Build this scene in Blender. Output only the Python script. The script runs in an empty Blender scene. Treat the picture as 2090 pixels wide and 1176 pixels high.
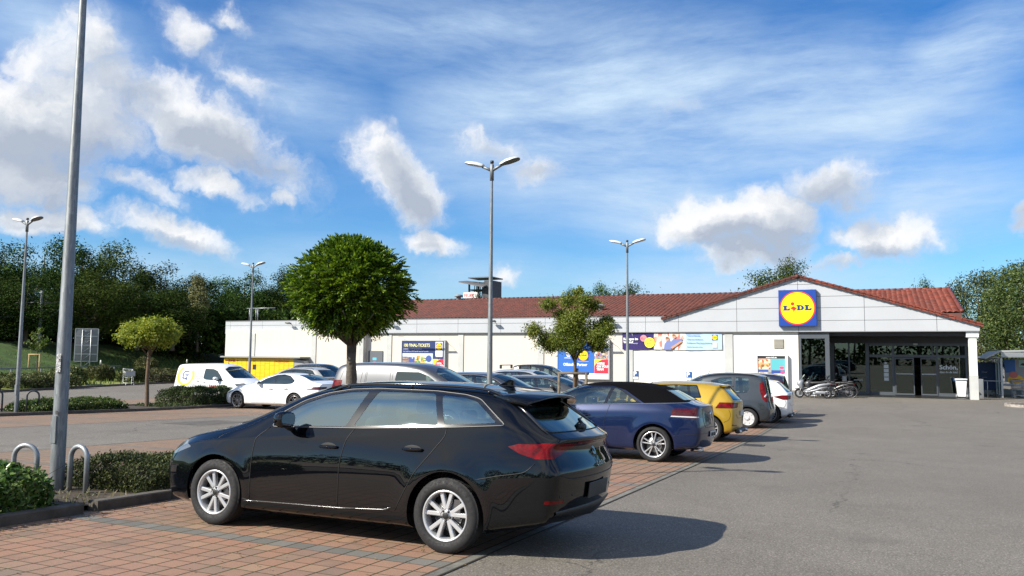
import bpy, bmesh, math, random
from mathutils import Vector, Matrix, Euler
from mathutils.bvhtree import BVHTree
PI=math.pi; R=math.radians
sc=bpy.context.scene
COL=sc.collection
SUND=Vector((.87,1.03,-1)).normalized()
# ---------------------------------------------------------------- ground height
def GZ(y):
    y=max(y,-8.0)
    a=1.5065+.03085*y; hf=2.2332; k=.06
    m=min(a,hf)
    return 2.2332-(m-k*math.log(math.exp(-(a-m)/k)+math.exp(-(hf-m)/k)))
def slope(y): return math.atan((GZ(y+.5)-GZ(y-.5)))
# ---------------------------------------------------------------- materials
MATS={}
def newmat(name):
    m=bpy.data.materials.new(name); m.use_nodes=True; m.node_tree.nodes.clear(); return m
def N(nt,t,**k):
    n=nt.nodes.new(t)
    for a,b in k.items():
        if a.startswith('i_'):
            key=a[2:]; key=int(key) if key.isdigit() else key.replace('_',' ')
            n.inputs[key].default_value=b
        else: setattr(n,a,b)
    return n
def ramp(nt,pts,fac,interp='LINEAR'):
    r=nt.nodes.new('ShaderNodeValToRGB'); r.color_ramp.interpolation=interp
    e=r.color_ramp.elements
    while len(e)<len(pts): e.new(.5)
    for el,(p,c) in zip(e,pts):
        el.position=p; el.color=(c if len(c)==4 else (*c,1)) if hasattr(c,'__len__') else (c,c,c,1)
    nt.links.new(fac,r.inputs[0]); return r.outputs[0]
def mth(nt,op,a,b=None,c=None,clamp=False):
    n=nt.nodes.new('ShaderNodeMath'); n.operation=op; n.use_clamp=clamp
    for i,v in enumerate((a,b,c)):
        if v is None: continue
        if isinstance(v,(int,float)): n.inputs[i].default_value=v
        else: nt.links.new(v,n.inputs[i])
    return n.outputs[0]
def mixc(nt,f,a,b,bt='MIX'):
    n=nt.nodes.new('ShaderNodeMix'); n.data_type='RGBA'; n.blend_type=bt
    for i,v in ((0,f),(6,a),(7,b)):
        if isinstance(v,(int,float)): n.inputs[i].default_value=v if i==0 else (v,v,v,1)
        elif isinstance(v,tuple): n.inputs[i].default_value=(*v[:3],1)
        else: nt.links.new(v,n.inputs[i])
    return n.outputs[2]
def noise(nt,vec,scale,detail=4,rough=.55,out=0,dim='3D'):
    n=nt.nodes.new('ShaderNodeTexNoise'); n.inputs['Scale'].default_value=scale; n.inputs['Detail'].default_value=detail; n.inputs['Roughness'].default_value=rough
    if vec is not None: nt.links.new(vec,n.inputs['Vector'])
    return n.outputs[out]
def M(name,col,rough=.5,metal=0,var=0,vs=3,bump=0,bs=40,coat=0,spec=.5,emit=None,es=1,dark_inside=False,dirt=0):
    if name in MATS: return MATS[name]
    m=newmat(name); nt=m.node_tree
    p=N(nt,'ShaderNodeBsdfPrincipled'); o=N(nt,'ShaderNodeOutputMaterial')
    p.inputs['Base Color'].default_value=(*col,1); p.inputs['Roughness'].default_value=rough; p.inputs['Metallic'].default_value=metal
    p.inputs['Coat Weight'].default_value=coat; p.inputs['Coat Roughness'].default_value=.02; p.inputs['Specular IOR Level'].default_value=spec
    tc=None
    if var or bump or dirt: tc=N(nt,'ShaderNodeTexCoord').outputs['Object']
    if var:
        f=noise(nt,tc,vs,6,.6)
        lo=tuple(max(0,c*(1-var)) for c in col); hi=tuple(min(1,c*(1+var)) for c in col)
        c=ramp(nt,[(.3,lo),(.7,hi)],f); nt.links.new(c,p.inputs['Base Color'])
        rr=ramp(nt,[(.3,min(1,rough*.8)),(.7,min(1,rough*1.2))],noise(nt,tc,vs*2.3,4)); nt.links.new(rr,p.inputs['Roughness'])
    if bump:
        b=N(nt,'ShaderNodeBump'); b.inputs['Strength'].default_value=bump; b.inputs['Distance'].default_value=.01
        nt.links.new(noise(nt,tc,bs,3),b.inputs['Height']); nt.links.new(b.outputs[0],p.inputs['Normal'])
    if emit: p.inputs['Emission Color'].default_value=(*emit,1); p.inputs['Emission Strength'].default_value=es
    sh=p.outputs[0]
    if dark_inside:
        d=N(nt,'ShaderNodeBsdfDiffuse'); d.inputs[0].default_value=(.02,.02,.022,1)
        g=N(nt,'ShaderNodeNewGeometry'); mx=N(nt,'ShaderNodeMixShader')
        nt.links.new(g.outputs['Backfacing'],mx.inputs[0]); nt.links.new(sh,mx.inputs[1]); nt.links.new(d.outputs[0],mx.inputs[2]); sh=mx.outputs[0]
    nt.links.new(sh,o.inputs[0]); MATS[name]=m; return m
def glassmat(name,tint=(.55,.62,.6),refl=.12,rough=.01):
    if name in MATS: return MATS[name]
    m=newmat(name); nt=m.node_tree
    t=N(nt,'ShaderNodeBsdfTransparent'); t.inputs[0].default_value=(*tint,1)
    g=N(nt,'ShaderNodeBsdfGlossy'); g.inputs['Roughness'].default_value=rough; g.inputs[0].default_value=(.86,1,.93,1)
    fr=N(nt,'ShaderNodeFresnel'); fr.inputs[0].default_value=1.5
    f=mth(nt,'ADD',mth(nt,'MULTIPLY',fr.outputs[0],1.3),refl,clamp=True)
    mx=N(nt,'ShaderNodeMixShader'); nt.links.new(f,mx.inputs[0]); nt.links.new(t.outputs[0],mx.inputs[1]); nt.links.new(g.outputs[0],mx.inputs[2])
    o=N(nt,'ShaderNodeOutputMaterial'); nt.links.new(mx.outputs[0],o.inputs[0]); MATS[name]=m; return m
def leafmat(name,cols,trans=.35,rough=.5):
    if name in MATS: return MATS[name]
    m=newmat(name); nt=m.node_tree
    g=N(nt,'ShaderNodeNewGeometry'); oi=N(nt,'ShaderNodeObjectInfo')
    tc=N(nt,'ShaderNodeTexCoord').outputs['Object']
    f=mth(nt,'ADD',mth(nt,'MULTIPLY',g.outputs['Random Per Island'],.55),mth(nt,'MULTIPLY',noise(nt,tc,1.1,3),.6))
    n=len(cols); c=ramp(nt,[(.2+.65*i/(n-1),cols[i]) for i in range(n)],f)
    hs=N(nt,'ShaderNodeHueSaturation'); nt.links.new(c,hs.inputs['Color'])
    nt.links.new(mth(nt,'ADD',mth(nt,'MULTIPLY',oi.outputs['Random'],.04),.48),hs.inputs['Hue'])
    nt.links.new(mth(nt,'ADD',mth(nt,'MULTIPLY',oi.outputs['Random'],.5),.75),hs.inputs['Value'])
    c=hs.outputs[0]
    p=N(nt,'ShaderNodeBsdfPrincipled'); p.inputs['Roughness'].default_value=rough; p.inputs['Specular IOR Level'].default_value=.35 if rough<.8 else .12; nt.links.new(c,p.inputs['Base Color'])
    t=N(nt,'ShaderNodeBsdfTranslucent'); nt.links.new(mixc(nt,.5,c,(.35,.6,.04),'MULTIPLY') if False else c,t.inputs[0])
    mx=N(nt,'ShaderNodeMixShader'); mx.inputs[0].default_value=trans
    nt.links.new(p.outputs[0],mx.inputs[1]); nt.links.new(t.outputs[0],mx.inputs[2])
    o=N(nt,'ShaderNodeOutputMaterial'); nt.links.new(mx.outputs[0],o.inputs[0]); MATS[name]=m; return m
# ---------------------------------------------------------------- objects
def tag(o,label=None,cat=None,group=None,kind=None):
    for k,v in (('label',label),('category',cat),('group',group),('kind',kind)):
        if v: o[k]=v
    return o
def empty(name,loc=(0,0,0),rz=0,label=None,cat=None,group=None,parent=None,rot=None):
    o=bpy.data.objects.new(name,None); COL.objects.link(o); o.location=loc; o.rotation_euler=rot if rot else (0,0,rz); o.empty_display_size=.1
    if parent: o.parent=parent
    return tag(o,label,cat,group)
def kids(o): return [c for c in COL.objects if c.parent==o]
def copy_tree(o,parent=None):
    c=o.copy(); COL.objects.link(c); c.parent=parent
    for ch in kids(o): copy_tree(ch,c)
    return c
class B:
    def __init__(s): s.v=[];s.f=[];s.mi=[];s.m=0;s.sm=[]; s.smooth=False
    def add(s,vs,fs,smooth=None):
        n=len(s.v); s.v+= [tuple(v) for v in vs]; s.f+=[tuple(i+n for i in f) for f in fs]; s.mi+=[s.m]*len(fs); s.sm+=[s.smooth if smooth is None else smooth]*len(fs); return s
    def box(s,a,b,M_=None):
        (x0,y0,z0),(x1,y1,z1)=a,b
        vs=[(x0,y0,z0),(x1,y0,z0),(x1,y1,z0),(x0,y1,z0),(x0,y0,z1),(x1,y0,z1),(x1,y1,z1),(x0,y1,z1)]
        if M_: vs=[M_@Vector(v) for v in vs]
        return s.add(vs,[(0,3,2,1),(4,5,6,7),(0,1,5,4),(1,2,6,5),(2,3,7,6),(3,0,4,7)],False)
    def cbox(s,c,d,M_=None): return s.box([c[i]-d[i]/2 for i in range(3)],[c[i]+d[i]/2 for i in range(3)],M_)
    def bbox(s,c,d,r=.01,M_=None,n=3):
        # rounded box: rounded rectangle profile in XY, chamfered top and bottom
        ring=[]; hx,hy,hz=[q/2 for q in d]; r=min(r,hx*.99,hy*.99,hz*.99)
        for (sx,sy,a0) in ((1,1,0),(-1,1,PI/2),(-1,-1,PI),(1,-1,1.5*PI)):
            for i in range(n+1):
                a=a0+PI/2*i/n; ring.append((sx*(hx-r),sy*(hy-r),math.cos(a),math.sin(a)))
        lv=[]
        for k in range(n+1): a=-PI/2+PI/2*k/n; lv.append((math.cos(a),-hz+r+r*math.sin(a)))
        for k in range(n+1): a=PI/2*k/n; lv.append((math.cos(a),hz-r+r*math.sin(a)))
        vs=[];m=len(ring)
        for (q,z) in lv:
            for (cx_,cy_,ux,uy) in ring: vs.append((c[0]+cx_+ux*r*q,c[1]+cy_+uy*r*q,c[2]+z))
        fs=[]
        for k in range(len(lv)-1):
            for i in range(m): j=(i+1)%m; fs.append((k*m+i,k*m+j,(k+1)*m+j,(k+1)*m+i))
        fs.append(tuple(range(m-1,-1,-1))); fs.append(tuple((len(lv)-1)*m+i for i in range(m)))
        if M_: vs=[M_@Vector(v) for v in vs]
        return s.add(vs,fs,True)
    def tube(s,pts,r,n=8,closed=False,cap=True,smooth=True,flat=None):
        P=[Vector(p) for p in pts]; m=len(P)
        rr=r if hasattr(r,'__len__') else [r]*m
        vs=[];prev=None
        for i,p in enumerate(P):
            a=P[(i-1)%m] if (closed or i>0) else p; b=P[(i+1)%m] if (closed or i<m-1) else p
            t=(b-a); t=t.normalized() if t.length>1e-9 else Vector((0,0,1))
            if prev is None: u=t.orthogonal().normalized()
            else:
                u=prev-t*prev.dot(t); u=u.normalized() if u.length>1e-6 else t.orthogonal().normalized()
            prev=u; w=t.cross(u)
            for k in range(n):
                q=2*PI*k/n; vs.append(p+(u*math.cos(q)+w*math.sin(q))*rr[i])
        fs=[]
        for i in range(m if closed else m-1):
            j=(i+1)%m
            for k in range(n): l=(k+1)%n; fs.append((i*n+k,i*n+l,j*n+l,j*n+k))
        if cap and not closed: fs.append(tuple(range(n-1,-1,-1))); fs.append(tuple((m-1)*n+k for k in range(n)))
        return s.add(vs,fs,smooth)
    def lathe(s,prof,n=32,M_=None,axis='y',smooth=True,closed=False):
        # prof: (r, t) along axis
        vs=[]
        for (r,t) in prof:
            for k in range(n):
                a=2*PI*k/n
                v=(r*math.cos(a),t,r*math.sin(a)) if axis=='y' else (r*math.cos(a),r*math.sin(a),t)
                vs.append(v)
        fs=[];m=len(prof)
        for i in range(m if closed else m-1):
            j=(i+1)%m
            for k in range(n):
                l=(k+1)%n
                f=(i*n+k,i*n+l,j*n+l,j*n+k)
                fs.append(f if axis=='z' else f[::-1])
        if M_: vs=[M_@Vector(v) for v in vs]
        return s.add(vs,fs,smooth)
    def prism(s,poly,t0,t1,M_=None,smooth=False,bev=0):
        # poly in (x,z), extruded along y from t0 (front, -y) to t1
        n=len(poly); 
        if bev:
            cx_=sum(p[0] for p in poly)/n; cz=sum(p[1] for p in poly)/n
            ins=[]
            for i in range(n):
                a=Vector(poly[i-1]);b=Vector(poly[i]);c=Vector(poly[(i+1)%n])
                d1=(b-a).normalized(); d2=(c-b).normalized()
                nn=Vector((-(d1.y+d2.y),(d1.x+d2.x)));  nn=nn.normalized() if nn.length>1e-6 else Vector((-d1.y,d1.x))
                co=max(.4,nn.dot(Vector((-d1.y,d1.x))))
                ins.append(b+nn*bev/co)
            ar=sum(poly[i-1][0]*poly[i][1]-poly[i][0]*poly[i-1][1] for i in range(n))
            if ar<0:
                ins=[Vector(poly[i])*2-ins[i] for i in range(n)]
            vs=[(p[0],t0,p[1]) for p in ins]+[(p[0],t0+bev*(1 if t1>t0 else -1),p[1]) for p in poly]+[(p[0],t1,p[1]) for p in poly]
            L=3
        else:
            vs=[(p[0],t0,p[1]) for p in poly]+[(p[0],t1,p[1]) for p in poly]; L=2
        fs=[tuple(range(n)),tuple((L-1)*n+n-1-i for i in range(n))]
        for k in range(L-1):
            for i in range(n): j=(i+1)%n; fs.append((k*n+j,k*n+i,(k+1)*n+i,(k+1)*n+j))
        if M_: vs=[M_@Vector(v) for v in vs]
        return s.add(vs,fs,smooth)
    def build(s,name,mats,parent=None,label=None,cat=None,group=None,kind=None,loc=None,rot=None,fixn=False):
        me=bpy.data.meshes.new(name); me.from_pydata(s.v,[],s.f)
        if not isinstance(mats,(list,tuple)): mats=[mats]
        for m in mats: me.materials.append(m)
        if len(mats)>1: me.polygons.foreach_set('material_index',s.mi)
        me.polygons.foreach_set('use_smooth',s.sm)
        if fixn:
            bm=bmesh.new(); bm.from_mesh(me); bmesh.ops.recalc_face_normals(bm,faces=bm.faces); bm.to_mesh(me); bm.free()
        me.update()
        o=bpy.data.objects.new(name,me); COL.objects.link(o)
        if parent: o.parent=parent
        if loc: o.location=loc
        if rot: o.rotation_euler=rot
        return tag(o,label,cat,group,kind)
def text(body,size,mat,parent=None,loc=(0,0,0),rot=(PI/2,0,0),name='lettering',ext=.002,bold=0,align='LEFT',shear=0,sx=1,mtx=None):
    cu=bpy.data.curves.new('t','FONT'); cu.body=body; cu.size=size; cu.extrude=ext; cu.offset=bold; cu.align_x=align; cu.shear=shear; cu.resolution_u=3
    t=bpy.data.objects.new('t',cu); COL.objects.link(t)
    dg=bpy.context.evaluated_depsgraph_get(); me=bpy.data.meshes.new_from_object(t.evaluated_get(dg)); bpy.data.objects.remove(t)
    me.transform(Matrix.Diagonal((sx,1,1,1))); me.materials.clear(); me.materials.append(mat)
    o=bpy.data.objects.new(name,me); COL.objects.link(o); o.parent=parent
    if mtx is not None: o.matrix_local=mtx
    else: o.location=loc; o.rotation_euler=rot
    return o
def lerp(a,b,t): return a+(b-a)*t
def I(tab,x):
    if not hasattr(tab,'__len__'): return tab
    if x<=tab[0][0]: return tab[0][1]
    for (a,b),(c,d) in zip(tab,tab[1:]):
        if x<=c: return b+(d-b)*(x-a)/(c-a)
    return tab[-1][1]
# ================================================================ camera, light, sky
CAMZ=2.2332
def setup():
    cam=bpy.data.cameras.new('camera'); co=bpy.data.objects.new('camera',cam); COL.objects.link(co); sc.camera=co
    pitch,roll,yaw=.08292237,.00905778,.4258631
    fw=Vector((-math.sin(yaw)*math.cos(pitch),math.cos(yaw)*math.cos(pitch),math.sin(pitch)))
    rt=Vector((math.cos(yaw),math.sin(yaw),0)); up=rt.cross(fw)
    r2=rt*math.cos(roll)+up*math.sin(roll); u2=-rt*math.sin(roll)+up*math.cos(roll)
    m=Matrix((r2,u2,-fw)).transposed().to_4x4(); m.translation=(0,0,CAMZ); co.matrix_world=m
    cam.sensor_width=36; cam.lens=36*1645.36/2090; cam.clip_start=.05; cam.clip_end=5000
    sun=bpy.data.lights.new('sun','SUN'); sun.energy=5.0; sun.angle=R(.53); sun.color=(1,.94,.83)
    so=bpy.data.objects.new('sun',sun); COL.objects.link(so); so.rotation_euler=SUND.to_track_quat('-Z','Y').to_euler(); so.location=(-20,-20,30)
    w=bpy.data.worlds.new('World'); sc.world=w; w.use_nodes=True; nt=w.node_tree; nt.nodes.clear()
    sky=N(nt,'ShaderNodeTexSky'); sky.sky_type='NISHITA'; sky.sun_disc=False
    sky.sun_elevation=math.asin(-SUND.z); sky.sun_rotation=math.atan2(-SUND.x,-SUND.y); sky.altitude=100; sky.air_density=1.0; sky.dust_density=.6; sky.ozone_density=2.5
    tc=N(nt,'ShaderNodeTexCoord').outputs['Generated']
    def vm(op,a,b=None,s=None):
        n=nt.nodes.new('ShaderNodeVectorMath'); n.operation=op
        for i,v in ((0,a),(1,b)):
            if v is None: continue
            if isinstance(v,tuple): n.inputs[i].default_value=v
            else: nt.links.new(v,n.inputs[i])
        if s is not None: n.inputs['Scale'].default_value=s
        return n.outputs[0]
    w1=vm('SUBTRACT',noise(nt,tc,7,5,.6,1),(.5,.5,.5)); d=vm('ADD',tc,vm('SCALE',w1,None,.10)); w3=vm('SUBTRACT',noise(nt,tc,22,6,.65,1),(.5,.5,.5)); d=vm('ADD',d,vm('SCALE',w3,None,.035))
    w2=vm('SUBTRACT',noise(nt,tc,2.2,3,.5,1),(.5,.5,.5)); d=vm('ADD',d,vm('SCALE',w2,None,.07))
    def blob(az,el,a,b,tilt,src=None):
        az,el,t=R(az),R(el),R(tilt)
        c=Vector((math.sin(az)*math.cos(el),math.cos(az)*math.cos(el),math.sin(el)))
        rt=Vector((math.cos(az),-math.sin(az),0)); up=rt.cross(c)
        u=rt*math.cos(t)-up*math.sin(t); v=rt*math.sin(t)+up*math.cos(t)
        mp=N(nt,'ShaderNodeMapping'); mp.vector_type='TEXTURE'
        mp.inputs['Location'].default_value=c; mp.inputs['Rotation'].default_value=Matrix((u,v,u.cross(v))).transposed().to_euler()
        mp.inputs['Scale'].default_value=(R(a),R(b),.6)
        nt.links.new(src or d,mp.inputs[0])
        g=N(nt,'ShaderNodeTexGradient'); g.gradient_type='SPHERICAL'; nt.links.new(mp.outputs[0],g.inputs[0]); return g.outputs[1]
    def group(L,src=None):
        o=None
        for (az,el,a,b,t,amp) in L:
            g=blob(az,el,a,b,t,src)
            if amp!=1: g=mth(nt,'MULTIPLY',g,amp)
            o=g if o is None else mth(nt,'MAXIMUM',o,g)
        return o
    bright=group(CLOUDS); shade=group(SHADES)
    fbm=noise(nt,d,9,9,.62); fine=noise(nt,d,26,6,.6)
    # scattered generic clouds for the rest of the dome (behind the viewer)
    rest=noise(nt,tc,2.6,7,.55)
    dp=N(nt,'ShaderNodeVectorMath'); dp.operation='DOT_PRODUCT'; nt.links.new(tc,dp.inputs[0]); dp.inputs[1].default_value=(-math.sin(.42),math.cos(.42),.1)
    back=ramp(nt,[(.0,1),(.55,0)],dp.outputs['Value'])
    restm=mth(nt,'MULTIPLY',ramp(nt,[(.42,0),(.62,.95)],rest),back)
    dens=mth(nt,'ADD',mth(nt,'MULTIPLY',bright,1.2),mth(nt,'MULTIPLY',mth(nt,'SUBTRACT',fbm,.5),2.3))
    mask=ramp(nt,[(-.0,0),(.2,.18),(.42,.62),(.66,.92),(.9,1)],dens)
    gate=ramp(nt,[(.0,0),(.3,1)],bright); mask=mth(nt,'MULTIPLY',mask,gate)
    # cirrus veil, streaks
    mp=N(nt,'ShaderNodeMapping'); mp.inputs['Rotation'].default_value=(0,0,R(25)); mp.inputs['Scale'].default_value=(1.2,1.2,5.5); dv=vm('ADD',tc,vm('SCALE',w2,None,.09)); nt.links.new(dv,mp.inputs[0])
    ci=noise(nt,mp.outputs[0],2.6,9,.66); ci2=noise(nt,d,1.7,3,.5)
    veilm=group(VEIL,tc)
    veil=mth(nt,'MULTIPLY',ramp(nt,[(.36,0),(.66,1)],ci),ramp(nt,[(.3,.35),(.6,1)],ci2))
    vs_=ramp(nt,[(0,0),(.55,1)],veilm); veil=mth(nt,'MULTIPLY',veil,mth(nt,'ADD',mth(nt,'MULTIPLY',vs_,.66),.17)); veil=mth(nt,'ADD',veil,mth(nt,'MULTIPLY',vs_,mth(nt,'MULTIPLY',ramp(nt,[(.25,.1),(.6,1)],ci2),.38)),clamp=True)
    d2=vm('ADD',d,(-.020,-.010,.030)); up_=group(CLOUDS,d2); fb2=noise(nt,d2,9,9,.62)
    du=mth(nt,'ADD',mth(nt,'MULTIPLY',up_,1.3),mth(nt,'MULTIPLY',mth(nt,'SUBTRACT',fb2,.5),2.3))
    sh=mth(nt,'ADD',mth(nt,'ADD',mth(nt,'MULTIPLY',shade,.55),mth(nt,'MULTIPLY',du,.75)),mth(nt,'ADD',mth(nt,'MULTIPLY',mth(nt,'SUBTRACT',fine,.5),.7),mth(nt,'MULTIPLY',mth(nt,'SUBTRACT',noise(nt,d,5,4,.5),.5),.8)))
    shm=ramp(nt,[(.12,.0),(1,1)],sh)
    cc=mixc(nt,ramp(nt,[(.0,0),(.45,1)],shm),(8.0,8.05,8.15),(5.5,5.9,6.5)); cc=mixc(nt,ramp(nt,[(.4,0),(1,1)],shm),cc,(3.7,4.2,5.1))
    cc=mixc(nt,ramp(nt,[(.15,1),(.5,0)],dens),cc,(5.2,6.0,7.3))
    hs=N(nt,'ShaderNodeHueSaturation'); hs.inputs['Saturation'].default_value=1.28; hs.inputs['Value'].default_value=SKYV; nt.links.new(sky.outputs[0],hs.inputs['Color'])
    base=mixc(nt,1,hs.outputs[0],(.70,1.0,1.26),'MULTIPLY')
    c1=mixc(nt,veil,base,(4.9,6.3,7.9)); c2=mixc(nt,restm,c1,(7.2,7.5,7.9)); c3=mixc(nt,mask,c2,cc)
    bg=N(nt,'ShaderNodeBackground'); bg.inputs[1].default_value=.077; nt.links.new(c3,bg.inputs[0])
    o=N(nt,'ShaderNodeOutputWorld'); nt.links.new(bg.outputs[0],o.inputs[0])
    try: w.cycles.sampling_method='MANUAL'; w.cycles.sample_map_resolution=512
    except Exception: pass
    sc.view_settings.view_transform='Standard'; sc.view_settings.look='None'; sc.view_settings.exposure=.70; sc.view_settings.gamma=1
    sc.cycles.max_bounces=8; sc.cycles.transparent_max_bounces=16; sc.cycles.glossy_bounces=4; sc.cycles.diffuse_bounces=3
    sc.cycles.use_denoising=True; sc.cycles.caustics_reflective=False; sc.cycles.caustics_refractive=False; sc.cycles.sample_clamp_indirect=6
SKYV=1.0
CLOUDS=[(-45.3, 13.9, 10.8, 3.5, 22, 1), (-54.3, 13.4, 8.1, 5.0, 12, 1), (-56.0, 10.3, 6.9, 2.6, 5, 1), (-50.4, 10.2, 5.3, 1.7, 15, 0.8), (-32.5, 11.9, 5.7, 3.2, 33, 1), (-44.9, 10.3, 4.4, 1.3, 12, 0.9), (-48.1, 7.3, 5.4, 1.6, 14, 1), (-54.3, 7.4, 6.4, 1.6, 6, 1), (-30.0, 7.8, 2.9, 1.4, 8, 0.9), (-40.7, 9.9, 1.7, 0.8, 0, 0.6), (-25.6, 14.8, 3.8, 1.8, 15, 0.6), (-10.8, 9.2, 6.0, 2.4, 6, 1), (-6.9, 8.8, 3.4, 2.8, 15, 1), (-7.9, 6.9, 4.8, 1.4, 0, 0.8), (0.1, 7.2, 4.5, 1.9, 0, 0.95), (-2.8, 10.8, 3.9, 2.4, 5, 0.75), (-2.9, 5.8, 2.9, 0.7, 0, 0.7), (-25.1, 5.4, 2.1, 1.2, 0, 0.75), (-47.4, 20.1, 2.5, 2.3, 30, 0.55), (-44.5, 21.2, 2.1, 1.0, 10, 0.5), (-53.8, 18.8, 3.0, 2.9, 30, 0.6), (-43.2, 17.3, 4.7, 2.3, 35, 0.5), (-12.8, 16.1, 3.0, 1.0, -5, 0.45), (8.0, 7.8, 2.0, 0.8, 0, 0.6), (-22.2, 12.8, 2.4, 1.7, 20, 0.5), (-56.1, 17.2, 2.9, 4.6, 30, 0.6)]
SHADES=[(-43.7, 13.1, 7.2, 1.5, 20, 1), (-54.7, 11.6, 6.0, 1.6, 8, 0.9), (-41.1, 12.1, 4.6, 1.3, 20, 0.8), (-32.0, 11.1, 3.1, 1.5, 35, 0.85), (-51.9, 9.9, 4.9, 0.8, 5, 0.7), (-47.8, 6.6, 3.5, 0.5, 10, 0.6), (-54.5, 7.1, 4.5, 0.4, 5, 0.5), (-25.4, 14.5, 3.3, 1.4, 15, 0.9), (-8.8, 7.7, 5.0, 1.0, 3, 1), (0.1, 6.2, 3.5, 0.7, 0, 0.9), (-2.8, 10.5, 3.9, 2.1, 5, 1.3), (-10.5, 8.4, 3.7, 0.7, 5, 0.6), (-29.8, 7.3, 2.1, 0.5, 8, 0.6), (-50.2, 16.1, 2.2, 1.1, 10, 0.8), (-12.8, 16.1, 3.0, 0.8, -5, 1), (-22.0, 12.7, 2.1, 1.4, 20, 1), (8.0, 7.8, 1.8, 0.7, 0, 1), (-24.9, 5.0, 1.4, 0.5, 0, 0.5), (-2.9, 5.5, 2.3, 0.5, 0, 0.8)]
VEIL=[(-17.3, 16.0, 17.6, 8.8, 0, 1), (-3.9, 15.5, 13.5, 7.1, 5, 0.9), (-13.8, 10.5, 11.2, 4.1, 5, 0.8), (-29.8, 22.4, 16.5, 3.6, -5, 0.5), (5.0, 18.4, 7.7, 3.3, -15, 0.8), (3.3, 10.2, 8.0, 3.7, 0, 0.7), (-32.9, 5.6, 17.2, 3.1, 0, 0.75), (-10.5, 5.3, 16.9, 2.4, 0, 0.8), (-48.9, 5.0, 11.1, 1.9, 0, 0.6), (-55.1, 19.4, 7.6, 3.5, 10, 0.5), (-40.0, 17.9, 8.5, 3.9, 20, 0.45)]
# ================================================================ ground and setting
def yl(a,b):
    L=[a]; y=a
    while y<b-1e-6:
        st=.5 if -9<y<26 else (5 if y<120 else 60)
        g=math.floor(y/st+1e-6)*st+st; y=min(b,g); L.append(y)
    return L
def sheet(name,x0,x1,y0,y1,dz,mat,kind='structure',**k):
    b=B(); L=yl(y0,y1); vs=[];fs=[]
    for y in L: vs+=[(x0,y,GZ(y)+dz),(x1,y,GZ(y)+dz)]
    for i in range(len(L)-1): fs.append((2*i,2*i+1,2*i+3,2*i+2))
    b.smooth=True; b.add(vs,fs); return b.build(name,mat,kind=kind,**k)
def asphalt():
    m=newmat('asphalt'); nt=m.node_tree; tc=N(nt,'ShaderNodeTexCoord').outputs['Object']
    big=noise(nt,tc,.16,5,.6); mid=noise(nt,tc,1.3,5,.6); fin=noise(nt,tc,58,5,.85)
    v=N(nt,'ShaderNodeTexVoronoi'); v.inputs['Scale'].default_value=80; nt.links.new(tc,v.inputs['Vector'])
    c=ramp(nt,[(.32,(.128,.114,.096)),(.66,(.186,.169,.144))],big)
    c=mixc(nt,.45,c,ramp(nt,[(.3,(.142,.126,.104)),(.7,(.193,.173,.145))],mid))
    sp=ramp(nt,[(.28,.2),(.44,.68),(.56,1.12),(.68,2.7)],fin)
    c=mixc(nt,1,c,sp,'MULTIPLY')
    c=mixc(nt,.55,c,mixc(nt,1,c,ramp(nt,[(0,.55),(1,1.55)],v.outputs['Color']),'MULTIPLY'))
    # worn wheel lanes along the aisle and hairline cracks
    wv=N(nt,'ShaderNodeTexVoronoi'); wv.feature='DISTANCE_TO_EDGE'; wv.inputs['Scale'].default_value=.16
    dv=N(nt,'ShaderNodeVectorMath'); dv.operation='ADD'; nt.links.new(tc,dv.inputs[0])
    s_=N(nt,'ShaderNodeVectorMath'); s_.operation='SCALE'; s_.inputs['Scale'].default_value=1.6; nt.links.new(noise(nt,tc,.9,6,.6,1),s_.inputs[0]); nt.links.new(s_.outputs[0],dv.inputs[1]); nt.links.new(dv.outputs[0],wv.inputs['Vector'])
    ck=ramp(nt,[(0,1),(.0035,.0)],wv.outputs['Distance']); ck=mth(nt,'MULTIPLY',ck,ramp(nt,[(.44,0),(.52,.85)],noise(nt,tc,.22,2,.5)))
    c=mixc(nt,ck,c,(.04,.037,.032))
    st=ramp(nt,[(.60,0),(.70,.45)],noise(nt,tc,.55,7,.62)); c=mixc(nt,st,c,(.10,.092,.08)); oil=ramp(nt,[(.70,0),(.76,.6)],noise(nt,tc,.8,4,.5)); c=mixc(nt,oil,c,(.05,.046,.042))
    p=N(nt,'ShaderNodeBsdfPrincipled'); nt.links.new(c,p.inputs['Base Color']); p.inputs['Roughness'].default_value=.82; p.inputs['Specular IOR Level'].default_value=.35
    b=N(nt,'ShaderNodeBump'); b.inputs['Strength'].default_value=.55; b.inputs['Distance'].default_value=.006; nt.links.new(fin,b.inputs['Height']); nt.links.new(b.outputs[0],p.inputs['Normal'])
    o=N(nt,'ShaderNodeOutputMaterial'); nt.links.new(p.outputs[0],o.inputs[0]); return m
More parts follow.
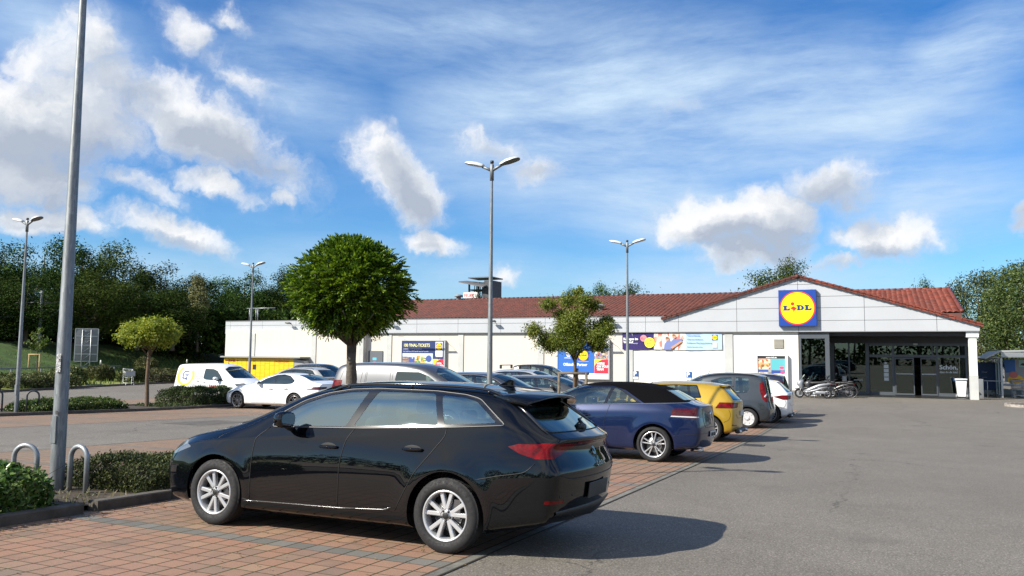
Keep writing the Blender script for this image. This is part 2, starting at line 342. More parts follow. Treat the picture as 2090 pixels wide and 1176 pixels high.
def paver(far=0):
    m=newmat('paver_far' if far else 'paver'); nt=m.node_tree; tc=N(nt,'ShaderNodeTexCoord').outputs['Object']
    wob=N(nt,'ShaderNodeVectorMath'); wob.operation='SCALE'; wob.inputs['Scale'].default_value=.008; nt.links.new(noise(nt,tc,2.5,2,.5,1),wob.inputs[0])
    av=N(nt,'ShaderNodeVectorMath'); av.operation='ADD'; nt.links.new(tc,av.inputs[0]); nt.links.new(wob.outputs[0],av.inputs[1])
    mp=N(nt,'ShaderNodeMapping'); mp.inputs['Location'].default_value=(.045,-.002,0); nt.links.new(av.outputs[0],mp.inputs[0])
    sx=N(nt,'ShaderNodeSeparateXYZ'); nt.links.new(mp.outputs[0],sx.inputs[0])
    def dist(a,per): # distance to nearest joint
        f=mth(nt,'FRACT',mth(nt,'DIVIDE',a,per)); return mth(nt,'MULTIPLY',mth(nt,'MINIMUM',f,mth(nt,'SUBTRACT',1,f)),per)
    P=.2045
    jx=dist(sx.outputs[0],P); jy=dist(sx.outputs[1],P)
    cell=N(nt,'ShaderNodeTexWhiteNoise'); cell.noise_dimensions='2D'
    cv=N(nt,'ShaderNodeCombineXYZ'); nt.links.new(mth(nt,'FLOOR',mth(nt,'DIVIDE',sx.outputs[0],P)),cv.inputs[0]); nt.links.new(mth(nt,'FLOOR',mth(nt,'DIVIDE',sx.outputs[1],P)),cv.inputs[1]); nt.links.new(cv.outputs[0],cell.inputs['Vector'])
    base=ramp(nt,[(0,(.29,.135,.085)),(.3,(.31,.165,.105)),(.55,(.22,.13,.095)),(.8,(.33,.195,.12)),(1,(.175,.11,.09))],cell.outputs['Value'])
    big=noise(nt,tc,.45,5,.6); base=mixc(nt,ramp(nt,[(.38,0),(.68,.7)],big),base,(.20,.16,.12))
    pk=noise(nt,tc,.8,3,.5); base=mixc(nt,ramp(nt,[(.5,0),(.7,.5)],pk),base,(.36,.18,.12))
    # one grey row on every bay line
    fr=mth(nt,'FRACT',mth(nt,'DIVIDE',mth(nt,'SUBTRACT',sx.outputs[1],5.724),2.863))
    gm=mth(nt,'LESS_THAN',fr,P/2.863); base=mixc(nt,gm,base,ramp(nt,[(0,(.105,.112,.108)),(1,(.165,.165,.155))],cell.outputs['Value']))
    fin=noise(nt,tc,110,3,.75); base=mixc(nt,1,base,ramp(nt,[(.2,.55),(.5,1),(.8,1.5)],fin),'MULTIPLY')
    moss=noise(nt,tc,3,5,.6)
    jw=mth(nt,'ADD',.0042,mth(nt,'MULTIPLY',moss,.0060)); 
    # joints along X are tighter than the ones along Y
    k1=mth(nt,'LESS_THAN',jx,mth(nt,'MULTIPLY',jw,1.15)); k2=mth(nt,'LESS_THAN',jy,mth(nt,'MULTIPLY',jw,.72)); j=mth(nt,'MAXIMUM',k1,k2)
    jc=ramp(nt,[(.42,(.028,.02,.014)),(.62,(.05,.058,.018))],moss)
    base=mixc(nt,.6 if far else .22,base,(.215,.165,.12)); c=mixc(nt,j,base,jc); 
    df=ramp(nt,[(.56,0),(.72,.55)],noise(nt,tc,1.7,6,.65)); c=mixc(nt,df,c,(.11,.085,.065))
    p=N(nt,'ShaderNodeBsdfPrincipled'); nt.links.new(c,p.inputs['Base Color']); p.inputs['Roughness'].default_value=.8; p.inputs['Specular IOR Level'].default_value=.3
    h=mth(nt,'ADD',mth(nt,'MULTIPLY',mth(nt,'SUBTRACT',1,j),1.0),mth(nt,'MULTIPLY',fin,.25))
    b=N(nt,'ShaderNodeBump'); b.inputs['Strength'].default_value=.7; b.inputs['Distance'].default_value=.006; nt.links.new(h,b.inputs['Height']); nt.links.new(b.outputs[0],p.inputs['Normal'])
    o=N(nt,'ShaderNodeOutputMaterial'); nt.links.new(p.outputs[0],o.inputs[0]); return m
def leaves(b,pts,size,rnd,up=.35,outward=None,asp=2.2):
    for p in pts:
        n=Vector((rnd.gauss(0,1),rnd.gauss(0,1),rnd.gauss(0,1)+up))
        if outward is not None: n+= (Vector(p)-outward).normalized()*1.1
        n.normalize(); u=n.orthogonal().normalized(); q=rnd.uniform(0,2*PI); w=n.cross(u)
        d=u*math.cos(q)+w*math.sin(q); e=n.cross(d)
        s=size*rnd.uniform(.6,1.3); P=Vector(p); t=s/asp
        b.add([P-d*s*.5,P+e*t*.5+n*t*.14,P+d*s*.5,P-e*t*.5+n*t*.14],[(0,1,2,3)],False)
def hedge(name,x0,x1,y0,y1,h,mat,seed,label,cat='hedge',n=2500,size=.06,group=None,h0=.0,rag=.06,round_=.25):
    rnd=random.Random(seed); b=B()
    # leafy skin and interior of a clipped box shape with a wavy outline
    f=[rnd.uniform(0,6) for _ in range(6)]
    def wob(x,y): return 1+.10*math.sin(x*2.1+f[0])+.08*math.sin(y*2.7+f[1])+.06*math.sin((x+y)*5+f[2])
    pts=[]
    for i in range(n):
        x=rnd.uniform(x0,x1); y=rnd.uniform(y0,y1)
        ex=min(x-x0,x1-x)/max(.01,(x1-x0)/2); ey=min(y-y0,y1-y)/max(.01,(y1-y0)/2)
        hh=h*wob(x,y)*(min(1,ex/round_+.35)**.5)*(min(1,ey/(round_*.6)+.35)**.5)
        r=rnd.random()
        if r<.5: z=hh+rnd.gauss(0,rag*.5)
        elif r<.86:
            z=rnd.uniform(.02,hh)
            if rnd.random()<(y1-y0)/((y1-y0)+(x1-x0)): x=(x0 if rnd.random()<.5 else x1)+rnd.gauss(0,rag*.6)
            else: y=(y0 if rnd.random()<.5 else y1)+rnd.gauss(0,rag*.6)
            z*=rnd.uniform(.8,1)
        else: z=rnd.uniform(0,hh)
        pts.append((x,y,GZ(y)+h0+max(z,.01)))
    leaves(b,pts,size,rnd,up=.5)
    for i in range(int(n/40)):
        x=rnd.uniform(x0+.05,x1-.05); y=rnd.uniform(y0+.05,y1-.05); z=GZ(y)+h0; hh=h*rnd.uniform(.8,1.12)
        b.m=1; b.tube([(x,y,z),(x+rnd.uniform(-.1,.1),y+rnd.uniform(-.1,.1),z+hh*.6),(x+rnd.uniform(-.18,.18),y+rnd.uniform(-.18,.18),z+hh)],[.006,.004,.002],3); b.m=0
    b.m=1; b.cbox(((x0+x1)/2,(y0+y1)/2,GZ((y0+y1)/2)+h0+h*.3),((x1-x0)*.6,(y1-y0)*.75,h*.55)); 
    return b.build(name,[mat,M('twig_dark',(.03,.024,.015),.9)],label=label,cat=cat,group=group)
def setting():
    A=asphalt(); PV=paver(); PF=paver(1)
    b=B(); b.smooth=True; xs=[-3000,-300,-60,-30,-10,0,10,30,60,300,3000]; ys=[-3000,-200]+yl(-60,400)+[3000]
    for y in ys:
        for x in xs: b.v.append((x,y,GZ(y)))
    n=len(xs)
    for j in range(len(ys)-1):
        for i in range(n-1): b.f.append((j*n+i,j*n+i+1,(j+1)*n+i+1,(j+1)*n+i)); b.mi.append(0); b.sm.append(True)
    b.build('ground',A,kind='structure')
    for nm,(x0,x1,y0,y1) in {'bay_paving':(-7.6,-3.17,-7,36.5),'bay_paving_opposite':(-14.15,-9.72,-7,44),'bay_paving_middle':(-24.3,-19.9,-2,44),'bay_paving_far':(-31.6,-27.0,6,44)}.items():
        sheet(nm,x0,x1,y0,y1,.004,PV if nm=='bay_paving' else PF)
    ED=M('edging_concrete',(.15,.145,.125),.9,var=.35,vs=6,bump=.4,bs=90)
    for x in (-3.165,-14.2): sheet('edging_strip',x,x+.085,-7,36.5,.008,ED)
    DJ=M('joint_dirt',(.035,.03,.022),.95)
    sheet('edging_joint',-3.08,-3.062,-7,36.5,.0095,DJ)
    sheet('edging_joint',-3.185,-3.168,-7,36.5,.0105,DJ)
    SO=M('planting_soil',(.05,.038,.026),.95,var=.5,vs=5,bump=.8,bs=30)
    KC=M('kerb_concrete',(.085,.074,.06),.88,var=.4,vs=4,bump=.5,bs=60)
    def kerb(x0,x1,y0,y1,nm='kerb',h=.105,gap=.012,L=1.0):
        b=B(); y=y0; rnd=random.Random(int(x0*10)%97)
        while y<y1-.05:
            e=min(y1,y+L); ym=(y+e)/2; t=slope(ym); dz=rnd.uniform(-.008,.008)
            Mx=Matrix.Translation((0,ym,GZ(ym)))@Matrix.Rotation(t,4,'X')
            b.prism([(x0,-.1),(x1,-.1),(x1,h-.012+dz),(x1-.012,h+dz),(x0+.012,h+dz),(x0,h-.012+dz)],-(e-y)/2+gap/2,(e-y)/2-gap/2,Mx); y=e
        return b.build(nm,KC,kind='structure')
    kerb(-7.72,-7.57,-3,5.96); kerb(-7.73,-7.58,6.12,36); kerb(-9.85,-9.7,-3,36)
    kerb(-24.45,-24.3,4,40); kerb(-27.15,-27.0,4,40)
    sheet('planting_strip',-9.7,-7.72,-3,36,.06,SO); sheet('planting_strip_far',-27.0,-24.45,4,40,.06,SO)
    for x,w in ((-16.9,.012),):
        b=B(); rnd=random.Random(int(x*9)); L=[yl(-7,45)][0]; vs=[]
        for y in L: o=rnd.uniform(-.012,.012); vs+=[(x+o,y,GZ(y)+.003),(x+o+w*rnd.uniform(.5,1.6),y,GZ(y)+.003)]
        b.add(vs,[(2*i,2*i+1,2*i+3,2*i+2) for i in range(len(L)-1)]); b.build('tarmac_seam_marking',DJ,kind='structure')
    PM=M('tarmac_patch',(.095,.085,.072),.88,var=.3,vs=3,bump=.5,bs=90)
    for (x0,x1,y0,y1) in ((-18.7,-17.2,17,19.2),): sheet('tarmac_patch_surface',x0,x1,y0,y1,.0035,PM)
    # road kerb on the far left, meadow, slope and hills
    G1=M('grass_ground',(.19,.215,.045),.9,var=.55,vs=1.2,bump=.6,bs=20); G2=M('bank_grass_ground',(.040,.080,.012),.9,var=.5,vs=.6,bump=.6,bs=9)
    K=[(-36.5,10),(-42.2,27.8),(-44.5,35.7),(-45.3,39),(-47,46),(-50,62),(-53,90)]
    b=B()
    for (a,c) in zip(K,K[1:]):
        d=Vector((c[0]-a[0],c[1]-a[1])).normalized(); nn=Vector((-d.y,d.x))*.15
        b.add([(a[0],a[1],-.05),(c[0],c[1],-.05),(c[0],c[1],.13),(a[0],a[1],.13),(a[0]+nn.x,a[1]+nn.y,-.05),(c[0]+nn.x,c[1]+nn.y,-.05),(c[0]+nn.x,c[1]+nn.y,.13),(a[0]+nn.x,a[1]+nn.y,.13)],[(0,1,2,3),(3,2,6,7),(4,7,6,5)])
    b.build('road_kerb',KC,kind='structure',fixn=True)
    prof=[(.15,.10),(3.5,.16),(7,.25),(11,.35),(15,.9),(19,2.0),(22,2.75),(26,3.1),(60,3.3),(250,3.3)]
    rnd=random.Random(4); b=B(); b.smooth=True
    Kx=[(-20,-30),(-30,0)]+K+[(-57,140),(-60,260)]
    for (kx,ky) in Kx:
        for (d,z) in prof: b.v.append((kx-d*.95,ky+d*.31,z+(rnd.uniform(-.12,.12) if 8<d<40 else 0)))
    m=len(prof)
    for j in range(len(Kx)-1):
        for i in range(m-1): b.f.append((j*m+i,(j+1)*m+i,(j+1)*m+i+1,j*m+i+1)); b.mi.append(1 if i>=2 else 0); b.sm.append(True)
    b.build('grass_bank_terrain',[G1,G2],kind='structure')
    # standing grass tufts near the kerb and on the bank
    gl=leafmat('grass_blades',[(.05,.085,.012),(.12,.17,.03),(.2,.22,.05)],.3)
    b=B(); rnd=random.Random(9)
    def kx(y):
        return I([(k[1],k[0]) for k in Kx],y)
    for i in range(9000):
        y=rnd.uniform(20,75); d=rnd.uniform(.3,20)**1.0; x=kx(y)-d*.95; yy=y+d*.31; z=I(prof,d); s=rnd.uniform(.08,.22)*(1.5 if d<9 else 1); a=rnd.uniform(0,PI); w=.05
        b.add([(x-math.cos(a)*w,yy-math.sin(a)*w,z-.03),(x+math.cos(a)*w,yy+math.sin(a)*w,z-.03),(x+rnd.uniform(-.08,.08),yy,z+s)],[(0,1,2)],False)
    b.build('grass',gl,kind='stuff')
# ================================================================ supermarket
YW=51.35; YF=51.18
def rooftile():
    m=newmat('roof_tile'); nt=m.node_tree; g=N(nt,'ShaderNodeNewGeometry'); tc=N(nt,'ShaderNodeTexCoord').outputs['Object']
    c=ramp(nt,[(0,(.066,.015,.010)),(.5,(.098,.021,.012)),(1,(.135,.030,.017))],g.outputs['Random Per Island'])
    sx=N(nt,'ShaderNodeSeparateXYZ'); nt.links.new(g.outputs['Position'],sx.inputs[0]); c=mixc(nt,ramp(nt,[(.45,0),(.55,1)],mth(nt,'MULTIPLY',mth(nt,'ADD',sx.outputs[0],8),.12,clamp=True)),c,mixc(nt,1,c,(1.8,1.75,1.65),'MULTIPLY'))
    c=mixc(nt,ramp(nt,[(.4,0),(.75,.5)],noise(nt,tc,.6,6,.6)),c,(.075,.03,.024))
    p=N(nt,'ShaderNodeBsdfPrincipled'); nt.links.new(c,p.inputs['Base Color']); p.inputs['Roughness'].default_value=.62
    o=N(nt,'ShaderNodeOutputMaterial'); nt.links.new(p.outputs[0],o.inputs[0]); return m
def tiles(b,o,u,v,nu,nv,keep=None,w=.3,l=.36):
    # rows of single curved tiles: each is an arched strip, its lower edge lifted over the row below
    o=Vector(o);u=Vector(u).normalized();v=Vector(v).normalized();n=u.cross(v)
    for j in range(nv):
        for i in range(nu):
            c=o+u*(i+.5)*w+v*(j+.5)*l
            if keep and not keep(c): continue
            vs=[]
            for (t,lift) in ((0,.045),(1.12,.0)):
                for k,(s,h) in enumerate(((-.5,.0),(-.28,.05),(0,.062),(.28,.03),(.5,.0))):
                    vs.append(o+u*((i+.5+s)*w)+v*((j+t)*l)+n*(h+lift))
            vs+= [vs[k]-n*.035 for k in range(5)]
            b.add(vs,[(0,1,6,5),(1,2,7,6),(2,3,8,7),(3,4,9,8),(10,11,1,0),(11,12,2,1),(12,13,3,2),(13,14,4,3)],True)
def cliptop(poly,f):
    # keep the part of a polygon below z=f(x), f piecewise linear with its apex
    out=poly
    for (x0,z0,x1,z1) in f:
        res=[]
        def ins(p): return p[1]<=z0+(z1-z0)*(p[0]-x0)/(x1-x0)+1e-9
        for i in range(len(out)):
            a=out[i-1];c=out[i]
            ia,ic=ins(a),ins(c)
            if ia!=ic:
                ga=a[1]-(z0+(z1-z0)*(a[0]-x0)/(x1-x0)); gc=c[1]-(z0+(z1-z0)*(c[0]-x0)/(x1-x0)); t=ga/(ga-gc)
                res.append((a[0]+(c[0]-a[0])*t,a[1]+(c[1]-a[1])*t))
            if ic: res.append(c)
        out=res
        if len(out)<3: return []
    return out
def market():
    def plaster(name,col):
        m=newmat(name); nt=m.node_tree; tc=N(nt,'ShaderNodeTexCoord').outputs['Object']; mp=N(nt,'ShaderNodeMapping'); mp.inputs['Scale'].default_value=(2.2,2.2,.12); nt.links.new(tc,mp.inputs[0])
        st=ramp(nt,[(.5,0),(.78,.28)],noise(nt,mp.outputs[0],1.6,7,.65)); bl=ramp(nt,[(.35,.0),(.75,.22)],noise(nt,tc,.5,6,.6))
        c=mixc(nt,st,col,tuple(k*.62 for k in col)); c=mixc(nt,bl,c,tuple(k*.80 for k in col)); sx=N(nt,'ShaderNodeSeparateXYZ'); nt.links.new(tc,sx.inputs[0]); lo=ramp(nt,[(.0,.4),(.25,0)],mth(nt,'ADD',mth(nt,'MULTIPLY',sx.outputs[2],.35),mth(nt,'MULTIPLY',noise(nt,tc,3,5,.6),.12))); c=mixc(nt,lo,c,tuple(k*.5 for k in col))
        p=N(nt,'ShaderNodeBsdfPrincipled'); nt.links.new(c,p.inputs['Base Color']); p.inputs['Roughness'].default_value=.9; b=N(nt,'ShaderNodeBump'); b.inputs['Strength'].default_value=.2; b.inputs['Distance'].default_value=.01; nt.links.new(noise(nt,tc,50,3),b.inputs['Height']); nt.links.new(b.outputs[0],p.inputs['Normal']); o=N(nt,'ShaderNodeOutputMaterial'); nt.links.new(p.outputs[0],o.inputs[0]); MATS[name]=m; return m
    plaster('plaster_cream',(.62,.572,.505)); plaster('plaster_white',(.76,.73,.67))
    PL=M('plaster_cream',(.68,.61,.51),.9,var=.06,vs=.8,bump=.15,bs=60); PW=M('plaster_white',(.74,.71,.65),.9,var=.04,vs=.8,bump=.12,bs=60)
    PI_=M('pilaster_concrete',(.46,.465,.45),.8,var=.1,vs=1.2); FP=M('fascia_panel',(.44,.455,.48),.34,var=.05,vs=.35,metal=.0); DK=M('dark_metal',(.035,.04,.047),.4); JT=M('joint_dark',(.05,.05,.055),.7)
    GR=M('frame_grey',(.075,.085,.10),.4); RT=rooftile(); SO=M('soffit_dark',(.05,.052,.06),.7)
    root=empty('supermarket_building',(-22,55,0),label='long low supermarket with white plaster walls, red tile roof and a gabled entrance',cat='building')
    inv=Matrix.Translation((22,-55,0))
    def bd(b,name,mats,parent=root,**k):
        o=b.build(name,mats,parent=parent,**k)
        if parent is root: o.location=(22,-55,0)
        return o
    b=B(); b.box((-49.0,YW-.42,0),(-35.35,69,4.05)); b.box((-35.35,YW,0),(-14.75,69.01,4.0)); bd(b,'wall',PL)
    b=B(); b.box((-14.75,YW+.003,0),(-4.36,69.02,3.95)); bd(b,'entrance_wall',PW)
    b=B(); b.box((-4.36,54.75,0),(-2.8,69.03,3.9)); bd(b,'entrance_wall',PW)
    b=B(); b.box((4.98,54.6,0),(5.12,69.03,3.9)); bd(b,'side_wall',PW)
    b=B(); b.box((-49.04,YW-.47,0),(-35.36,YW-.421,.28)); b.box((-35.3,YW-.05,0),(-4.37,YW-.001,.28)); bd(b,'plinth',M('plinth_grey',(.2,.2,.2),.85,var=.2))
    for (x0,x1,dy) in ((-46.25,-45.85,-.42),(-40.2,-39.76,-.42),(-35.75,-35.34,-.42),(-33.55,-33.12,0),(-27.48,-27.06,0),(-21.32,-20.86,0),(-15.0,-14.58,0),(-8.71,-8.21,0)):
        b=B(); b.box((x0,YW+dy-.06,0),(x1,YW+dy+.1,3.8)); bd(b,'pilaster',PI_)
    # fascia: metal panels with open joints in front of a dark backing
    AP=(-4.33,7.06); roofl=[(-12.6,4.60,AP[0],AP[1]),(AP[0],AP[1],5.25,4.08)]
    back=B(); back.box((-49.25,YF+.055,3.795),(-35.9,69.2,4.79)); back.box((-35.9,YF+.055,3.795),(-12.45,YF+.5,4.79))
    back.prism([(-12.45,3.795),(5.12,3.795),(5.12,4.06),(-4.33,6.95),(-12.45,4.58)],YF+.055,YF+.4)
    bd(back,'fascia_backing',JT)
    XJ=[-49.3,-48.78,-45.41,-42.0,-38.2,-34.3,-30.88,-27.45,-24.06,-20.7,-17.2,-13.69,-11.55,-7.92,-4.32,-.67,3.05,5.15]
    pb=B(); g=.022
    for x0,x1 in zip(XJ,XJ[1:]):
        rows=[3.8,4.44,4.8] if x1<-12 else [3.8,4.44,5.2,5.88,6.62,7.3]
        if x0==-13.69: rows=[3.8,4.44,4.8]
        for z0,z1 in zip(rows,rows[1:]):
            p=[(x0+g/2,z0+(g/2 if z0>3.8 else 0)),(x1-g/2,z0+(g/2 if z0>3.8 else 0)),(x1-g/2,z1-g/2),(x0+g/2,z1-g/2)]
            if x0>=-12: p=cliptop(p,roofl)
            if len(p)>=3: pb.prism(p,YF,YF+.05)
    bd(pb,'fascia',FP)
    b=B(); b.box((-49.27,YF-.03,4.79),(-12.4,YF+.3,4.83)); b.box((-49.28,YF-.02,3.76),(5.13,YF+.09,3.794)); bd(b,'trim',M('trim_metal',(.22,.22,.23),.5))
    b=B(); b.box((-49.2,YF+.3,4.70),(-37.6,69,4.76)); bd(b,'flat_roof',M('roof_gravel',(.25,.24,.22),.95,var=.2))
    # tiled roofs
    rb=B(); zt=lambda y:4.84+(y-51.45)*.231
    dv=Vector((0,1,.231)).normalized(); nv=int(8.6*1.03/.36)
    tiles(rb,(-37.5,51.4,4.84),(1,0,0),dv,139,nv,keep=lambda c: not (c.x>-11.6 and c.y<60 and c.z<7.2-.31*abs(c.x+4.33)-.25))
    gl=Vector((8.27,0,2.46)).normalized() # left gable slope upward to the right
    LG=Vector((-12.6,YF-.16,4.62)); n1=int((8.27**2+2.46**2)**.5/.36)+1
    # left slope: u along Y (depth), v up the slope
    tiles(rb,(-12.62,YF-.2+9.9,4.62),(0,-1,0),gl,33,n1,keep=lambda c: c.x<-4.3 and (c.z>zt(c.y)-.25))
    gr=Vector((-9.58,0,2.98)).normalized(); n2=int((9.58**2+2.98**2)**.5/.36)+1
    tiles(rb,(5.27,YF-.2,4.10),(0,1,0),gr,36,n2,keep=lambda c: c.x>-4.36 and (c.z>zt(c.y)-.25 or c.x>4.25))
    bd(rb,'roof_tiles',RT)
    # closed roof bodies under the tiles
    b=B(); b.add([(-37.5,51.35,4.78),(4.3,51.35,4.78),(4.3,60.1,6.79),(-37.5,60.1,6.79),(-37.5,69,4.7),(4.3,69,4.7),(-37.5,51.35,4.5),(4.3,51.35,4.5),(4.3,69,4.5),(-37.5,69,4.5)],[(0,1,2,3),(3,2,5,4),(6,7,1,0),(7,8,5,2,1),(9,6,0,3,4)])
    b.add([(-12.6,YF-.1,4.56),(-4.33,YF-.1,7.02),(5.25,YF-.1,4.04),(-12.6,61,4.56),(-4.33,61,7.02),(5.25,61,4.04),(-4.33,61,4.3),(-4.33,YF+.45,4.3)],[(0,1,4,3),(1,2,5,4),(3,4,5)])
    bd(b,'roof_deck',M('roof_deck',(.12,.05,.04),.8))
    # verge boards and ridge caps
    b=B()
    for (xa,za,xb,zb) in ((-12.62,4.60,-4.33,7.08),(-4.33,7.08,5.27,4.08)):
        d=Vector((xb-xa,0,zb-za)); n=int(d.length/.34)
        for i in range(n):
            p=Vector((xa,YF-.17,za))+d*(i/n); q=Vector((xa,YF-.17,za))+d*((i+1.06)/n); up=Vector((-d.z,0,d.x)).normalized(); lo=.0 if xb<0 else .0
            if up.z<0: up=-up
            li=.03 if xb<0 else .03
            a0,a1=(0,li) if xb<0 else (li,0)
            vs=[]
            for (P,L_) in ((p,a0 if xb<0 else 0.03),(q,.0 if xb>0 else .03)):
                vs+=[P+up*(-.075+L_),P+up*(.12+L_),P+Vector((0,.34,0))+up*(.12+L_)]
            b.add(vs,[(0,3,4,1),(1,4,5,2),(0,1,2),(3,5,4)],False)
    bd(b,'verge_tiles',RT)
    b=B()
    for i in range(108): x=-37.5+i*.387; b.tube([(x,60.1,6.82),(x+.42,60.1,6.84)],[.11,.125],8)
    for i in range(24): y=YF-.22+i*.4; b.tube([(-4.33,y,7.10),(-4.33,y+.43,7.08)],[.13,.115],8)
    for i in range(25): t=i/25; b.tube([(4.32,51.3+8.8*t,4.90+1.98*t),(4.32,51.3+8.8*(t+.045),4.92+1.98*(t+.045))],[.12,.11],6)
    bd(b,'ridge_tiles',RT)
    # entrance
    b=B(); b.box((-4.36,YF+.5,3.55),(5.12,54.9,3.79)); b.box((-2.72,54.42,3.16),(4.98,54.7,3.56)); bd(b,'soffit',SO)
    fr=B()
    def vb(x,w,z0,z1,y=54.46,d=.12): fr.box((x-w/2,y,z0),(x+w/2,y+d,z1))
    for x,w in ((-2.62,.2),(-1.66,.09),(-.62,.2),(.82,.14),(2.95,.07),(3.2,.09),(4.72,.1),(4.95,.2)): vb(x,w,0,3.18)
    fr.box((-.5,54.45,2.30),(4.86,54.6,2.46)); fr.box((-.5,54.44,3.0),(4.86,54.6,3.17)); fr.box((-2.5,54.45,.02),(-.7,54.6,.16)); fr.box((3.2,54.45,.02),(4.86,54.6,.2)); fr.box((-.5,54.45,.02),(.75,54.6,.2))
    bd(fr,'window_frame',GR); fr=B()
    fr.box((-4.33,YW-.03,0),(-4.2,YW+.12,3.7)); fr.box((-4.2,YW-.028,3.38),(-2.72,YW+.11,3.7)); fr.box((-2.86,YW-.035,0),(-2.62,YW+.2,3.72)); fr.box((-4.2,YW-.02,0),(-2.86,YW+.1,.18))
    bd(fr,'window_frame',GR)
    GL=glassmat('shop_glass',(.30,.34,.32),.035)
    for (x0,x1,z0,z1,y) in ((-4.2,-2.86,.18,3.38,YW+.04),(-2.52,-1.7,.16,3.17,54.52),(-1.61,-.72,.16,3.17,54.52),(-.5,4.8,2.46,3.0,54.52),(-.5,.75,.2,2.3,54.52),(3.22,4.67,.2,2.3,54.52)):
        b=B(); b.box((x0,y,z0),(x1,y+.012,z1)); bd(b,'window_pane',GL)
    b=B(); b.box((-2.74,YW+.2,.05),(-2.72,54.4,3.5)); bd(b,'window_pane',GL)
    for (x0,x1) in ((.9,1.95),(2.30,3.17)):
        f=B(); 
        for (a,c,e,h) in ((x0,x0+.05,.05,2.28),(x1-.05,x1,.05,2.28),(x0+.05,x1-.05,.05,.14),(x0+.05,x1-.05,2.2,2.28)): f.box((a,54.40,e),(c,54.44,h))
        f=bd(f,'sliding_door',GR); p=B(); p.box((x0+.05,54.41,.14),(x1-.05,54.425,2.2)); p.build('door_pane',GL,parent=f)
        p=B(); p.box((x0+.06,54.404,1.28),(x1-.06,54.409,1.34)); p.build('door_sticker_band',M('band_white',(.5,.5,.52),.6),parent=f)
    # interior
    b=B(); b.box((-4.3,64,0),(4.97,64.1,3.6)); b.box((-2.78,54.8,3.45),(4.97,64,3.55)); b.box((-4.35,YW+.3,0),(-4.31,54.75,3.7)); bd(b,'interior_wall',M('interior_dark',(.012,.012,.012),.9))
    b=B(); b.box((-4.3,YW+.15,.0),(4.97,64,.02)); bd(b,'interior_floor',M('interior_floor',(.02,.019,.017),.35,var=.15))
    SH=M('shelf_goods',(.05,.045,.038),.8,var=.6,vs=6)
    for (x0,x1,y0,y1,h) in ((-2.3,-.9,58,59,1.9),(-.2,1.0,60,61,1.7),(1.8,3.2,61,62,1.8),(-4.1,-3.0,52.5,53.8,1.1),(3.6,4.8,58,60,1.9)):
        b=B(); b.box((x0,y0,.02),(x1,y1,.1)); b.box((x0,y0+.45,.1),(x1,y0+.55,h))
        z=.1
        while z<h-.2: b.box((x0,y0+.05,z),(x1,y0+.45,z+.04)); z+=.4
        z=.14
        rnd=random.Random(int(x0*7))
        while z<h-.25:
            x=x0+.05
            while x<x1-.15: w=rnd.uniform(.08,.2); b.box((x,y0+.1,z),(x+w*.9,y0+.4,z+rnd.uniform(.15,.3))); x+=w
            z+=.4
        bd(b,'interior_shelf',SH)
    LT=M('tube_light',(1,.95,.8),.5,emit=(1,.93,.78),es=2.2)
    for (x0,x1,y,z) in ((-3.9,-1.6,56.4,3.30),(-3.4,-1.3,57.6,3.30),(-.55,.6,59,3.36),(.8,1.5,59,3.36),(1.75,2.8,59,3.36)):
        b=B(); b.box((x0,y,z),(x1,y+.06,z+.05)); bd(b,'tube_light',LT)
    for x,y in ((3.3,56),(3.6,55.6),(3.1,57)): b=B(); b.lathe([(.0,0),(.035,0),(.035,.03)],10,Matrix.Translation((x,y,3.42))@Matrix.Rotation(PI/2,4,'X')); bd(b,'spot_light',LT)
    # corner column
    b=B(); b.box((4.60,YF+.18,1.33),(4.98,YF+.58,3.45)); b.box((4.48,YF+.10,3.45),(5.09,YF+.68,3.76)); b.m=1; b.box((4.585,YF+.165,0),(4.995,YF+.595,1.33)); bd(b,'column',[M('column_white',(.78,.79,.74),.8,var=.06),PI_])
    b=B(); b.bbox((2.05,54.38,3.1),(.25,.14,.12),.02); bd(b,'door_sensor',M('sensor_grey',(.4,.4,.42),.5)) 
    WS=M('sticker_white',(.62,.65,.66),.7); WT=M('letter_white',(.68,.7,.72),.6)
    for (x,z,w,h) in ((-.05+.45,1.95,.13,.1),(.42,1.74,.26,.22),(.42,1.49,.26,.2),(.42,1.24,.26,.22),(.42,.98,.26,.2),(-1.95,.95,.24,.34)):
        b=B(); b.box((x-w/2,54.43,z-h/2),(x+w/2,54.436,z+h/2)); bd(b,'door_sticker',WS)
    o=text('Schön,',.36,WT,root,name='window_lettering',bold=.008); o.location=(3.3+22,54.42-55,1.62)
    o=text('dass du da bist!',.155,WT,root,name='window_lettering',bold=.003); o.location=(3.3+22,54.42-55,1.40)
    b=B(); b.box((3.98,54.43,.92),(4.5,54.437,1.12)); bd(b,'window_sticker',M('sticker_blue',(.06,.2,.42),.6))
    b=B(); b.box((-1.42,54.43,.87),(-.9,54.436,.91)); bd(b,'window_sticker_line',WS)
    # steel door, vent, roof fittings
    b=B(); b.box((-35.15,YW-.07,.05),(-33.88,YW-.004,2.45)); d=bd(b,'service_door',M('door_grey',(.11,.12,.135),.5))
    b=B(); b.box((-34.75,YW-.078,1.75),(-34.4,YW-.0705,1.95)); b.build('door_notice',M('notice_blue',(.1,.45,.65),.6),parent=d)
    b=B(); b.box((-34.68,YW-.078,1.38),(-34.44,YW-.0705,1.68)); b.build('door_sign',M('notice_red',(.6,.05,.06),.6),parent=d)
    b=B(); b.box((-5.76,YW-.05,2.79),(-5.2,YW-.003,3.35)); 
    for i in range(7): b.box((-5.74,YW-.075,2.82+i*.075),(-5.22,YW-.045,2.86+i*.075))
    bd(b,'wall_vent',M('vent_beige',(.36,.34,.29),.6))
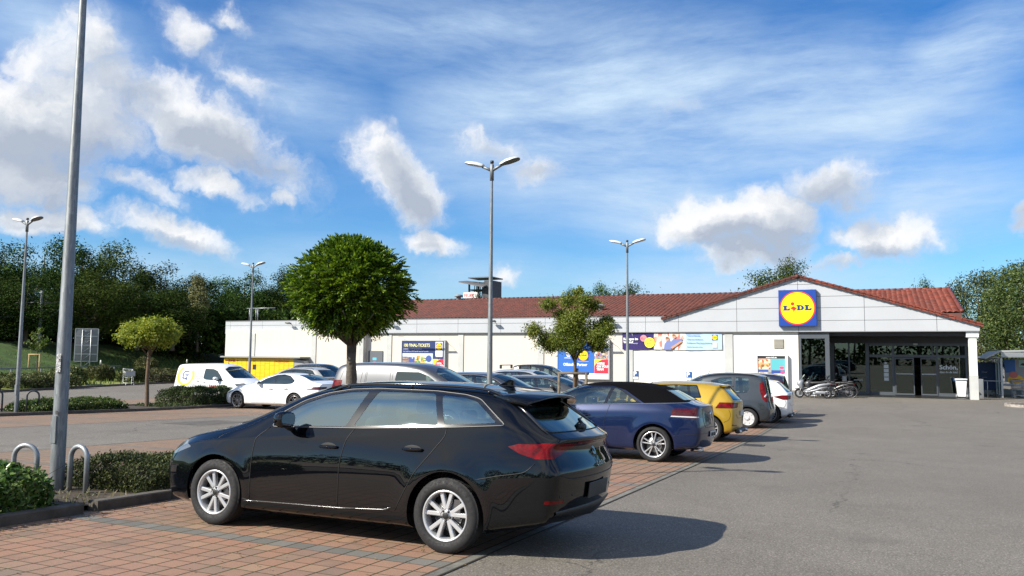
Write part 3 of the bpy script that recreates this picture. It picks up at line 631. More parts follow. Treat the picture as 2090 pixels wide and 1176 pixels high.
    b=B(); b.box((-44.2,54,4.7),(-41.2,56.2,5.65)); b.m=1; b.box((-43.9,53.98,4.95),(-43.4,53.995,5.5)); b.box((-42.9,53.98,4.95),(-41.4,53.995,5.5)); bd(b,'roof_hatch_box',[PW,M('hatch_window',(.08,.09,.1),.3)])
    b=B()
    for x in (-47.9,-47.2): b.tube([(x,52.4,4.7),(x,52.4,5.95)],.025,6)
    b.tube([(-48.2,52.4,5.93),(-45.2,52.4,5.93)],.03,6); b.tube([(-47.9,53.4,4.7),(-47.9,53.4,5.95)],.025,6); bd(b,'roof_ladder_rail',M('galvanised',(.42,.44,.45),.45,.7))
    for (x,y,z,r) in ((-17.5,53.6,5.25,.34),(-32.1,59.9,6.72,.36)):
        b=B(); b.lathe([(r*.55,0),(r*.55,.35),(r,.36),(r*.98,.5),(r*.5,.56),(0,.57)],18,Matrix.Translation((x,y,z)),axis='z'); bd(b,'roof_vent_cap',M('vent_grey',(.22,.23,.24),.6))
    b=B(); b.tube([(5.2,YF-.1,4.16),(5.2,61,4.16)],.065,8); bd(b,'rain_gutter',M('gutter_zinc',(.34,.36,.38),.4,.6))
    # wall flood lights: things of their own
    LG_=['over the yellow parcel lockers','hidden behind the round tree crown','behind the middle lamp post','beside the staked young tree']
    for i,x in enumerate((-42.45,-32.95,-24.5,-15.95)):
        e=empty('wall_floodlight',(x,YF-.01-(.0),4.5),label='small grey floodlight on the white fascia '+LG_[i],cat='wall light',group='floodlights along the fascia')
        b=B(); b.tube([(0,0,.02),(0,-.28,.05)],.02,6); b.build('arm',DK,parent=e)
        b=B(); b.bbox((.02,-.42,0),(.42,.34,.09),.03,Matrix.Rotation(R(-12),4,'X')); b.build('lamp_head',M('flood_grey',(.10,.10,.10),.5),parent=e)
def P3(x,z,y=0): return (x,y,z)
def flat(b,x0,z0,x1,z1,y,d=.003): b.box((x0,y-d,z0),(x1,y,z1))
def picmat(name,cols,scale=9,stretch=(1,1,1)):
    m=newmat(name); nt=m.node_tree; tc=N(nt,'ShaderNodeTexCoord').outputs['Object']; mp=N(nt,'ShaderNodeMapping'); mp.inputs['Scale'].default_value=stretch; nt.links.new(tc,mp.inputs[0])
    ad=N(nt,'ShaderNodeVectorMath'); ad.operation='ADD'; nt.links.new(mp.outputs[0],ad.inputs[0]); s_=N(nt,'ShaderNodeVectorMath'); s_.operation='SCALE'; s_.inputs['Scale'].default_value=.25; nt.links.new(noise(nt,mp.outputs[0],scale*.6,3,.6,1),s_.inputs[0]); nt.links.new(s_.outputs[0],ad.inputs[1])
    v=N(nt,'ShaderNodeTexVoronoi'); v.inputs['Scale'].default_value=scale; nt.links.new(ad.outputs[0],v.inputs['Vector'])
    sp=N(nt,'ShaderNodeSeparateColor'); nt.links.new(v.outputs['Color'],sp.inputs[0])
    c=ramp(nt,[(i/len(cols),k) for i,k in enumerate(cols)],sp.outputs[0],'CONSTANT')
    p=N(nt,'ShaderNodeBsdfPrincipled'); nt.links.new(c,p.inputs['Base Color']); p.inputs['Roughness'].default_value=.5; o=N(nt,'ShaderNodeOutputMaterial'); nt.links.new(p.outputs[0],o.inputs[0]); return m
def disc(b,cx_,cz,r,y,n=40,d=.003,rz=None):
    b.prism([(cx_+r*math.cos(2*PI*i/n),cz+(rz or r)*math.sin(2*PI*i/n)) for i in range(n)],y-d,y)
def logo(parent,cx_,cz,s,y,full=True):
    # round yellow emblem on a blue square, side s, facing -y
    b=B(); flat(b,cx_-s/2,cz-s/2,cx_+s/2,cz+s/2,y,.004); b.build('sign_panel',M('logo_blue',(.008,.05,.30),.4),parent=parent)
    b=B(); disc(b,cx_,cz,s*.478,y-.006,56,.004); b.build('red_ring',M('logo_red',(.72,.02,.02),.4),parent=parent)
    b=B(); disc(b,cx_,cz,s*.446,y-.012,56,.004); b.build('yellow_disc',M('logo_yellow',(.92,.66,.0),.4),parent=parent)
    u=s/890/1.1; Y=y-.018; b=B()
    def pg(pts): b.prism([(cx_+(x-575)*u*1.1,cz-(z-585)*u*1.1) for x,z in pts][::-1],Y-.004,Y)
    L=lambda ox:[(ox,522),(ox+112,522),(ox+112,545),(ox+86,548),(ox+86,612),(ox+108,612),(ox+150,590),(ox+170,590),(ox+160,645),(ox,645),(ox,622),(ox+22,620),(ox+22,547),(ox,545)]
    lm=M('logo_letter',(.008,.03,.17),.4)
    pg(L(232)); b.build('emblem_letter',lm,parent=parent); b=B(); pg([(x,z-10 if z<560 else z) for x,z in L(745)]); b.build('emblem_letter',lm,parent=parent); b=B()
    pg([(555,512),(640,512),(690,522),(728,560),(732,600),(700,632),(650,645),(555,645),(555,622),(578,620),(578,540),(555,536)])
    b.build('emblem_letter',lm,parent=parent)
    b=B(); pg([(636,545),(655,545),(672,562),(672,600),(655,618),(636,618)]); b.v=[(x,yy-.004,z) for x,yy,z in b.v]; b.build('letter_counter',M('logo_yellow',(.92,.66,.0),.4),parent=parent)
    b=B(); pg([(480,540),(560,590),(512,640),(470,688),(482,640),(410,590)]); n=20; pg([(463+42*math.cos(2*PI*i/n),478-40*math.sin(2*PI*i/n)) for i in range(n)][::-1]); b.build('red_letter',M('logo_red',(.72,.02,.02),.4),parent=parent)
def signs():
    W=M('print_white',(.8,.8,.8),.6); NB=M('print_navy',(.012,.03,.13),.5); BL=M('print_blue',(.02,.13,.48),.5); RD=M('print_red',(.75,.02,.05),.5); YE=M('print_yellow',(.9,.7,.03),.5); AL=M('frame_alu',(.5,.52,.53),.4,.6)
    food=picmat('print_food',[(.75,.3,.05),(.1,.25,.05),(.8,.6,.2),(.5,.1,.05),(.75,.7,.6),(.15,.08,.04),(.85,.5,.15),(.2,.35,.08)],7)
    crowd=picmat('print_crowd',[(.3,.18,.12),(.05,.05,.06),(.6,.4,.3),(.7,.65,.6),(.12,.2,.45),(.5,.15,.1),(.25,.25,.2)],8)
    shop=picmat('print_shop',[(.75,.68,.6),(.7,.55,.45),(.5,.35,.28),(.8,.76,.7),(.85,.82,.78),(.6,.2,.15),(.78,.7,.55)],5,(1.4,1,.6))
    # big emblem box on the gable
    e=empty('illuminated_logo_sign',(-4.335,YF-.02,5.19),label='square blue sign with round yellow emblem on the white gable',cat='sign')
    b=B(); b.box((-1.07,-.26,-1.09),(1.07,.0,1.09)); b.build('sign_box',M('logo_blue_side',(.01,.04,.22),.45),parent=e)
    b=B(); b.box((-.85,-.02,1.09),(-.75,.05,1.15)); b.box((.72,-.02,1.09),(.82,.05,1.15)); b.build('bracket',AL,parent=e)
    logo(e,0,0,2.12,-.262)
    # poster with food bag
    def board(x0,x1,z0,z1,nm,label,cat='poster board'):
        e=empty(nm,(x0,YW-.16,z0),label=label,cat=cat); w=x1-x0; h=z1-z0
        b=B(); b.box((0,-.02,0),(w,.14,h)); b.build('backing_board',AL,parent=e)
        b=B(); 
        for (a,c,q,r_) in ((-.05,.0,-.05,h+.05),(w,w+.09,-.05,h+.05)): b.box((a,-.06,q),(c,.15,r_))
        b.box((0,-.06,h),(w,.15,h+.05)); b.box((0,-.06,-.05),(w,.15,0)); b.build('frame',AL,parent=e)
        b=B(); b.tube([(w-.35,.0,h+.05),(w-.3,-.2,h+.3),(w-.05,-.62,h+.33),(w+.05,-.8,h+.2)],.014,6); b.tube([(.25,.0,h+.05),(.2,-.2,h+.3),(.1,-.62,h+.33),(.05,-.8,h+.2)],.014,6); b.build('lamp_arm',AL,parent=e)
        b=B(); b.bbox((w/2,-.85,h+.17),(w+.25,.14,.06),.02); b.build('light_bar',M('bar_white',(.75,.75,.75),.5),parent=e)
        return e,w,h
    e,w,h=board(-32.1,-28.55,1.15,3.2,'billboard','dark blue poster board headed 100 FINAL-TICKETS on the plaster wall')
    b=B(); flat(b,0,0,w,h,-.022); b.build('poster',NB,parent=e)
    b=B(); flat(b,.05,h*.02,w*.74,h*.56,-.028); b.build('poster_sky',M('print_sky',(.5,.62,.75),.5),parent=e)
    b=B(); flat(b,.05,.0,w*.25,h*.44,-.032); b.build('poster_stand',picmat('print_stand',[(.25,.2,.18),(.4,.35,.3),(.12,.1,.1),(.3,.15,.1)],9,(.6,1,2.4)),parent=e)
    b=B(); b.prism([(w*.3,0),(w*.55,0),(w*.57,h*.25),(w*.62,h*.38),(w*.5,h*.46),(w*.42,h*.47),(w*.36,h*.5),(w*.31,h*.3)],-.036,-.032); b.build('poster_groceries',food,parent=e)
    b=B(); b.prism([(w*.18,.1),(w*.31,.1),(w*.31,h*.42),(w*.27,h*.42),(w*.27,h*.36),(w*.22,h*.36),(w*.21,h*.42),(w*.17,h*.42)],-.04,-.036); b.build('poster_bag',M('print_bagblue',(.05,.09,.32),.5),parent=e); b=B(); disc(b,w*.645,h*.37,.24,-.036); b.build('poster_round_badge',M('print_bagblue',(.05,.09,.32),.5),parent=e)
    b=B(); flat(b,w*.8,h*.44,w*.965,h*.97,-.03); b.build('poster_notice',W,parent=e)
    logo(e,w*.883,h*.8,.5,-.034)
    b=B(); flat(b,w*.75,0,w,h*.36,-.03); b.build('poster_corner',YE,parent=e); b=B(); b.prism([(w*.77,0),(w,0),(w,h*.36),(w*.92,h*.36),(w*.82,h*.27)],-.036,-.032); b.build('poster_badge',RD,parent=e)
    text('100 FINAL-TICKETS',.32,M('print_paleyellow',(.9,.85,.35),.5),e,(w*.035,-.03,h*.795),name='poster_headline',bold=.004,sx=.82)
    text('zu gewinnen mit der App beim Einkauf',.1,W,e,(w*.035,-.03,h*.7),name='poster_text'); text('Jetzt mitmachen und 100 Tickets für das grosse Finale sichern',.085,W,e,(w*.035,-.03,h*.615),name='poster_text')
    text("WE'RE\nON YOUR\nTEAM",.15,W,e,(w*.83,-.04,h*.19),name='badge_text',bold=.006)
    # second poster
    e,w,h=board(-19.75,-16.2,.72,3.25,'billboard','bright blue poster board with yellow emblem behind the staked young tree')
    b=B(); flat(b,0,0,w,h,-.022); b.build('poster',W,parent=e); b=B(); flat(b,0,h*.14,w*.73,h,-.028); b.build('poster_blue',BL,parent=e)
    b=B(); flat(b,w*.73,h*.5,w,h*.9,-.028); b.build('poster_fans',crowd,parent=e); b=B(); flat(b,w*.73,h*.14,w,h*.51,-.032); b.build('poster_corner',YE,parent=e)
    b=B(); b.prism([(w*.73,h*.14),(w,h*.14),(w,h*.51),(w*.88,h*.5),(w*.77,h*.42),(w*.735,h*.33)],-.038,-.034); b.build('poster_badge',RD,parent=e)
    b=B(); flat(b,w*.8,h*.72,w*.965,h*.99,-.034); b.build('poster_notice',W,parent=e); logo(e,w*.883,h*.865,.46,-.038)
    b=B(); flat(b,w*.405,h*.45,w*.615,h*.76,-.031,.002); b.build('emblem_outline',W,parent=e); logo(e,w*.51,h*.605,.74,-.034)
    b=B(); flat(b,w*.345,h*.5,w*.352,h*.76,-.031); n=9
    for i in range(n): a=2*PI*i/n+.2; disc(b,w*.215+.15*math.cos(a),h*.66+.2*math.sin(a),.055,-.031,10)
    disc(b,w*.215,h*.66,.09,-.031,14); b.build('football_mark',W,parent=e)
    text('OFFICIAL',.11,W,e,(w*.13,-.03,h*.52),name='poster_text',bold=.003); text('Offizieller Partner',.25,W,e,(w*.11,-.03,h*.33),name='poster_headline',bold=.01,sx=.93); text("WE'RE\nON YOUR\nTEAM",.19,W,e,(w*.775,-.042,h*.37),name='badge_text',bold=.012)
    # recruitment banner
    e=empty('wall_banner',(-15.27,YW-.07,2.66),label='wide recruiting banner hung under the fascia, purple left end and light blue right end',cat='banner'); w=6.42; h=1.08
    def wav(x0,x1,mat,nm,y=0,z0=0,z1=h):
        b=B(); n=max(2,int((x1-x0)/.12)); b.smooth=True
        for i in range(n+1):
            x=lerp(x0,x1,i/n)
            for k in range(5): b.v.append((x,y-.012*math.sin(x*3.1+k*.8)-.008*math.sin(x*9+k),lerp(z0,z1,k/4)-(.02*math.sin(x*1.7) if k==0 else 0)))
        for i in range(n):
            for k in range(4): a=i*5+k; b.f.append((a,a+5,a+6,a+1)); b.mi.append(0); b.sm.append(True)
        n0=len(b.v); b.v+=[(x,yy+.004,z) for x,yy,z in b.v[:n0]]; m=len(b.f)
        for f in b.f[:m]: b.f.append(tuple(q+n0 for q in f[::-1])); b.mi.append(0); b.sm.append(True)
        return b.build(nm,mat,parent=e)
    wav(0,2.15,M('banner_purple',(.035,.02,.12),.35),'banner_cloth'); wav(2.1,4.15,shop,'banner_photo',-.006); wav(4.1,w,M('banner_lightblue',(.42,.58,.75),.4),'banner_cloth',-.004)
    b=B(); b.prism([(2.75,.0),(3.25,.0),(3.2,.35),(3.3,.4),(3.15,.6),(2.95,.58),(2.8,.35)],-.05,-.044); b.prism([(3.2,.1),(3.5,.3),(4.0,.62),(3.9,.72),(3.6,.68),(3.4,.7),(3.2,.5)],-.06,-.052); b.build('printed_shirt',M('print_shirt',(.16,.2,.42),.6),parent=e)
    b=B(); disc(b,2.98,.68,.12,-.052,16); disc(b,3.42,.83,.12,-.062,16); b.prism([(3.3,.05),(3.95,.5),(3.88,.58),(3.2,.15)],-.07,-.064); b.build('printed_face',M('print_skin',(.55,.28,.18),.6),parent=e)
    b=B(); disc(b,2.98,.76,.11,-.058,14,rz=.08); disc(b,3.4,.93,.1,-.066,14,rz=.06); b.build('printed_hair',M('print_hair',(.25,.12,.05),.6),parent=e)
    b=B(); disc(b,1.43,.73,.215,-.05); b.build('pink_disc',M('print_pink',(.85,.25,.27),.5),parent=e); b=B(); disc(b,1.83,.45,.335,-.062); b.build('yellow_disc',M('print_lemon',(.9,.82,.05),.5),parent=e)
    text('Kollegen im\nVerkauf',.205,W,e,(.08,-.04,.62),name='banner_text',bold=.01); text('(m/w/d)',.1,W,e,(.72,-.04,.37),name='banner_text')
    text('Jetzt\nbewerben',.07,NB,e,(1.28,-.058,.74),name='banner_text'); text('In Vollzeit\noder als\nMinijob',.1,NB,e,(1.63,-.07,.56),name='banner_text')
    TX=M('print_textblue',(.05,.14,.35),.5)
    for i,(t,s) in enumerate((('Wertschätzung',.13),('Überstundenkonto',.13),('Kollektive Mitarbeiterleistung',.13),('Bewirb dich jetzt online',.1))): text(t,s,TX,e,(4.25,-.04,.86-i*.235),name='banner_text')
    logo(e,5.98,.78,.34,-.03)
    b=B(); flat(b,5.83,.12,6.14,.46,-.03); b.build('grey_patch',M('print_grey',(.5,.5,.5),.6),parent=e)
    # parking signs
    for x,t in ((-14.4,'beside the grey pilaster under the banner'),(-10.95,'above the roof of the grey high-roof car')):
        e=empty('parking_sign',(x,YW-.03,1.1),label='small blue parking sign with a white P '+t,cat='sign',group='small P signs on the white wall')
        b=B(); b.box((-.18,-.01,-.18),(.18,.02,.18)); b.build('sign_plate',M('sign_pblue',(.02,.09,.28),.4),parent=e); text('P',.42,W,e,(-.15,-.013,-.15),name='letter',bold=.012)
        b=B(); b.box((-.16,-.01,-.36),(.16,.01,-.2)); b.build('sub_plate',M('sub_white',(.7,.7,.7),.5),parent=e)
    # offer board with leaflets
    e=empty('offer_board',(-6.72,YW-.12,.72),label='white framed offer board with colourful printed panels beside the glass entrance',cat='notice board'); w=1.62; h=1.6
    b=B(); b.box((0,-.03,0),(w,.11,h)); b.build('backing_board',AL,parent=e)
    b=B(); b.box((-.12,-.1,-.3),(.0,.12,h+.08)); b.box((w,-.12,-.3),(w+.14,.12,h+.06)); b.box((0,-.09,h),(w,.1,h+.06)); b.build('frame',M('frame_white',(.72,.73,.72),.5),parent=e)
    b=B(); flat(b,.02,h-.16,w-.02,h-.01,-.032); b.build('header_strip',M('print_black',(.02,.02,.025),.5),parent=e); text('www.lidl.de',.13,W,e,(.5,-.037,h-.13),name='header_text',bold=.004)
    b=B(); flat(b,.04,h*.5,.74,h-.18,-.032); b.build('printed_panel',picmat('print_grill',[(.8,.3,.12),(.2,.12,.05),(.8,.6,.4),(.5,.1,.04),(.7,.65,.5),(.9,.4,.15)],8),parent=e)
    b=B(); flat(b,.79,h*.47,w-.03,h-.18,-.032); b.build('printed_panel',M('print_teal',(.1,.42,.46),.5),parent=e)
    b=B(); flat(b,.06,h*.4,.62,h*.47,-.036); flat(b,.8,h*.34,w-.05,h*.46,-.036); b.build('printed_band',M('print_band',(.03,.07,.3),.5),parent=e)
    b=B(); disc(b,w-.22,h*.56,.15,-.036,16,rz=.08); disc(b,w-.18,h*.4,.12,-.042,16,rz=.07); b.build('price_flash',M('print_magenta',(.8,.08,.22),.5),parent=e)
    b=B(); flat(b,.04,.03,w-.04,h*.37,-.032); b.build('printed_panel',picmat('print_goods',[(.75,.7,.65),(.5,.3,.2),(.8,.75,.5),(.8,.78,.78),(.6,.5,.6),(.08,.05,.04),(.75,.55,.35)],6),parent=e)
# ================================================================ lamp posts, trees, planting
def galv():
    m=newmat('galvanised_pole'); nt=m.node_tree; tc=N(nt,'ShaderNodeTexCoord').outputs['Object']
    mp=N(nt,'ShaderNodeMapping'); mp.inputs['Scale'].default_value=(1,1,.18); nt.links.new(tc,mp.inputs[0])
    v=N(nt,'ShaderNodeTexVoronoi'); v.inputs['Scale'].default_value=60; nt.links.new(mp.outputs[0],v.inputs['Vector'])
    sp=N(nt,'ShaderNodeSeparateColor'); nt.links.new(v.outputs['Color'],sp.inputs[0])
    c=ramp(nt,[(0,(.17,.185,.195)),(1,(.27,.285,.29))],sp.outputs[0]); c=mixc(nt,ramp(nt,[(.4,0),(.7,.6)],noise(nt,mp.outputs[0],7,6,.65)),c,(.15,.16,.165))
    p=N(nt,'ShaderNodeBsdfPrincipled'); nt.links.new(c,p.inputs['Base Color']); p.inputs['Metallic'].default_value=.55; p.inputs['Roughness'].default_value=.52
    o=N(nt,'ShaderNodeOutputMaterial'); nt.links.new(p.outputs[0],o.inputs[0]); return m
def lamps():
    G=galv(); HW=M('lamp_head_light',(.58,.6,.6),.4); HD=M('lamp_glass_dark',(.06,.06,.055),.3); BK=M('black_plastic',(.02,.02,.022),.5)
    H=6.35
    def lamp(x,y,label,r0=.066,rz=0,H=6.35):
        e=empty('lamp_post',(x,y,GZ(y)+.03),rz,label=label,cat='street lamp',group='double-headed parking lot lamps')
        b=B(); b.lathe([(r0,0),(r0*.93,1.9),(r0*.90,1.91),(r0*.42,H-.42),(r0*.42,H-.1)],20,axis='z'); b.build('pole',G,parent=e)
        b=B(); b.lathe([(r0*.5,0),(r0*.68,0),(r0*.68,.36),(r0*.5,.37)],16,Matrix.Translation((0,0,H-.45)),axis='z'); b.m=1; b.lathe([(r0*.72,0),(r0*.72,.02)],16,Matrix.Translation((0,0,H-.45)),axis='z'); b.lathe([(0,.0),(r0*.62,0),(r0*.62,.06),(0,.07)],16,Matrix.Translation((0,0,H-.06)),axis='z'); b.build('pole_cap',[G,BK],parent=e)
        b=B(); b.cbox((0,-r0*.985,.75),(.09,.012,.32)); b.build('service_hatch',G,parent=e)
        for s in (1,-1):
            b=B(); b.tube([(s*.02,0,H-.22),(s*.12,0,H-.17),(s*.24,0,H-.115)],.033,10); a=b.build('arm',G,parent=e)
            # luminaire: rounded flat shell, dark glass below
            n=14; sec=[]
            prof=[(0,.055,.06),(.04,.085,.075),(.12,.10,.085),(.25,.155,.10),(.45,.165,.09),(.58,.15,.07),(.66,.10,.045),(.69,.03,.02)]
            Mx=Matrix.Translation((s*.21,0,H-.12))@(Matrix.Identity(4) if s>0 else Matrix.Rotation(PI,4,'Z'))@Matrix.Rotation(R(-14),4,'Y')@Matrix.Diagonal((.70,.82,.82,1))
            vs=[];b=B()
            for (x_,w,h) in prof:
                for k in range(n): q=PI*k/(n-1); vs.append(Mx@Vector((x_,w*math.cos(q),h*math.sin(q)**.7 if 0<k<n-1 else 0)))
            fs=[]
            for i in range(len(prof)-1):
                for k in range(n-1): fs.append((i*n+k,i*n+k+1,(i+1)*n+k+1,(i+1)*n+k))
            fs.append(tuple(range(n))); fs.append(tuple((len(prof)-1)*n+n-1-k for k in range(n)))
            b.add(vs,fs,True); hd=b.build('lamp_head',HW,parent=e,fixn=True)
            b=B(); vs=[Mx@Vector((x_,sg*w*.96,-.012*(1 if 0<i<7 else .2))) for sg in (1,-1) for i,(x_,w,h) in enumerate(prof)]
            m=len(prof); fs=[(i,i+1,m+i+1,m+i) for i in range(m-1)]
            vs2=[v+Vector((0,0,.012)) for v in vs]; b.add(vs,fs,False); b.add(vs2,[f[::-1] for f in fs],False); b.build('lamp_glass',HD,parent=hd)
        return e
    L1=lamp(-8.98,6.68,'closest tall steel lamp post with a torn sticker beside the steel hoop',r0=.082,H=7.5)
    b=B(); b.cbox((.04,-.089,1.42+.12),(.075,.004,.22)); b.build('sticker',picmat('sticker_print',[(.05,.05,.05),(.5,.5,.48),(.2,.2,.2),(.6,.6,.6)],40),parent=L1)
    b=B(); b.cbox((.05,-.088,.95),(.035,.004,.045)); b.build('sticker',M('sticker_dark',(.05,.05,.05),.5),parent=L1)
    lamp(-7.85,16.15,'double lamp post rising behind the roof of the black estate car')
    lamp(-8.12,27.9,'double lamp post behind the yellow hatchback, in front of the wall banner')
    lamp(-25.35,17.3,'double lamp post beside the two dark bicycle hoops at the far left')
    lamp(-26.3,28.9,'double lamp post between the lettered white van and the white saloon car')
def hoops():
    G=MATS.get('hoopsteel') or M('hoop_galvanised',(.30,.32,.33),.45,.6,var=.15,vs=9); D=M('hoop_dark',(.06,.065,.07),.5,.3)
    def hoop(x,y,w,h,mat,label,rz=0,r=.03):
        e=tag(B().tube([(-w/2,0,-.15)]+[(-w/2,0,h-w/2)]+[(-w/2*math.cos(a),0,h-w/2+w/2*math.sin(a)) for a in [PI*k/12 for k in range(1,12)]]+[(w/2,0,h-w/2),(w/2,0,-.15)],r,12).build('bicycle_hoop',mat,loc=(x,y,GZ(y)+.03),rot=(0,0,rz)),label,'bike stand','steel hoops for leaning bicycles'); return e
    hoop(-8.63,6.69,.28,.56,G,'light grey steel hoop standing beside the closest lamp post',R(0))
    hoop(-9.62,6.72,.30,.52,G,'light grey steel hoop half buried in the leafy hedge at the left edge',R(20))
    hoop(-25.0,17.6,.34,.72,D,'dark steel hoop just right of the far left lamp post',R(60),.028)
    hoop(-26.0,17.05,.34,.72,D,'dark steel hoop left of the far left lamp post, cut by the picture edge',R(60),.028)
TREEM=None
def tree(name,x,y,z0,H,trunk_h,trunk_r,cr,ch,mat,seed,label,n=6000,leaf=.3,clumps=40,group=None,cat='tree',base=None,flat=1,spread=1,limbs=7,lean=0,sparse=.75,bark=None,noise_=.22,egg=0):
    rnd=random.Random(seed); e=empty(name,(x,y,z0),label=label,cat=cat,group=group)
    BK=bark or M('bark',(.085,.07,.055),.95,var=.4,vs=6,bump=1,bs=25)
    b=B(); b.smooth=True
    top=(lean*.5,0,trunk_h); cc=Vector((lean,0,H-ch/2))
    b.tube([(0,0,-.2),(0,0,.05),(rnd.uniform(-.03,.03)+lean*.2,rnd.uniform(-.03,.03),trunk_h*.5),top,(lean*.8,0,H-ch*.45),(lean,0,H-ch*.2)],[trunk_r*1.25,trunk_r*1.08,trunk_r*.95,trunk_r*.85,trunk_r*.45,trunk_r*.12],9)
    C=[]
    for i in range(clumps):
        # points spread over an ellipsoid with irregular radius
        u=rnd.uniform(-1,1); a=rnd.uniform(0,2*PI); r=(1-u*u)**.5
        rr=rnd.uniform(.62,1.0)*(1+noise_*math.sin(a*3+seed)*r)
        k=1-egg*max(0,u)
        p=cc+Vector((r*math.cos(a)*cr*rr*k,r*math.sin(a)*cr*rr*spread*k,u*ch/2*rr*flat)); C.append(p)
    for i in range(limbs):
        p=C[i%len(C)]; h0=rnd.uniform(trunk_h*.85,trunk_h+ (H-trunk_h)*.4); s=Vector((lean*.6,0,h0)); mid=s.lerp(p,.5)+Vector((0,0,-.05*cr)); b.tube([s,mid,s.lerp(p,.92)],[trunk_r*.4,trunk_r*.25,trunk_r*.08],5)
    b.build('trunk',BK,parent=e)
    b=B(); by={}; sg=cr*.20*(1.25-sparse*.4)
    wts=[rnd.uniform(.4,1.4) for _ in C]
    for i in range(n):
        c=rnd.choices(C,wts)[0] if i%8 else cc+Vector((rnd.gauss(0,cr*.35),rnd.gauss(0,cr*.35),rnd.gauss(0,ch*.16)))
        q=Vector((rnd.gauss(0,1),rnd.gauss(0,1),rnd.gauss(0,.75))); 
        q=q.normalized()*rnd.uniform(.7,1.12)*(1.25 if rnd.random()<.8 else .8)*sg*(1+.25*math.sin(q.x*5+q.y*3)); by.setdefault(tuple(c),[]).append(c+q)
    for c,L in by.items(): leaves(b,L,leaf,rnd,up=.55,outward=Vector(c)-Vector((0,0,sg*.3)))
    cr_o=b.build('crown',mat,parent=e); return e
def round_tree():
    # clipped ball-headed tree with long drooping leaf sprays
    rnd=random.Random(5); x,y=-8.55,11.95
    e=empty('round_headed_tree',(x,y,GZ(y)+.04),label='tree with a dense dark green ball crown rising behind the black estate car',cat='tree')
    b=B(); b.smooth=True; b.tube([(0,0,-.1),(.02,0,.6),(0,.01,1.20),(.015,0,1.38),(0,0,1.7),(0,.0,2.1),(0,0,2.8)],[.10,.088,.085,.10,.082,.09,.04],12)
    for i in range(16):
        a=i*2.4; r=rnd.uniform(.6,1.25); r*=.8; b.tube([(0,0,1.95),(r*.5*math.cos(a),r*.5*math.sin(a),2.3),(r*math.cos(a),r*math.sin(a),2.4+rnd.uniform(0,1.0))],[.035,.022,.008],5)
    b.build('trunk',M('bark_grey',(.10,.085,.068),.95,var=.45,vs=7,bump=1.2,bs=30),parent=e)
    LM=leafmat('leaf_round',[(.010,.028,.004),(.040,.085,.008),(.12,.19,.012),(.27,.35,.025)],.32,.42)
    b=B(); c=Vector((-.05,0,2.97))
    def radius(u,a): 
        k=1.0*(1-.12*u*u) if u>=0 else 1.0*(1-.1*u*u)
        return k*(1+.05*math.sin(3*a+1)+.06*math.sin(5*a+u*4)+.05*math.sin(9*a+u*11)+.045*math.sin(13*a-u*17))
    for i in range(4600):
        u=rnd.uniform(-.92,1); a=rnd.uniform(0,2*PI); r=(1-u*u)**.5
        f=rnd.uniform(.55,1.0)**.6 if rnd.random()<.8 else rnd.uniform(.2,.7)
        rad=radius(u,a)*f
        zz=u*.93 if u>0 else u*.80
        p=c+Vector((r*math.cos(a)*rad,r*math.sin(a)*rad,zz*f*1.0))
        d=(p-c).normalized(); d=(d+Vector((rnd.gauss(0,.45),rnd.gauss(0,.45),rnd.gauss(0,.35)+.25))).normalized()
        L=rnd.uniform(.10,.19); side=d.cross(Vector((0,0,1))); side=side.normalized() if side.length>.1 else Vector((1,0,0)); nn=side.cross(d).normalized()
        m=rnd.randint(3,5)
        for k in range(m):
            t=(k+1)/m; q=p+d*L*t+Vector((0,0,-.05*t*t))
            for s in (-1,1):
                w=side*s*(.068*(1-.45*t))+d*.03+nn*rnd.uniform(-.02,.02); hw=d*.026; b.add([q-hw,q+w*.6-hw*1.1+nn*.01,q+w+Vector((0,0,-.015)),q+w*.6+hw*1.2],[(0,1,2,3)],False)
    b.build('crown',LM,parent=e)
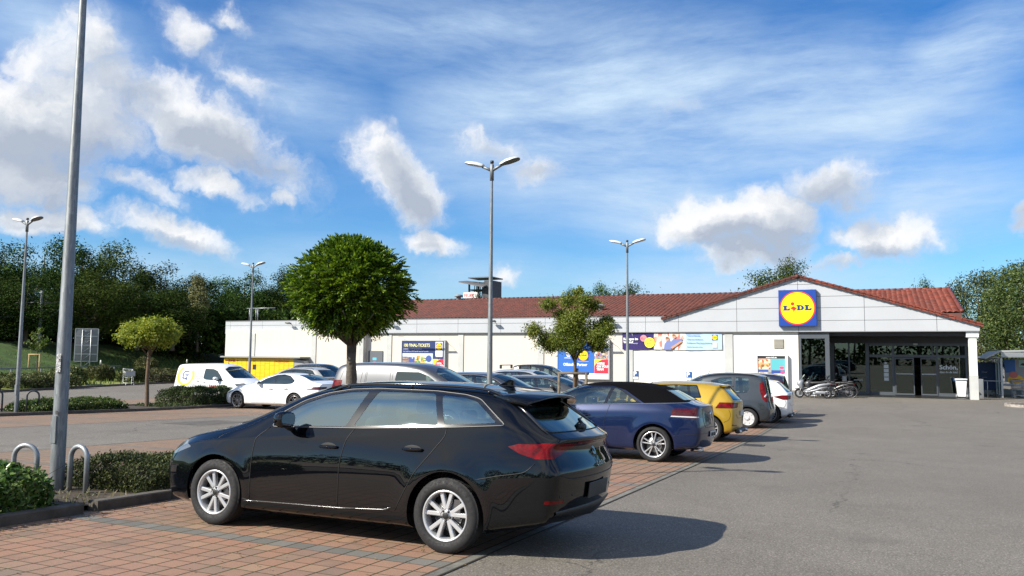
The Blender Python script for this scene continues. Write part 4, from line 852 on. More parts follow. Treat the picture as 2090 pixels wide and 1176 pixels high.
def trees():
    round_tree()
    Lm=leafmat('leaf_mid',[(.02,.05,.01),(.06,.12,.018),(.14,.22,.035),(.22,.28,.05)],.35)
    Ld=leafmat('leaf_dark',[(.007,.018,.004),(.016,.036,.006),(.034,.062,.010),(.07,.105,.02)],.2,.85)
    Ly=leafmat('leaf_yellowish',[(.04,.07,.008),(.13,.19,.018),(.30,.36,.03),(.42,.42,.05)],.42)
    # staked young tree: tufts on upright limbs
    x,y=-8.45,23.3; rnd=random.Random(12)
    e=empty('staked_young_tree',(x,y,GZ(y)+.05),label='young tree with loose tufted crown tied inside a wooden stake frame',cat='tree')
    b=B(); b.smooth=True; b.tube([(0,0,-.1),(0,0,1.2),(.02,0,2.0),(0,0,2.5)],[.062,.052,.05,.04],8)
    tufts=[]
    for (dx,dz,s) in ((-1.05,2.55,.36),(-.75,2.45,.30),(-1.25,2.85,.28),(-.85,3.65,.26),(-.55,3.35,.25),(-.3,3.25,.34),(-.1,3.75,.28),(.05,3.0,.42),(.35,3.3,.36),(.5,3.75,.28),(.7,3.6,.25),(.75,2.95,.36),(1.0,2.7,.32),(1.15,2.95,.25),(.5,2.5,.34),(.1,2.4,.34),(-.35,2.55,.38),(-.5,2.9,.3),(1.05,3.15,.2),(.25,4.0,.17),(-.15,2.9,.4),(.85,2.4,.25),(.35,2.75,.4),(-.95,2.35,.2)):
        p=Vector((dx*.92,rnd.uniform(-.5,.5),dz+.05)); tufts.append((p,s*.92)); b.tube([(0,0,1.9+rnd.uniform(0,.4)),(dx*.3,p.y*.4,lerp(2.2,dz,.45)),tuple(p)],[.03,.018,.006],5)
    b.build('trunk',M('bark_young',(.13,.085,.05),.9,var=.3,vs=8,bump=.8,bs=30),parent=e)
    b=B()
    for (p,s) in tufts: leaves(b,[p+Vector((rnd.gauss(0,1),rnd.gauss(0,1),rnd.gauss(0,.8)))*s*.52 for _ in range(int(4200*s))],.08,rnd,up=.4,outward=p,asp=2.6)
    b.build('crown',leafmat('leaf_young',[(.035,.07,.008),(.10,.18,.018),(.21,.30,.035),(.30,.36,.06)],.42),parent=e)
    W=M('stake_wood',(.14,.115,.085),.9,var=.4,vs=7,bump=.8,bs=30)
    for i,(dx,dy) in enumerate(((-.42,0),(.42,.0),(0,.45))):
        t='left stake' if i==0 else 'x'
    e2=empty('stake_frame',(x,y-.12,GZ(y)+.05),label='wooden stake frame with crossbar around the young tree behind the blue convertible',cat='tree stakes')
    for dx in (-.46,.42): b=B(); b.tube([(dx,0,-.1),(dx,0,1.62)],.045,8); b.build('stake',W,parent=e2)
    b=B(); b.tube([(0.05,.2,-.1),(.05,.2,1.75)],.05,8); b.build('stake',M('stake_pale',(.25,.16,.09),.9,var=.3,vs=6),parent=e2)
    b=B(); b.tube([(-.52,0,1.6),(.5,0,1.6)],.04,8); b.build('crossbar',W,parent=e2)
    # small tree at the left planting strip
    x,y=-25.95,22.95
    tree('small_umbrella_tree',x,y,GZ(y)+.05,3.38,2.15,.075,1.12,1.0,Ly,31,'small light green tree with flat umbrella crown beside the lettered white van',n=9000,leaf=.12,clumps=40,limbs=12,noise_=.28,sparse=.5,bark=MATS['bark_young'])
    # sapling with stakes, far left
    tree('sapling',-57.9,40.9,.3,3.6,1.9,.04,.75,1.7,Lm,8,'thin sapling held by two wooden stakes on the grass at the far left',n=700,leaf=.2,clumps=12,sparse=.3)
    e=empty('stake_frame',(-57.9,40.7,.25),label='pair of pale wooden stakes around the thin sapling at the far left',cat='tree stakes')
    for dx in (-.65,.6): b=B(); b.tube([(dx,0,-.1),(dx*.95,0,1.75)],.055,7); b.build('stake',M('stake_yellow',(.36,.26,.13),.85,var=.2),parent=e)
    b=B(); b.tube([(-.68,0,1.7),(.64,0,1.7)],.05,7); b.build('crossbar',MATS['stake_yellow'],parent=e)
    # woodland behind: individual trees sharing a few crown meshes
    protos=[]
    T=[(-75.0, 46.0, 11.8, 3.8, 0, 'cut by the left picture edge'),
     (-76.9, 50.5, 12.1, 3.4, 0, 'left of the tallest one, behind the far left lamp post'),
     (-71.8, 50.9, 12.9, 3.6, 0, 'the tallest one, behind the railway mast'),
     (-71.6, 54.5, 11.8, 3.4, 1, 'just right of the closest lamp post'),
     (-71.2, 58.3, 12.6, 3.8, 1, 'wide wispy one above the back of the road sign'),
     (-68.4, 61.5, 11.1, 3.9, 0, 'directly above the small umbrella tree'),
     (-69.9, 65.8, 10.7, 3.2, 0, 'between umbrella tree and the pointed pale tree'),
     (-62.9, 61.5, 10.1, 1.8, 3, 'pointed'),
     (-70.1, 71.4, 10.3, 3.4, 1, 'just right of the pointed pale tree'),
     (-66.6, 71.9, 11.3, 3.6, 0, 'behind the lamp post above the white saloon'),
     (-65.7, 75.4, 11.7, 3.5, 0, 'above the flat roof, left of the roof hatch'),
     (-65.0, 78.6, 12.5, 3.4, 0, 'touching the left side of the round tree crown'),
     (-63.8, 82.2, 12.4, 3.8, 1, 'hidden behind the round tree crown'),
     (-65.9, 45.4, 8.7, 3.2, 0, 'lower front one left of the railway mast'),
     (-64.3, 50.8, 8.9, 3.3, 1, 'lower front one behind the road sign'),
     (-63.6, 54.8, 8.4, 3.2, 0, 'lower front one left of the umbrella tree crown'),
     (-61.6, 57.1, 7.9, 3.2, 0, 'lower front one right of the umbrella tree crown'),
     (-63.6, 66.5, 8.5, 3.2, 0, 'lower front one at the flat roof corner'),
     (-64.7, 73.6, 9.0, 3.2, 1, 'lower front one behind the flat roof rail'),
     (-69.2, 44.0, 8.7, 3.2, 0, 'lower front one at the left picture edge')]
    pr={}
    for i,(x,y,H,r,k,ps) in enumerate(T):
        H-=.1; lab='pointed pale yellowish tree among the dark wood, right of the umbrella tree' if k==3 else ('dark ' if k==0 else 'mid green ')+'woodland tree, '+ps
        nm='spiky_tree' if k==3 else 'woodland_tree'
        if (k,i%2) not in pr:
            mt={0:Ld,1:leafmat('leaf_wood',[(.012,.028,.005),(.03,.058,.009),(.06,.098,.016),(.11,.15,.03)],.22,.85),3:leafmat('leaf_pale',[(.08,.085,.03),(.18,.18,.07),(.28,.26,.11)],.3)}[k]
            if k==3: o=tree(nm,x,y,2.6,11,3,.2,2.1,8.5,mt,50,lab,n=4500,leaf=.36,clumps=40,limbs=10,egg=.75)
            else: o=tree(nm,x,y,2.6,15,2.0,.32,5,13.2,mt,60+i,lab,n=15000,leaf=.34,clumps=62,limbs=14,group='trees of the wood beyond the bank',sparse=.55,noise_=.15)
            pr[(k,i%2)]=(o,r,H) 
        else:
            o=copy_tree(pr[(k,i%2)][0]); o['label']=lab
        o['label']=lab
        s=(r/4.6) if k!=3 else .62; o.location=(x,y,2.4); o.rotation_euler=(0,0,i*1.7); o.scale=(s,s,(H-2.0)/(15 if k!=3 else 11))
    # trees peeking over the roof and at the right
    src=pr[(0,0)][0]; src1=pr[(1,1)][0] if (1,1) in pr else src
    for (x,y,z,r,H,sx,lab) in ((-41.9,82,0,1.7,9.3,0,'tree top showing above the roof ridge left of the fire practice tower'),(-30.5,84,0,1.7,9.7,0,'narrow tree top above the tiled ridge, left one of the pair'),(-27.3,84,0,2.2,10.1,1,'second tree top above the tiled ridge behind the young tree'),(-24,86,0,2.9,10.2,0,'rounded tree top above the ridge right of the young tree'),(-9.7,80,0,3.4,10.6,1,'walnut-like tree top above the left slope of the gable'),(-6.9,78,0,2.2,11.3,1,'second leafy tree top rising close to the left gable slope'),(3.9,86,0,1.6,10.0,0,'sprig of a tree just above the right tiled roof')):
        o=copy_tree(src if sx==0 else src1); o['label']=lab; o['group']='tree tops above the roof'; o.location=(x,y,z); o.scale=(r/5,r/5,H/15); o.rotation_euler=(0,0,x)
    b=B(); rnd=random.Random(41)
    for i in range(26000):
        a=R(rnd.uniform(-60,-24)); dd=rnd.uniform(88,96)+ (6 if a>R(-40) else 0); leaves(b,[(math.sin(a)*dd,math.cos(a)*dd,2.2+4.6*rnd.random()**1.2)],.7,rnd,up=.2)
    b.build('undergrowth',Ld,kind='stuff')
    b=B(); rnd=random.Random(43)  # unseen tree row behind the camera, added to darken car and glass reflections
    for i in range(16000):
        x=rnd.uniform(-110,110); h=6.5+1.8*math.sin(x*.21)+1.8*math.sin(x*.5+1)+rnd.gauss(0,.5); leaves(b,[(x,-58+rnd.gauss(0,3),h*rnd.random()**.6)],1.0,rnd,up=.2)
    b.m=1
    for i in range(60): x=-108+i*3.7; b.tube([(x,-57,0),(x+.5,-57,6)],[.3,.15],5)
    b.build('reflection_treeline',[Ld,MATS['bark']],kind='stuff')
    Lr=leafmat('leaf_chestnut',[(.012,.028,.005),(.03,.058,.009),(.065,.10,.018),(.17,.20,.06)],.25,.6)
    tr=None
    for i,(x,y,r,H,lab) in enumerate(((14.2,68,5.0,10.2,'big flowering chestnut tree filling the right edge behind the trolley shelter'),(8.0,80,3.0,9.8,'slender tree beside the right roof end'),(9.6,66,3.0,8.9,'leafy tree behind the corner column of the entrance'),(17.8,62,4.5,9.3,'broad tree partly cut by the right picture edge'),(11.6,75,4.2,10.2,'tall tree between slender tree and flowering chestnut'),(12.5,60,3.2,6.0,'low bushy tree behind the trolley shelter roof'))):
        if tr is None: tr=tree('chestnut_tree',x,y,0,15,1.5,.35,5,13.6,Lr,77,lab,n=16000,leaf=.34,clumps=90,limbs=14,group='trees at the right behind the shelter',sparse=.5,noise_=.12); o=tr
        else: o=copy_tree(tr)
        o['label']=lab; o.location=(x,y,0); o.scale=(r/5,r/5,H/15); o.rotation_euler=(0,0,i*2.1)
def planting():
    Lh=leafmat('leaf_hedge',[(.010,.018,.005),(.022,.038,.008),(.045,.065,.014),(.10,.12,.03)],.25,.6)
    Ll=leafmat('leaf_laurel',[(.014,.04,.010),(.04,.095,.018),(.09,.17,.03),(.2,.27,.08)],.3,.33)
    hedge('leafy_hedge',-9.55,-7.78,2.6,5.75,.43,Ll,3,'glossy dark green leafy hedge at the left edge in front of the closest lamp post',n=16000,size=.085,h0=.05,rag=.05)
    hedge('clipped_hedge',-9.3,-7.80,6.95,9.9,.29,Lh,4,'low clipped small-leaved hedge ending at the nose of the black estate car',n=26000,size=.042,h0=.05,rag=.045)
    hedge('clipped_hedge',-9.3,-7.9,10.5,15.0,.40,Lh,14,'clipped hedge hidden mostly behind the black estate car',n=5000,size=.06,h0=.05)
    hedge('ground_cover_shrub',-26.2,-24.6,17.5,20.9,.38,Ll,5,'low spreading evergreen shrub in the left planting strip beside the small tree',cat='shrub',n=9000,size=.1,h0=.02,round_=.7)
    hedge('clipped_hedge',-27.0,-24.6,24.3,26.4,.66,Lh,6,'dark clipped hedge between the lettered white van and the white saloon',n=11000,size=.085,h0=.02)
    hedge('weed_patch',-26.6,-24.55,22.9,24.2,.13,Lh,16,'thin weeds on the kerb strip below the lettered white van',cat='weeds',n=1200,size=.08,h0=.02)
    Lg=leafmat('leaf_verge',[(.02,.03,.01),(.05,.07,.015),(.10,.12,.03),(.2,.19,.07)],.25,.55)
    for i,(x0,x1,y0,y1,h,lab) in enumerate(((-44.6,-42.9,25.6,28.4,.75,'low ragged hedge cut by the left picture edge'),(-45.5,-43.5,29.3,33.6,.95,'dark ragged hedge right of the far left lamp post'),(-47.3,-45.7,34.2,35.7,1.3,'hedge end seen beside the closest lamp post'),(-50.1,-48.8,39.0,40.3,1.3,'clipped cube-like bush right of the road sign posts'),(-47.7,-46.4,39.5,41.0,1.1,'bush behind the abandoned shopping trolley'),(-54.1,-52.8,46.4,47.7,1.9,'rounded tall bush behind the umbrella tree trunk'),(-48.2,-46.0,41.3,47.5,1.05,'long hedge between umbrella tree and lettered van'))):
        b=hedge('verge_hedge',x0,x1,y0,y1,h*.72,Lg,20+i,lab,n=3800,size=.17,h0=.15,group='hedges along the road verge')
    # litter: fallen leaves by the kerb and on the paving
    rnd=random.Random(2); b=B()
    for i in range(420):
        if i<330: x=-7.55+abs(rnd.gauss(0,.25)); y=rnd.uniform(3,9)
        else: x=rnd.uniform(-7.4,-2.4); y=rnd.uniform(4,6.5)
        z=GZ(y)+.012; a=rnd.uniform(0,6.3); s=rnd.uniform(.008,.022); c,d=math.cos(a)*s,math.sin(a)*s
        b.add([(x-c,y-d,z),(x+d*.5,y-c*.5,z+.006),(x+c,y+d,z+.002),(x-d*.5,y+c*.5,z+.005)],[(0,1,2,3)],False)
    b.build('fallen_leaves',leafmat('leaf_litter',[(.05,.03,.015),(.12,.08,.03),(.25,.2,.08),(.08,.07,.05)],.1),kind='stuff')
    b=B()
    for i in range(4600):
        x=rnd.uniform(-9.6,-7.76); y=rnd.uniform(2,20); z=GZ(y)+.06; a=rnd.uniform(0,6.3); s=rnd.uniform(.02,.07); 
        b.add([(x-.008,y,z),(x+.008,y,z),(x+rnd.uniform(-.05,.05),y+rnd.uniform(-.05,.05),z+s*rnd.uniform(.3,1.6))],[(0,1,2)],False)
        if i%3==0: c,d=math.cos(a)*s*.5,math.sin(a)*s*.5; b.add([(x-c,y-d,z+.01),(x+d*.5,y-c*.5,z+.02),(x+c,y+d,z+.015),(x-d*.5,y+c*.5,z+.03)],[(0,1,2,3)],False)
    b.build('undergrowth',leafmat('leaf_weeds',[(.03,.04,.012),(.08,.09,.02),(.15,.11,.05)],.2),kind='stuff')
# ================================================================ vehicles
# local frame: x forward, origin on the ground under the rear axle, y left, z up
FR=(-1,-.86,-.5,0,.5,.86,1)
def body_net(S):
    X=S['st']; n=len(X); rings=[]
    for i,x in enumerate(X):
        zt=I(S['top'],x); dr=I(S['drop'],x); yt=I(S['ytop'],x); ym=I(S['ym'],x); z0=I(S['sill'],x)
        ze=zt-dr; zb=I(S['belt'],x); yb=I(S['yb'],x) if 'yb' in S else ym-.06; zs=I(S['sh'],x)
        zs=min(zs,ze-.07); zb4=min(zb,ze-.03); gh=ze-zb4
        y3=ym-I(S.get('tuck',.01),x)
        y4=min(yb,y3-.01) if gh>.1 else lerp(y3,yt,.55)
        if gh>.1: y4=max(y4,yt)
        P=[(ym-.13,z0),(ym-.03,z0+.05),(ym-S.get('lowtuck',.0),z0+S.get('wz',.52)*(zs-z0)),(y3,zs),(y4,zb4),(lerp(y4,yt,.5)+.014*min(1,gh/.3),lerp(zb4,ze,.52)),(lerp(y4,yt,.9)+.012*min(1,gh/.3),lerp(zb4,ze,.9)),(yt-(.03 if gh>.1 else .0),ze+.012)]
        rings.append((x,P,zt,dr,yt))
    return rings
def make_shell(S,lev=3):
    rings=body_net(S); bm=bmesh.new(); cr=bm.edges.layers.float.new('crease_edge'); N_=len(rings); NL=8
    V={}
    def endx(which,z,base):
        t=S['rear' if which==0 else 'front']; return I(t,z)
    for i,(x,P,zt,dr,yt) in enumerate(rings):
        zmid=[p[1] for p in P]
        for j,(y,z) in enumerate(P):
            xx=x
            if i==0: xx=endx(0,z,x)
            elif i==N_-1: xx=endx(1,z,x)
            elif i==1: xx=x+.35*(endx(0,z,x)-rings[0][0])*0
            for s in (1,-1): V[(i,j,s)]=bm.verts.new((xx,s*y,z))
        yT=P[-1][0]; zT=P[-1][1]
        for k in range(1,6):
            f=FR[k]; z=zT+(zt-zT)*(1-f*f)
            xx=x
            if i==0: xx=endx(0,zT,x)-S['rb']*(1-f*f)
            elif i==N_-1: xx=endx(1,zT,x)+S['fb']*(1-f*f)
            elif i==1: xx=x-S['rb']*.5*(1-f*f)
            elif i==N_-2: xx=x+S['fb']*.6*(1-f*f)
            elif 'cowl' in S: xx=x+S['cowlb']*(1-f*f)*max(0,1-abs(x-S['cowl'])/.55)
            V[(i,'t',k)]=bm.verts.new((xx,f*yT,z))
        V[(i,'t',6)]=V[(i,7,1)]; V[(i,'t',0)]=V[(i,7,-1)]
    for i in range(N_-1):
        for j in range(7):
            f=bm.faces.new((V[i,j,1],V[i+1,j,1],V[i+1,j+1,1],V[i,j+1,1])); bm.faces.new((V[i,j,-1],V[i,j+1,-1],V[i+1,j+1,-1],V[i+1,j,-1]))
        for k in range(6): bm.faces.new((V[i,'t',k],V[i,'t',k+1],V[i+1,'t',k+1],V[i+1,'t',k])).normal_flip()
    G2={}
    for end,bul,key in ((0,-S['rb'],'rear'),(N_-1,S['fb'],'front')):
        P=rings[end][1]; g={}
        for j in range(7):
            y,z=P[j]; x=I(S[key],z)
            for k in range(7):
                if k==0: g[j,k]=V[end,j,-1]
                elif k==6: g[j,k]=V[end,j,1]
                else: f=FR[k]; g[j,k]=bm.verts.new((x+bul*(1-f*f),f*y,z))
        for k in range(7): g[7,k]=V[end,'t',k]
        G2[end]=g
        for j in range(7):
            for k in range(6):
                f=bm.faces.new((g[j,k],g[j,k+1],g[j+1,k+1],g[j+1,k]))
                if end==0: f.normal_flip()
    bm.edges.ensure_lookup_table()
    def crease(a,b,w):
        e=bm.edges.get((a,b))
        if e: e[cr]=w
    for i in range(N_-1):
        for s in (1,-1): crease(V[i,3,s],V[i+1,3,s],S.get('cr3',.55)); crease(V[i,1,s],V[i+1,1,s],.4)
    for k in range(6): crease(V[0,'t',k],V[0,'t',k+1],S.get('lip',.6)); 
    if S.get('rc2'):
        for k in range(6): crease(G2[0][2,k],G2[0][2,k+1],.8)
    for ci in S.get('crst',[]):
        for k in range(6): crease(V[ci,'t',k],V[ci,'t',k+1],.5)
    bmesh.ops.recalc_face_normals(bm,faces=bm.faces)
    me=bpy.data.meshes.new('shell'); bm.to_mesh(me); bm.free()
    o=bpy.data.objects.new('shell',me); COL.objects.link(o); m=o.modifiers.new('s','SUBSURF'); m.levels=lev; m.render_levels=lev; m.boundary_smooth='PRESERVE_CORNERS'
    dg=bpy.context.evaluated_depsgraph_get(); me2=bpy.data.meshes.new_from_object(o.evaluated_get(dg)); bpy.data.objects.remove(o)
    bm=bmesh.new(); bm.from_mesh(me2)
    # wheel arch flares
    for v in bm.verts:
        for ax in S['axles']:
            r=math.hypot(v.co.x-ax,v.co.z-S['R']); a=abs(v.co.y)
            if a>S['W']*.62 and v.co.z<S['R']*3:
                v.co.y+=math.copysign(S.get('flare',.014)*math.exp(-((r-S['RA']-.02)/.09)**2),v.co.y)
    bm.normal_update(); return bm
def pin(poly,p):
    c=False;n=len(poly)
    for i in range(n):
        a=poly[i-1];b=poly[i]
        if (a[1]>p[1])!=(b[1]>p[1]) and p[0]<(b[0]-a[0])*(p[1]-a[1])/(b[1]-a[1])+a[0]: c=not c
    return c
AX={'y':(0,2,1),'x':(1,2,0)}
def cutpoly(bm,axis,poly,cond):
    a,b,c=AX[axis]; n=len(poly)
    px=[p[0] for p in poly]; pz=[p[1] for p in poly]; X0,X1,Z0,Z1=min(px)-.01,max(px)+.01,min(pz)-.01,max(pz)+.01
    def bb(f):
        xs=[v.co[a] for v in f.verts]; zs=[v.co[b] for v in f.verts]; return min(xs),max(xs),min(zs),max(zs)
    cand={}
    for f in bm.faces:
        q=bb(f)
        if q[1]<X0 or q[0]>X1 or q[3]<Z0 or q[2]>Z1 or not cond(f): continue
        cand[f]=q
    for i in range(n):
        p=poly[i];q=poly[(i+1)%n]
        if math.hypot(p[0]-q[0],p[1]-q[1])<1e-5: continue
        l0,l1=min(p[0],q[0])-.004,min(p[1],q[1])-.004; h0,h1=max(p[0],q[0])+.004,max(p[1],q[1])+.004
        fs=[f for f,k in cand.items() if not(k[1]<l0 or k[0]>h0 or k[3]<l1 or k[2]>h1)]
        if not fs: continue
        ge=set(); gv=set()
        for f in fs: ge.update(f.edges); gv.update(f.verts)
        co=[0,0,0]; co[a]=p[0]; co[b]=p[1]; no=[0,0,0]; no[a]=-(q[1]-p[1]); no[b]=q[0]-p[0]
        r=bmesh.ops.bisect_plane(bm,geom=fs+list(ge)+list(gv),plane_co=co,plane_no=no,dist=1e-5)
        cand={f:k for f,k in cand.items() if f.is_valid}
        for f in r['geom']:
            if isinstance(f,bmesh.types.BMFace) and f.is_valid: f.normal_update(); cand[f]=bb(f)
def inside(bm,axis,poly,cond):
    a,b,c=AX[axis]
    return [f for f in bm.faces if cond(f) and pin(poly,(lambda m:(m[a],m[b]))(f.calc_center_median()))]
class Norms:
    def __init__(s,bm):
        bm=bm.copy(); bmesh.ops.triangulate(bm,faces=bm.faces); s.me=bpy.data.meshes.new('n'); bm.to_mesh(s.me); bm.free()
        s.vn=[v.vector.copy() for v in s.me.vertex_normals]; s.co=[v.co.copy() for v in s.me.vertices]; s.f=[tuple(p.vertices) for p in s.me.polygons]
        s.bvh=BVHTree.FromPolygons(s.co,s.f)
    def at(s,p):
        loc,no,idx,d=s.bvh.find_nearest(p)
        a,b,c=s.f[idx]; A,Bv,C=s.co[a],s.co[b],s.co[c]
        v0=Bv-A;v1=C-A;v2=loc-A; d00=v0.dot(v0);d01=v0.dot(v1);d11=v1.dot(v1);d20=v2.dot(v0);d21=v2.dot(v1); de=d00*d11-d01*d01
        if abs(de)<1e-14: return s.vn[a]
        v=(d11*d20-d01*d21)/de; w=(d00*d21-d01*d20)/de
        return (s.vn[a]*(1-v-w)+s.vn[b]*v+s.vn[c]*w).normalized()
    def cast(s,axis,p,q,sign):
        a,b,c=AX[axis]; o=[0,0,0]; o[a]=p; o[b]=q; o[c]=sign*6; d=[0,0,0]; d[c]=-sign
        r=s.bvh.ray_cast(Vector(o),Vector(d)); return (r[0],s.at(r[0])) if r[0] is not None else (None,None)
def bm_obj(bm,name,mat,nr,parent,off=0,smooth=True,flip=False):
    me=bpy.data.meshes.new(name); 
    bmesh.ops.triangulate(bm,faces=[f for f in bm.faces if len(f.verts)>4])
    bm.to_mesh(me); me.materials.append(mat)
    me.polygons.foreach_set('use_smooth',[True]*len(me.polygons))
    ns=[nr.at(v.co) for v in me.vertices]
    if off:
        for v,n in zip(me.vertices,ns): v.co+=n*off
    try: me.normals_split_custom_set_from_vertices(ns)
    except Exception as e: print('normals',e)
    o=bpy.data.objects.new(name,me); COL.objects.link(o); o.parent=parent; return o
def take(bm,faces,delete=True):
    nb=bmesh.new(); mp={}
    for f in faces:
        vs=[]
        for v in f.verts:
            if v.index not in mp or True:
                k=v
                if k not in mp: mp[k]=nb.verts.new(v.co)
            vs.append(mp[v])
        try: nb.faces.new(vs)
        except ValueError: pass
    if delete: bmesh.ops.delete(bm,geom=faces,context='FACES')
    return nb
def resample(poly,step,closed=True):
    out=[]; n=len(poly)
    for i in range(n if closed else n-1):
        p=poly[i];q=poly[(i+1)%n]; d=math.hypot(q[0]-p[0],q[1]-p[1]); m=max(1,int(d/step))
        for k in range(m): out.append((lerp(p[0],q[0],k/m),lerp(p[1],q[1],k/m)))
    if not closed: out.append(poly[-1])
    return out
def smoothp(poly,r=.05,n=4,closed=True):
    # round the corners of a polygon
    out=[];m=len(poly)
    for i in range(m):
        a=Vector(poly[i-1][:2]);b=Vector(poly[i][:2]);c=Vector(poly[(i+1)%m][:2]); rr=poly[i][2] if len(poly[i])>2 else r
        if (not closed and i in (0,m-1)) or rr<=0: out.append(tuple(b)); continue
        d1=min(rr,(a-b).length*.45); d2=min(rr,(c-b).length*.45); p=b+(a-b).normalized()*d1; q=b+(c-b).normalized()*d2
        for k in range(n+1): t=k/n; out.append(tuple(p*(1-t)**2+b*2*t*(1-t)+q*t*t))
    return out
def wheel_meshes(st):
    R_,rr,w=st['R'],st['rim'],st.get('w',.205)
    TY=M('tyre_rubber',(.013,.013,.014),.8,var=.2,vs=20); 
    b=B(); h=w/2; side=[(rr+.004,-h*.78),(rr+.012,-h*.92),(rr+.03,-h*1.0),(R_-.055,-h*1.03),(R_-.03,-h*.98),(R_-.012,-h*.86),(R_-.002,-h*.7)]
    prof=side[:]; ng=4
    for k in range(ng):
        y=lerp(-h*.55,h*.55,k/(ng-1)); prof+=[(R_,y-.016),(R_,y-.005),(R_-.008,y-.004),(R_-.008,y+.004)] if k<ng-1 else [(R_,y)]
    prof+=[(r,-t) for r,t in side[::-1]]
    b.lathe(prof,48); 
    if st.get('tread'):
        for k in range(60):
            for s in (-1,1):
                Mx=Matrix.Rotation(2*PI*k/60+(.05 if s>0 else 0),4,'Y'); b.cbox((R_-.005,s*h*.60,0),(.010,h*.22,.014),Mx@Matrix.Rotation(s*.35,4,'X'))
    ty=b.build('tyre',TY)
    RM=st['mat']; DKm=M('wheel_dark',(.012,.012,.013),.6)
    b=B(); yo=-h*.86
    b.lathe([(rr*.93,h*.9),(rr*.90,h*.5),(rr*.88,0),(rr*.90,yo+.05),(rr*.925,yo+.012),(rr*.965,yo-.004),(rr+.006,yo+.0),(rr+.006,yo+.02),(rr*.96,yo+.04),(rr*.94,h*.9)],48)
    ys=yo+st.get('dish',.022); hub=st.get('hub',.2)*rr
    b.lathe([(0,ys-.004),(hub*.55,ys-.004),(hub*.6,ys+.004),(hub,ys+.006),(hub*1.05,ys+.03)],24)
    b.m=1; b.lathe([(hub*.62,ys+.001),(hub*.5,ys-.006),(0,ys-.006)][::-1],18) if st.get('capdark') else None; b.m=0
    for k in range(st['n']):
        base=2*PI*k/st['n']+st.get('rot',0)
        for s in ((-1,1) if st.get('pair') else (0,)):
            if st.get('pair'):
                a1=base+s*st['sp1']; a0=base+s*st['sp0']
            else: a0=a1=base
            p0=Vector((math.cos(a0),math.sin(a0)))*hub*.85; p1=Vector((math.cos(a1),math.sin(a1)))*rr*.955; d=(p1-p0).normalized(); nn=Vector((-d.y,d.x)); w0,w1=st['w0']/2,st['w1']/2
            poly=[p0-nn*w0,p1-nn*w1,p1+nn*w1,p0+nn*w0]
            b.prism([tuple(q) for q in poly],ys+.0,ys+.04,bev=.006)
    for k in range(5):
        a=2*PI*k/5+PI/5+st.get('rot',0); b.m=1; b.lathe([(0,ys-.002),(.010,ys-.002),(.010,ys+.02)],8,Matrix.Translation((math.cos(a)*hub*.78,0,math.sin(a)*hub*.78))); b.m=0
    b.m=1; b.lathe([(0,.0),(rr*.88,.0),(rr*.88,.01)],32); b.m=2; b.lathe([(.05,-.022),(rr*.62,-.022),(rr*.64,-.0),(.05,.0)],28); b.cbox((rr*.5,-.03,.06),(.06,.07,.16))
    rm=b.build('rim',[RM,DKm,M('brake_steel',(.18,.18,.18),.35,.9)],fixn=False); return ty,rm
WM={}
def add_wheels(root,S):
    key=S['wheel']
    if key not in WM: ty,rm=wheel_meshes(WST[key]); WM[key]=(ty.data,rm.data); bpy.data.objects.remove(ty); bpy.data.objects.remove(rm)
    tm,rm=WM[key]; st=WST[key]
    for ax in S['axles']:
        for s in (1,-1):
            e=empty('wheel',(ax,s*(S['W']-.115+S.get('wo',0)),S['R']),parent=root,rot=(0,(ax*3)%1,0 if s<0 else PI))
            for nm,me in (('tyre',tm),('rim',rm)):
                o=bpy.data.objects.new(nm,me); COL.objects.link(o); o.parent=e
def paint(name,col,metal=0,rough=.3,flake=False,coat=1,spec=.5):
    return M(name,col,rough,metal,coat=coat,spec=spec,dark_inside=True)
def ribbon(root,nr,name,mat,pts,axis,sign,r,off=0,closed=False,flat=1,step=.04,n=6):
    P=[];
    for p in resample(pts,step,closed):
        q,nn=nr.cast(axis,p[0],p[1],sign)
        if q is None: continue
        P.append(q+nn*off)
    if len(P)<2: return None
    return B().tube(P,r,n,closed=closed).build(name,mat,parent=root)
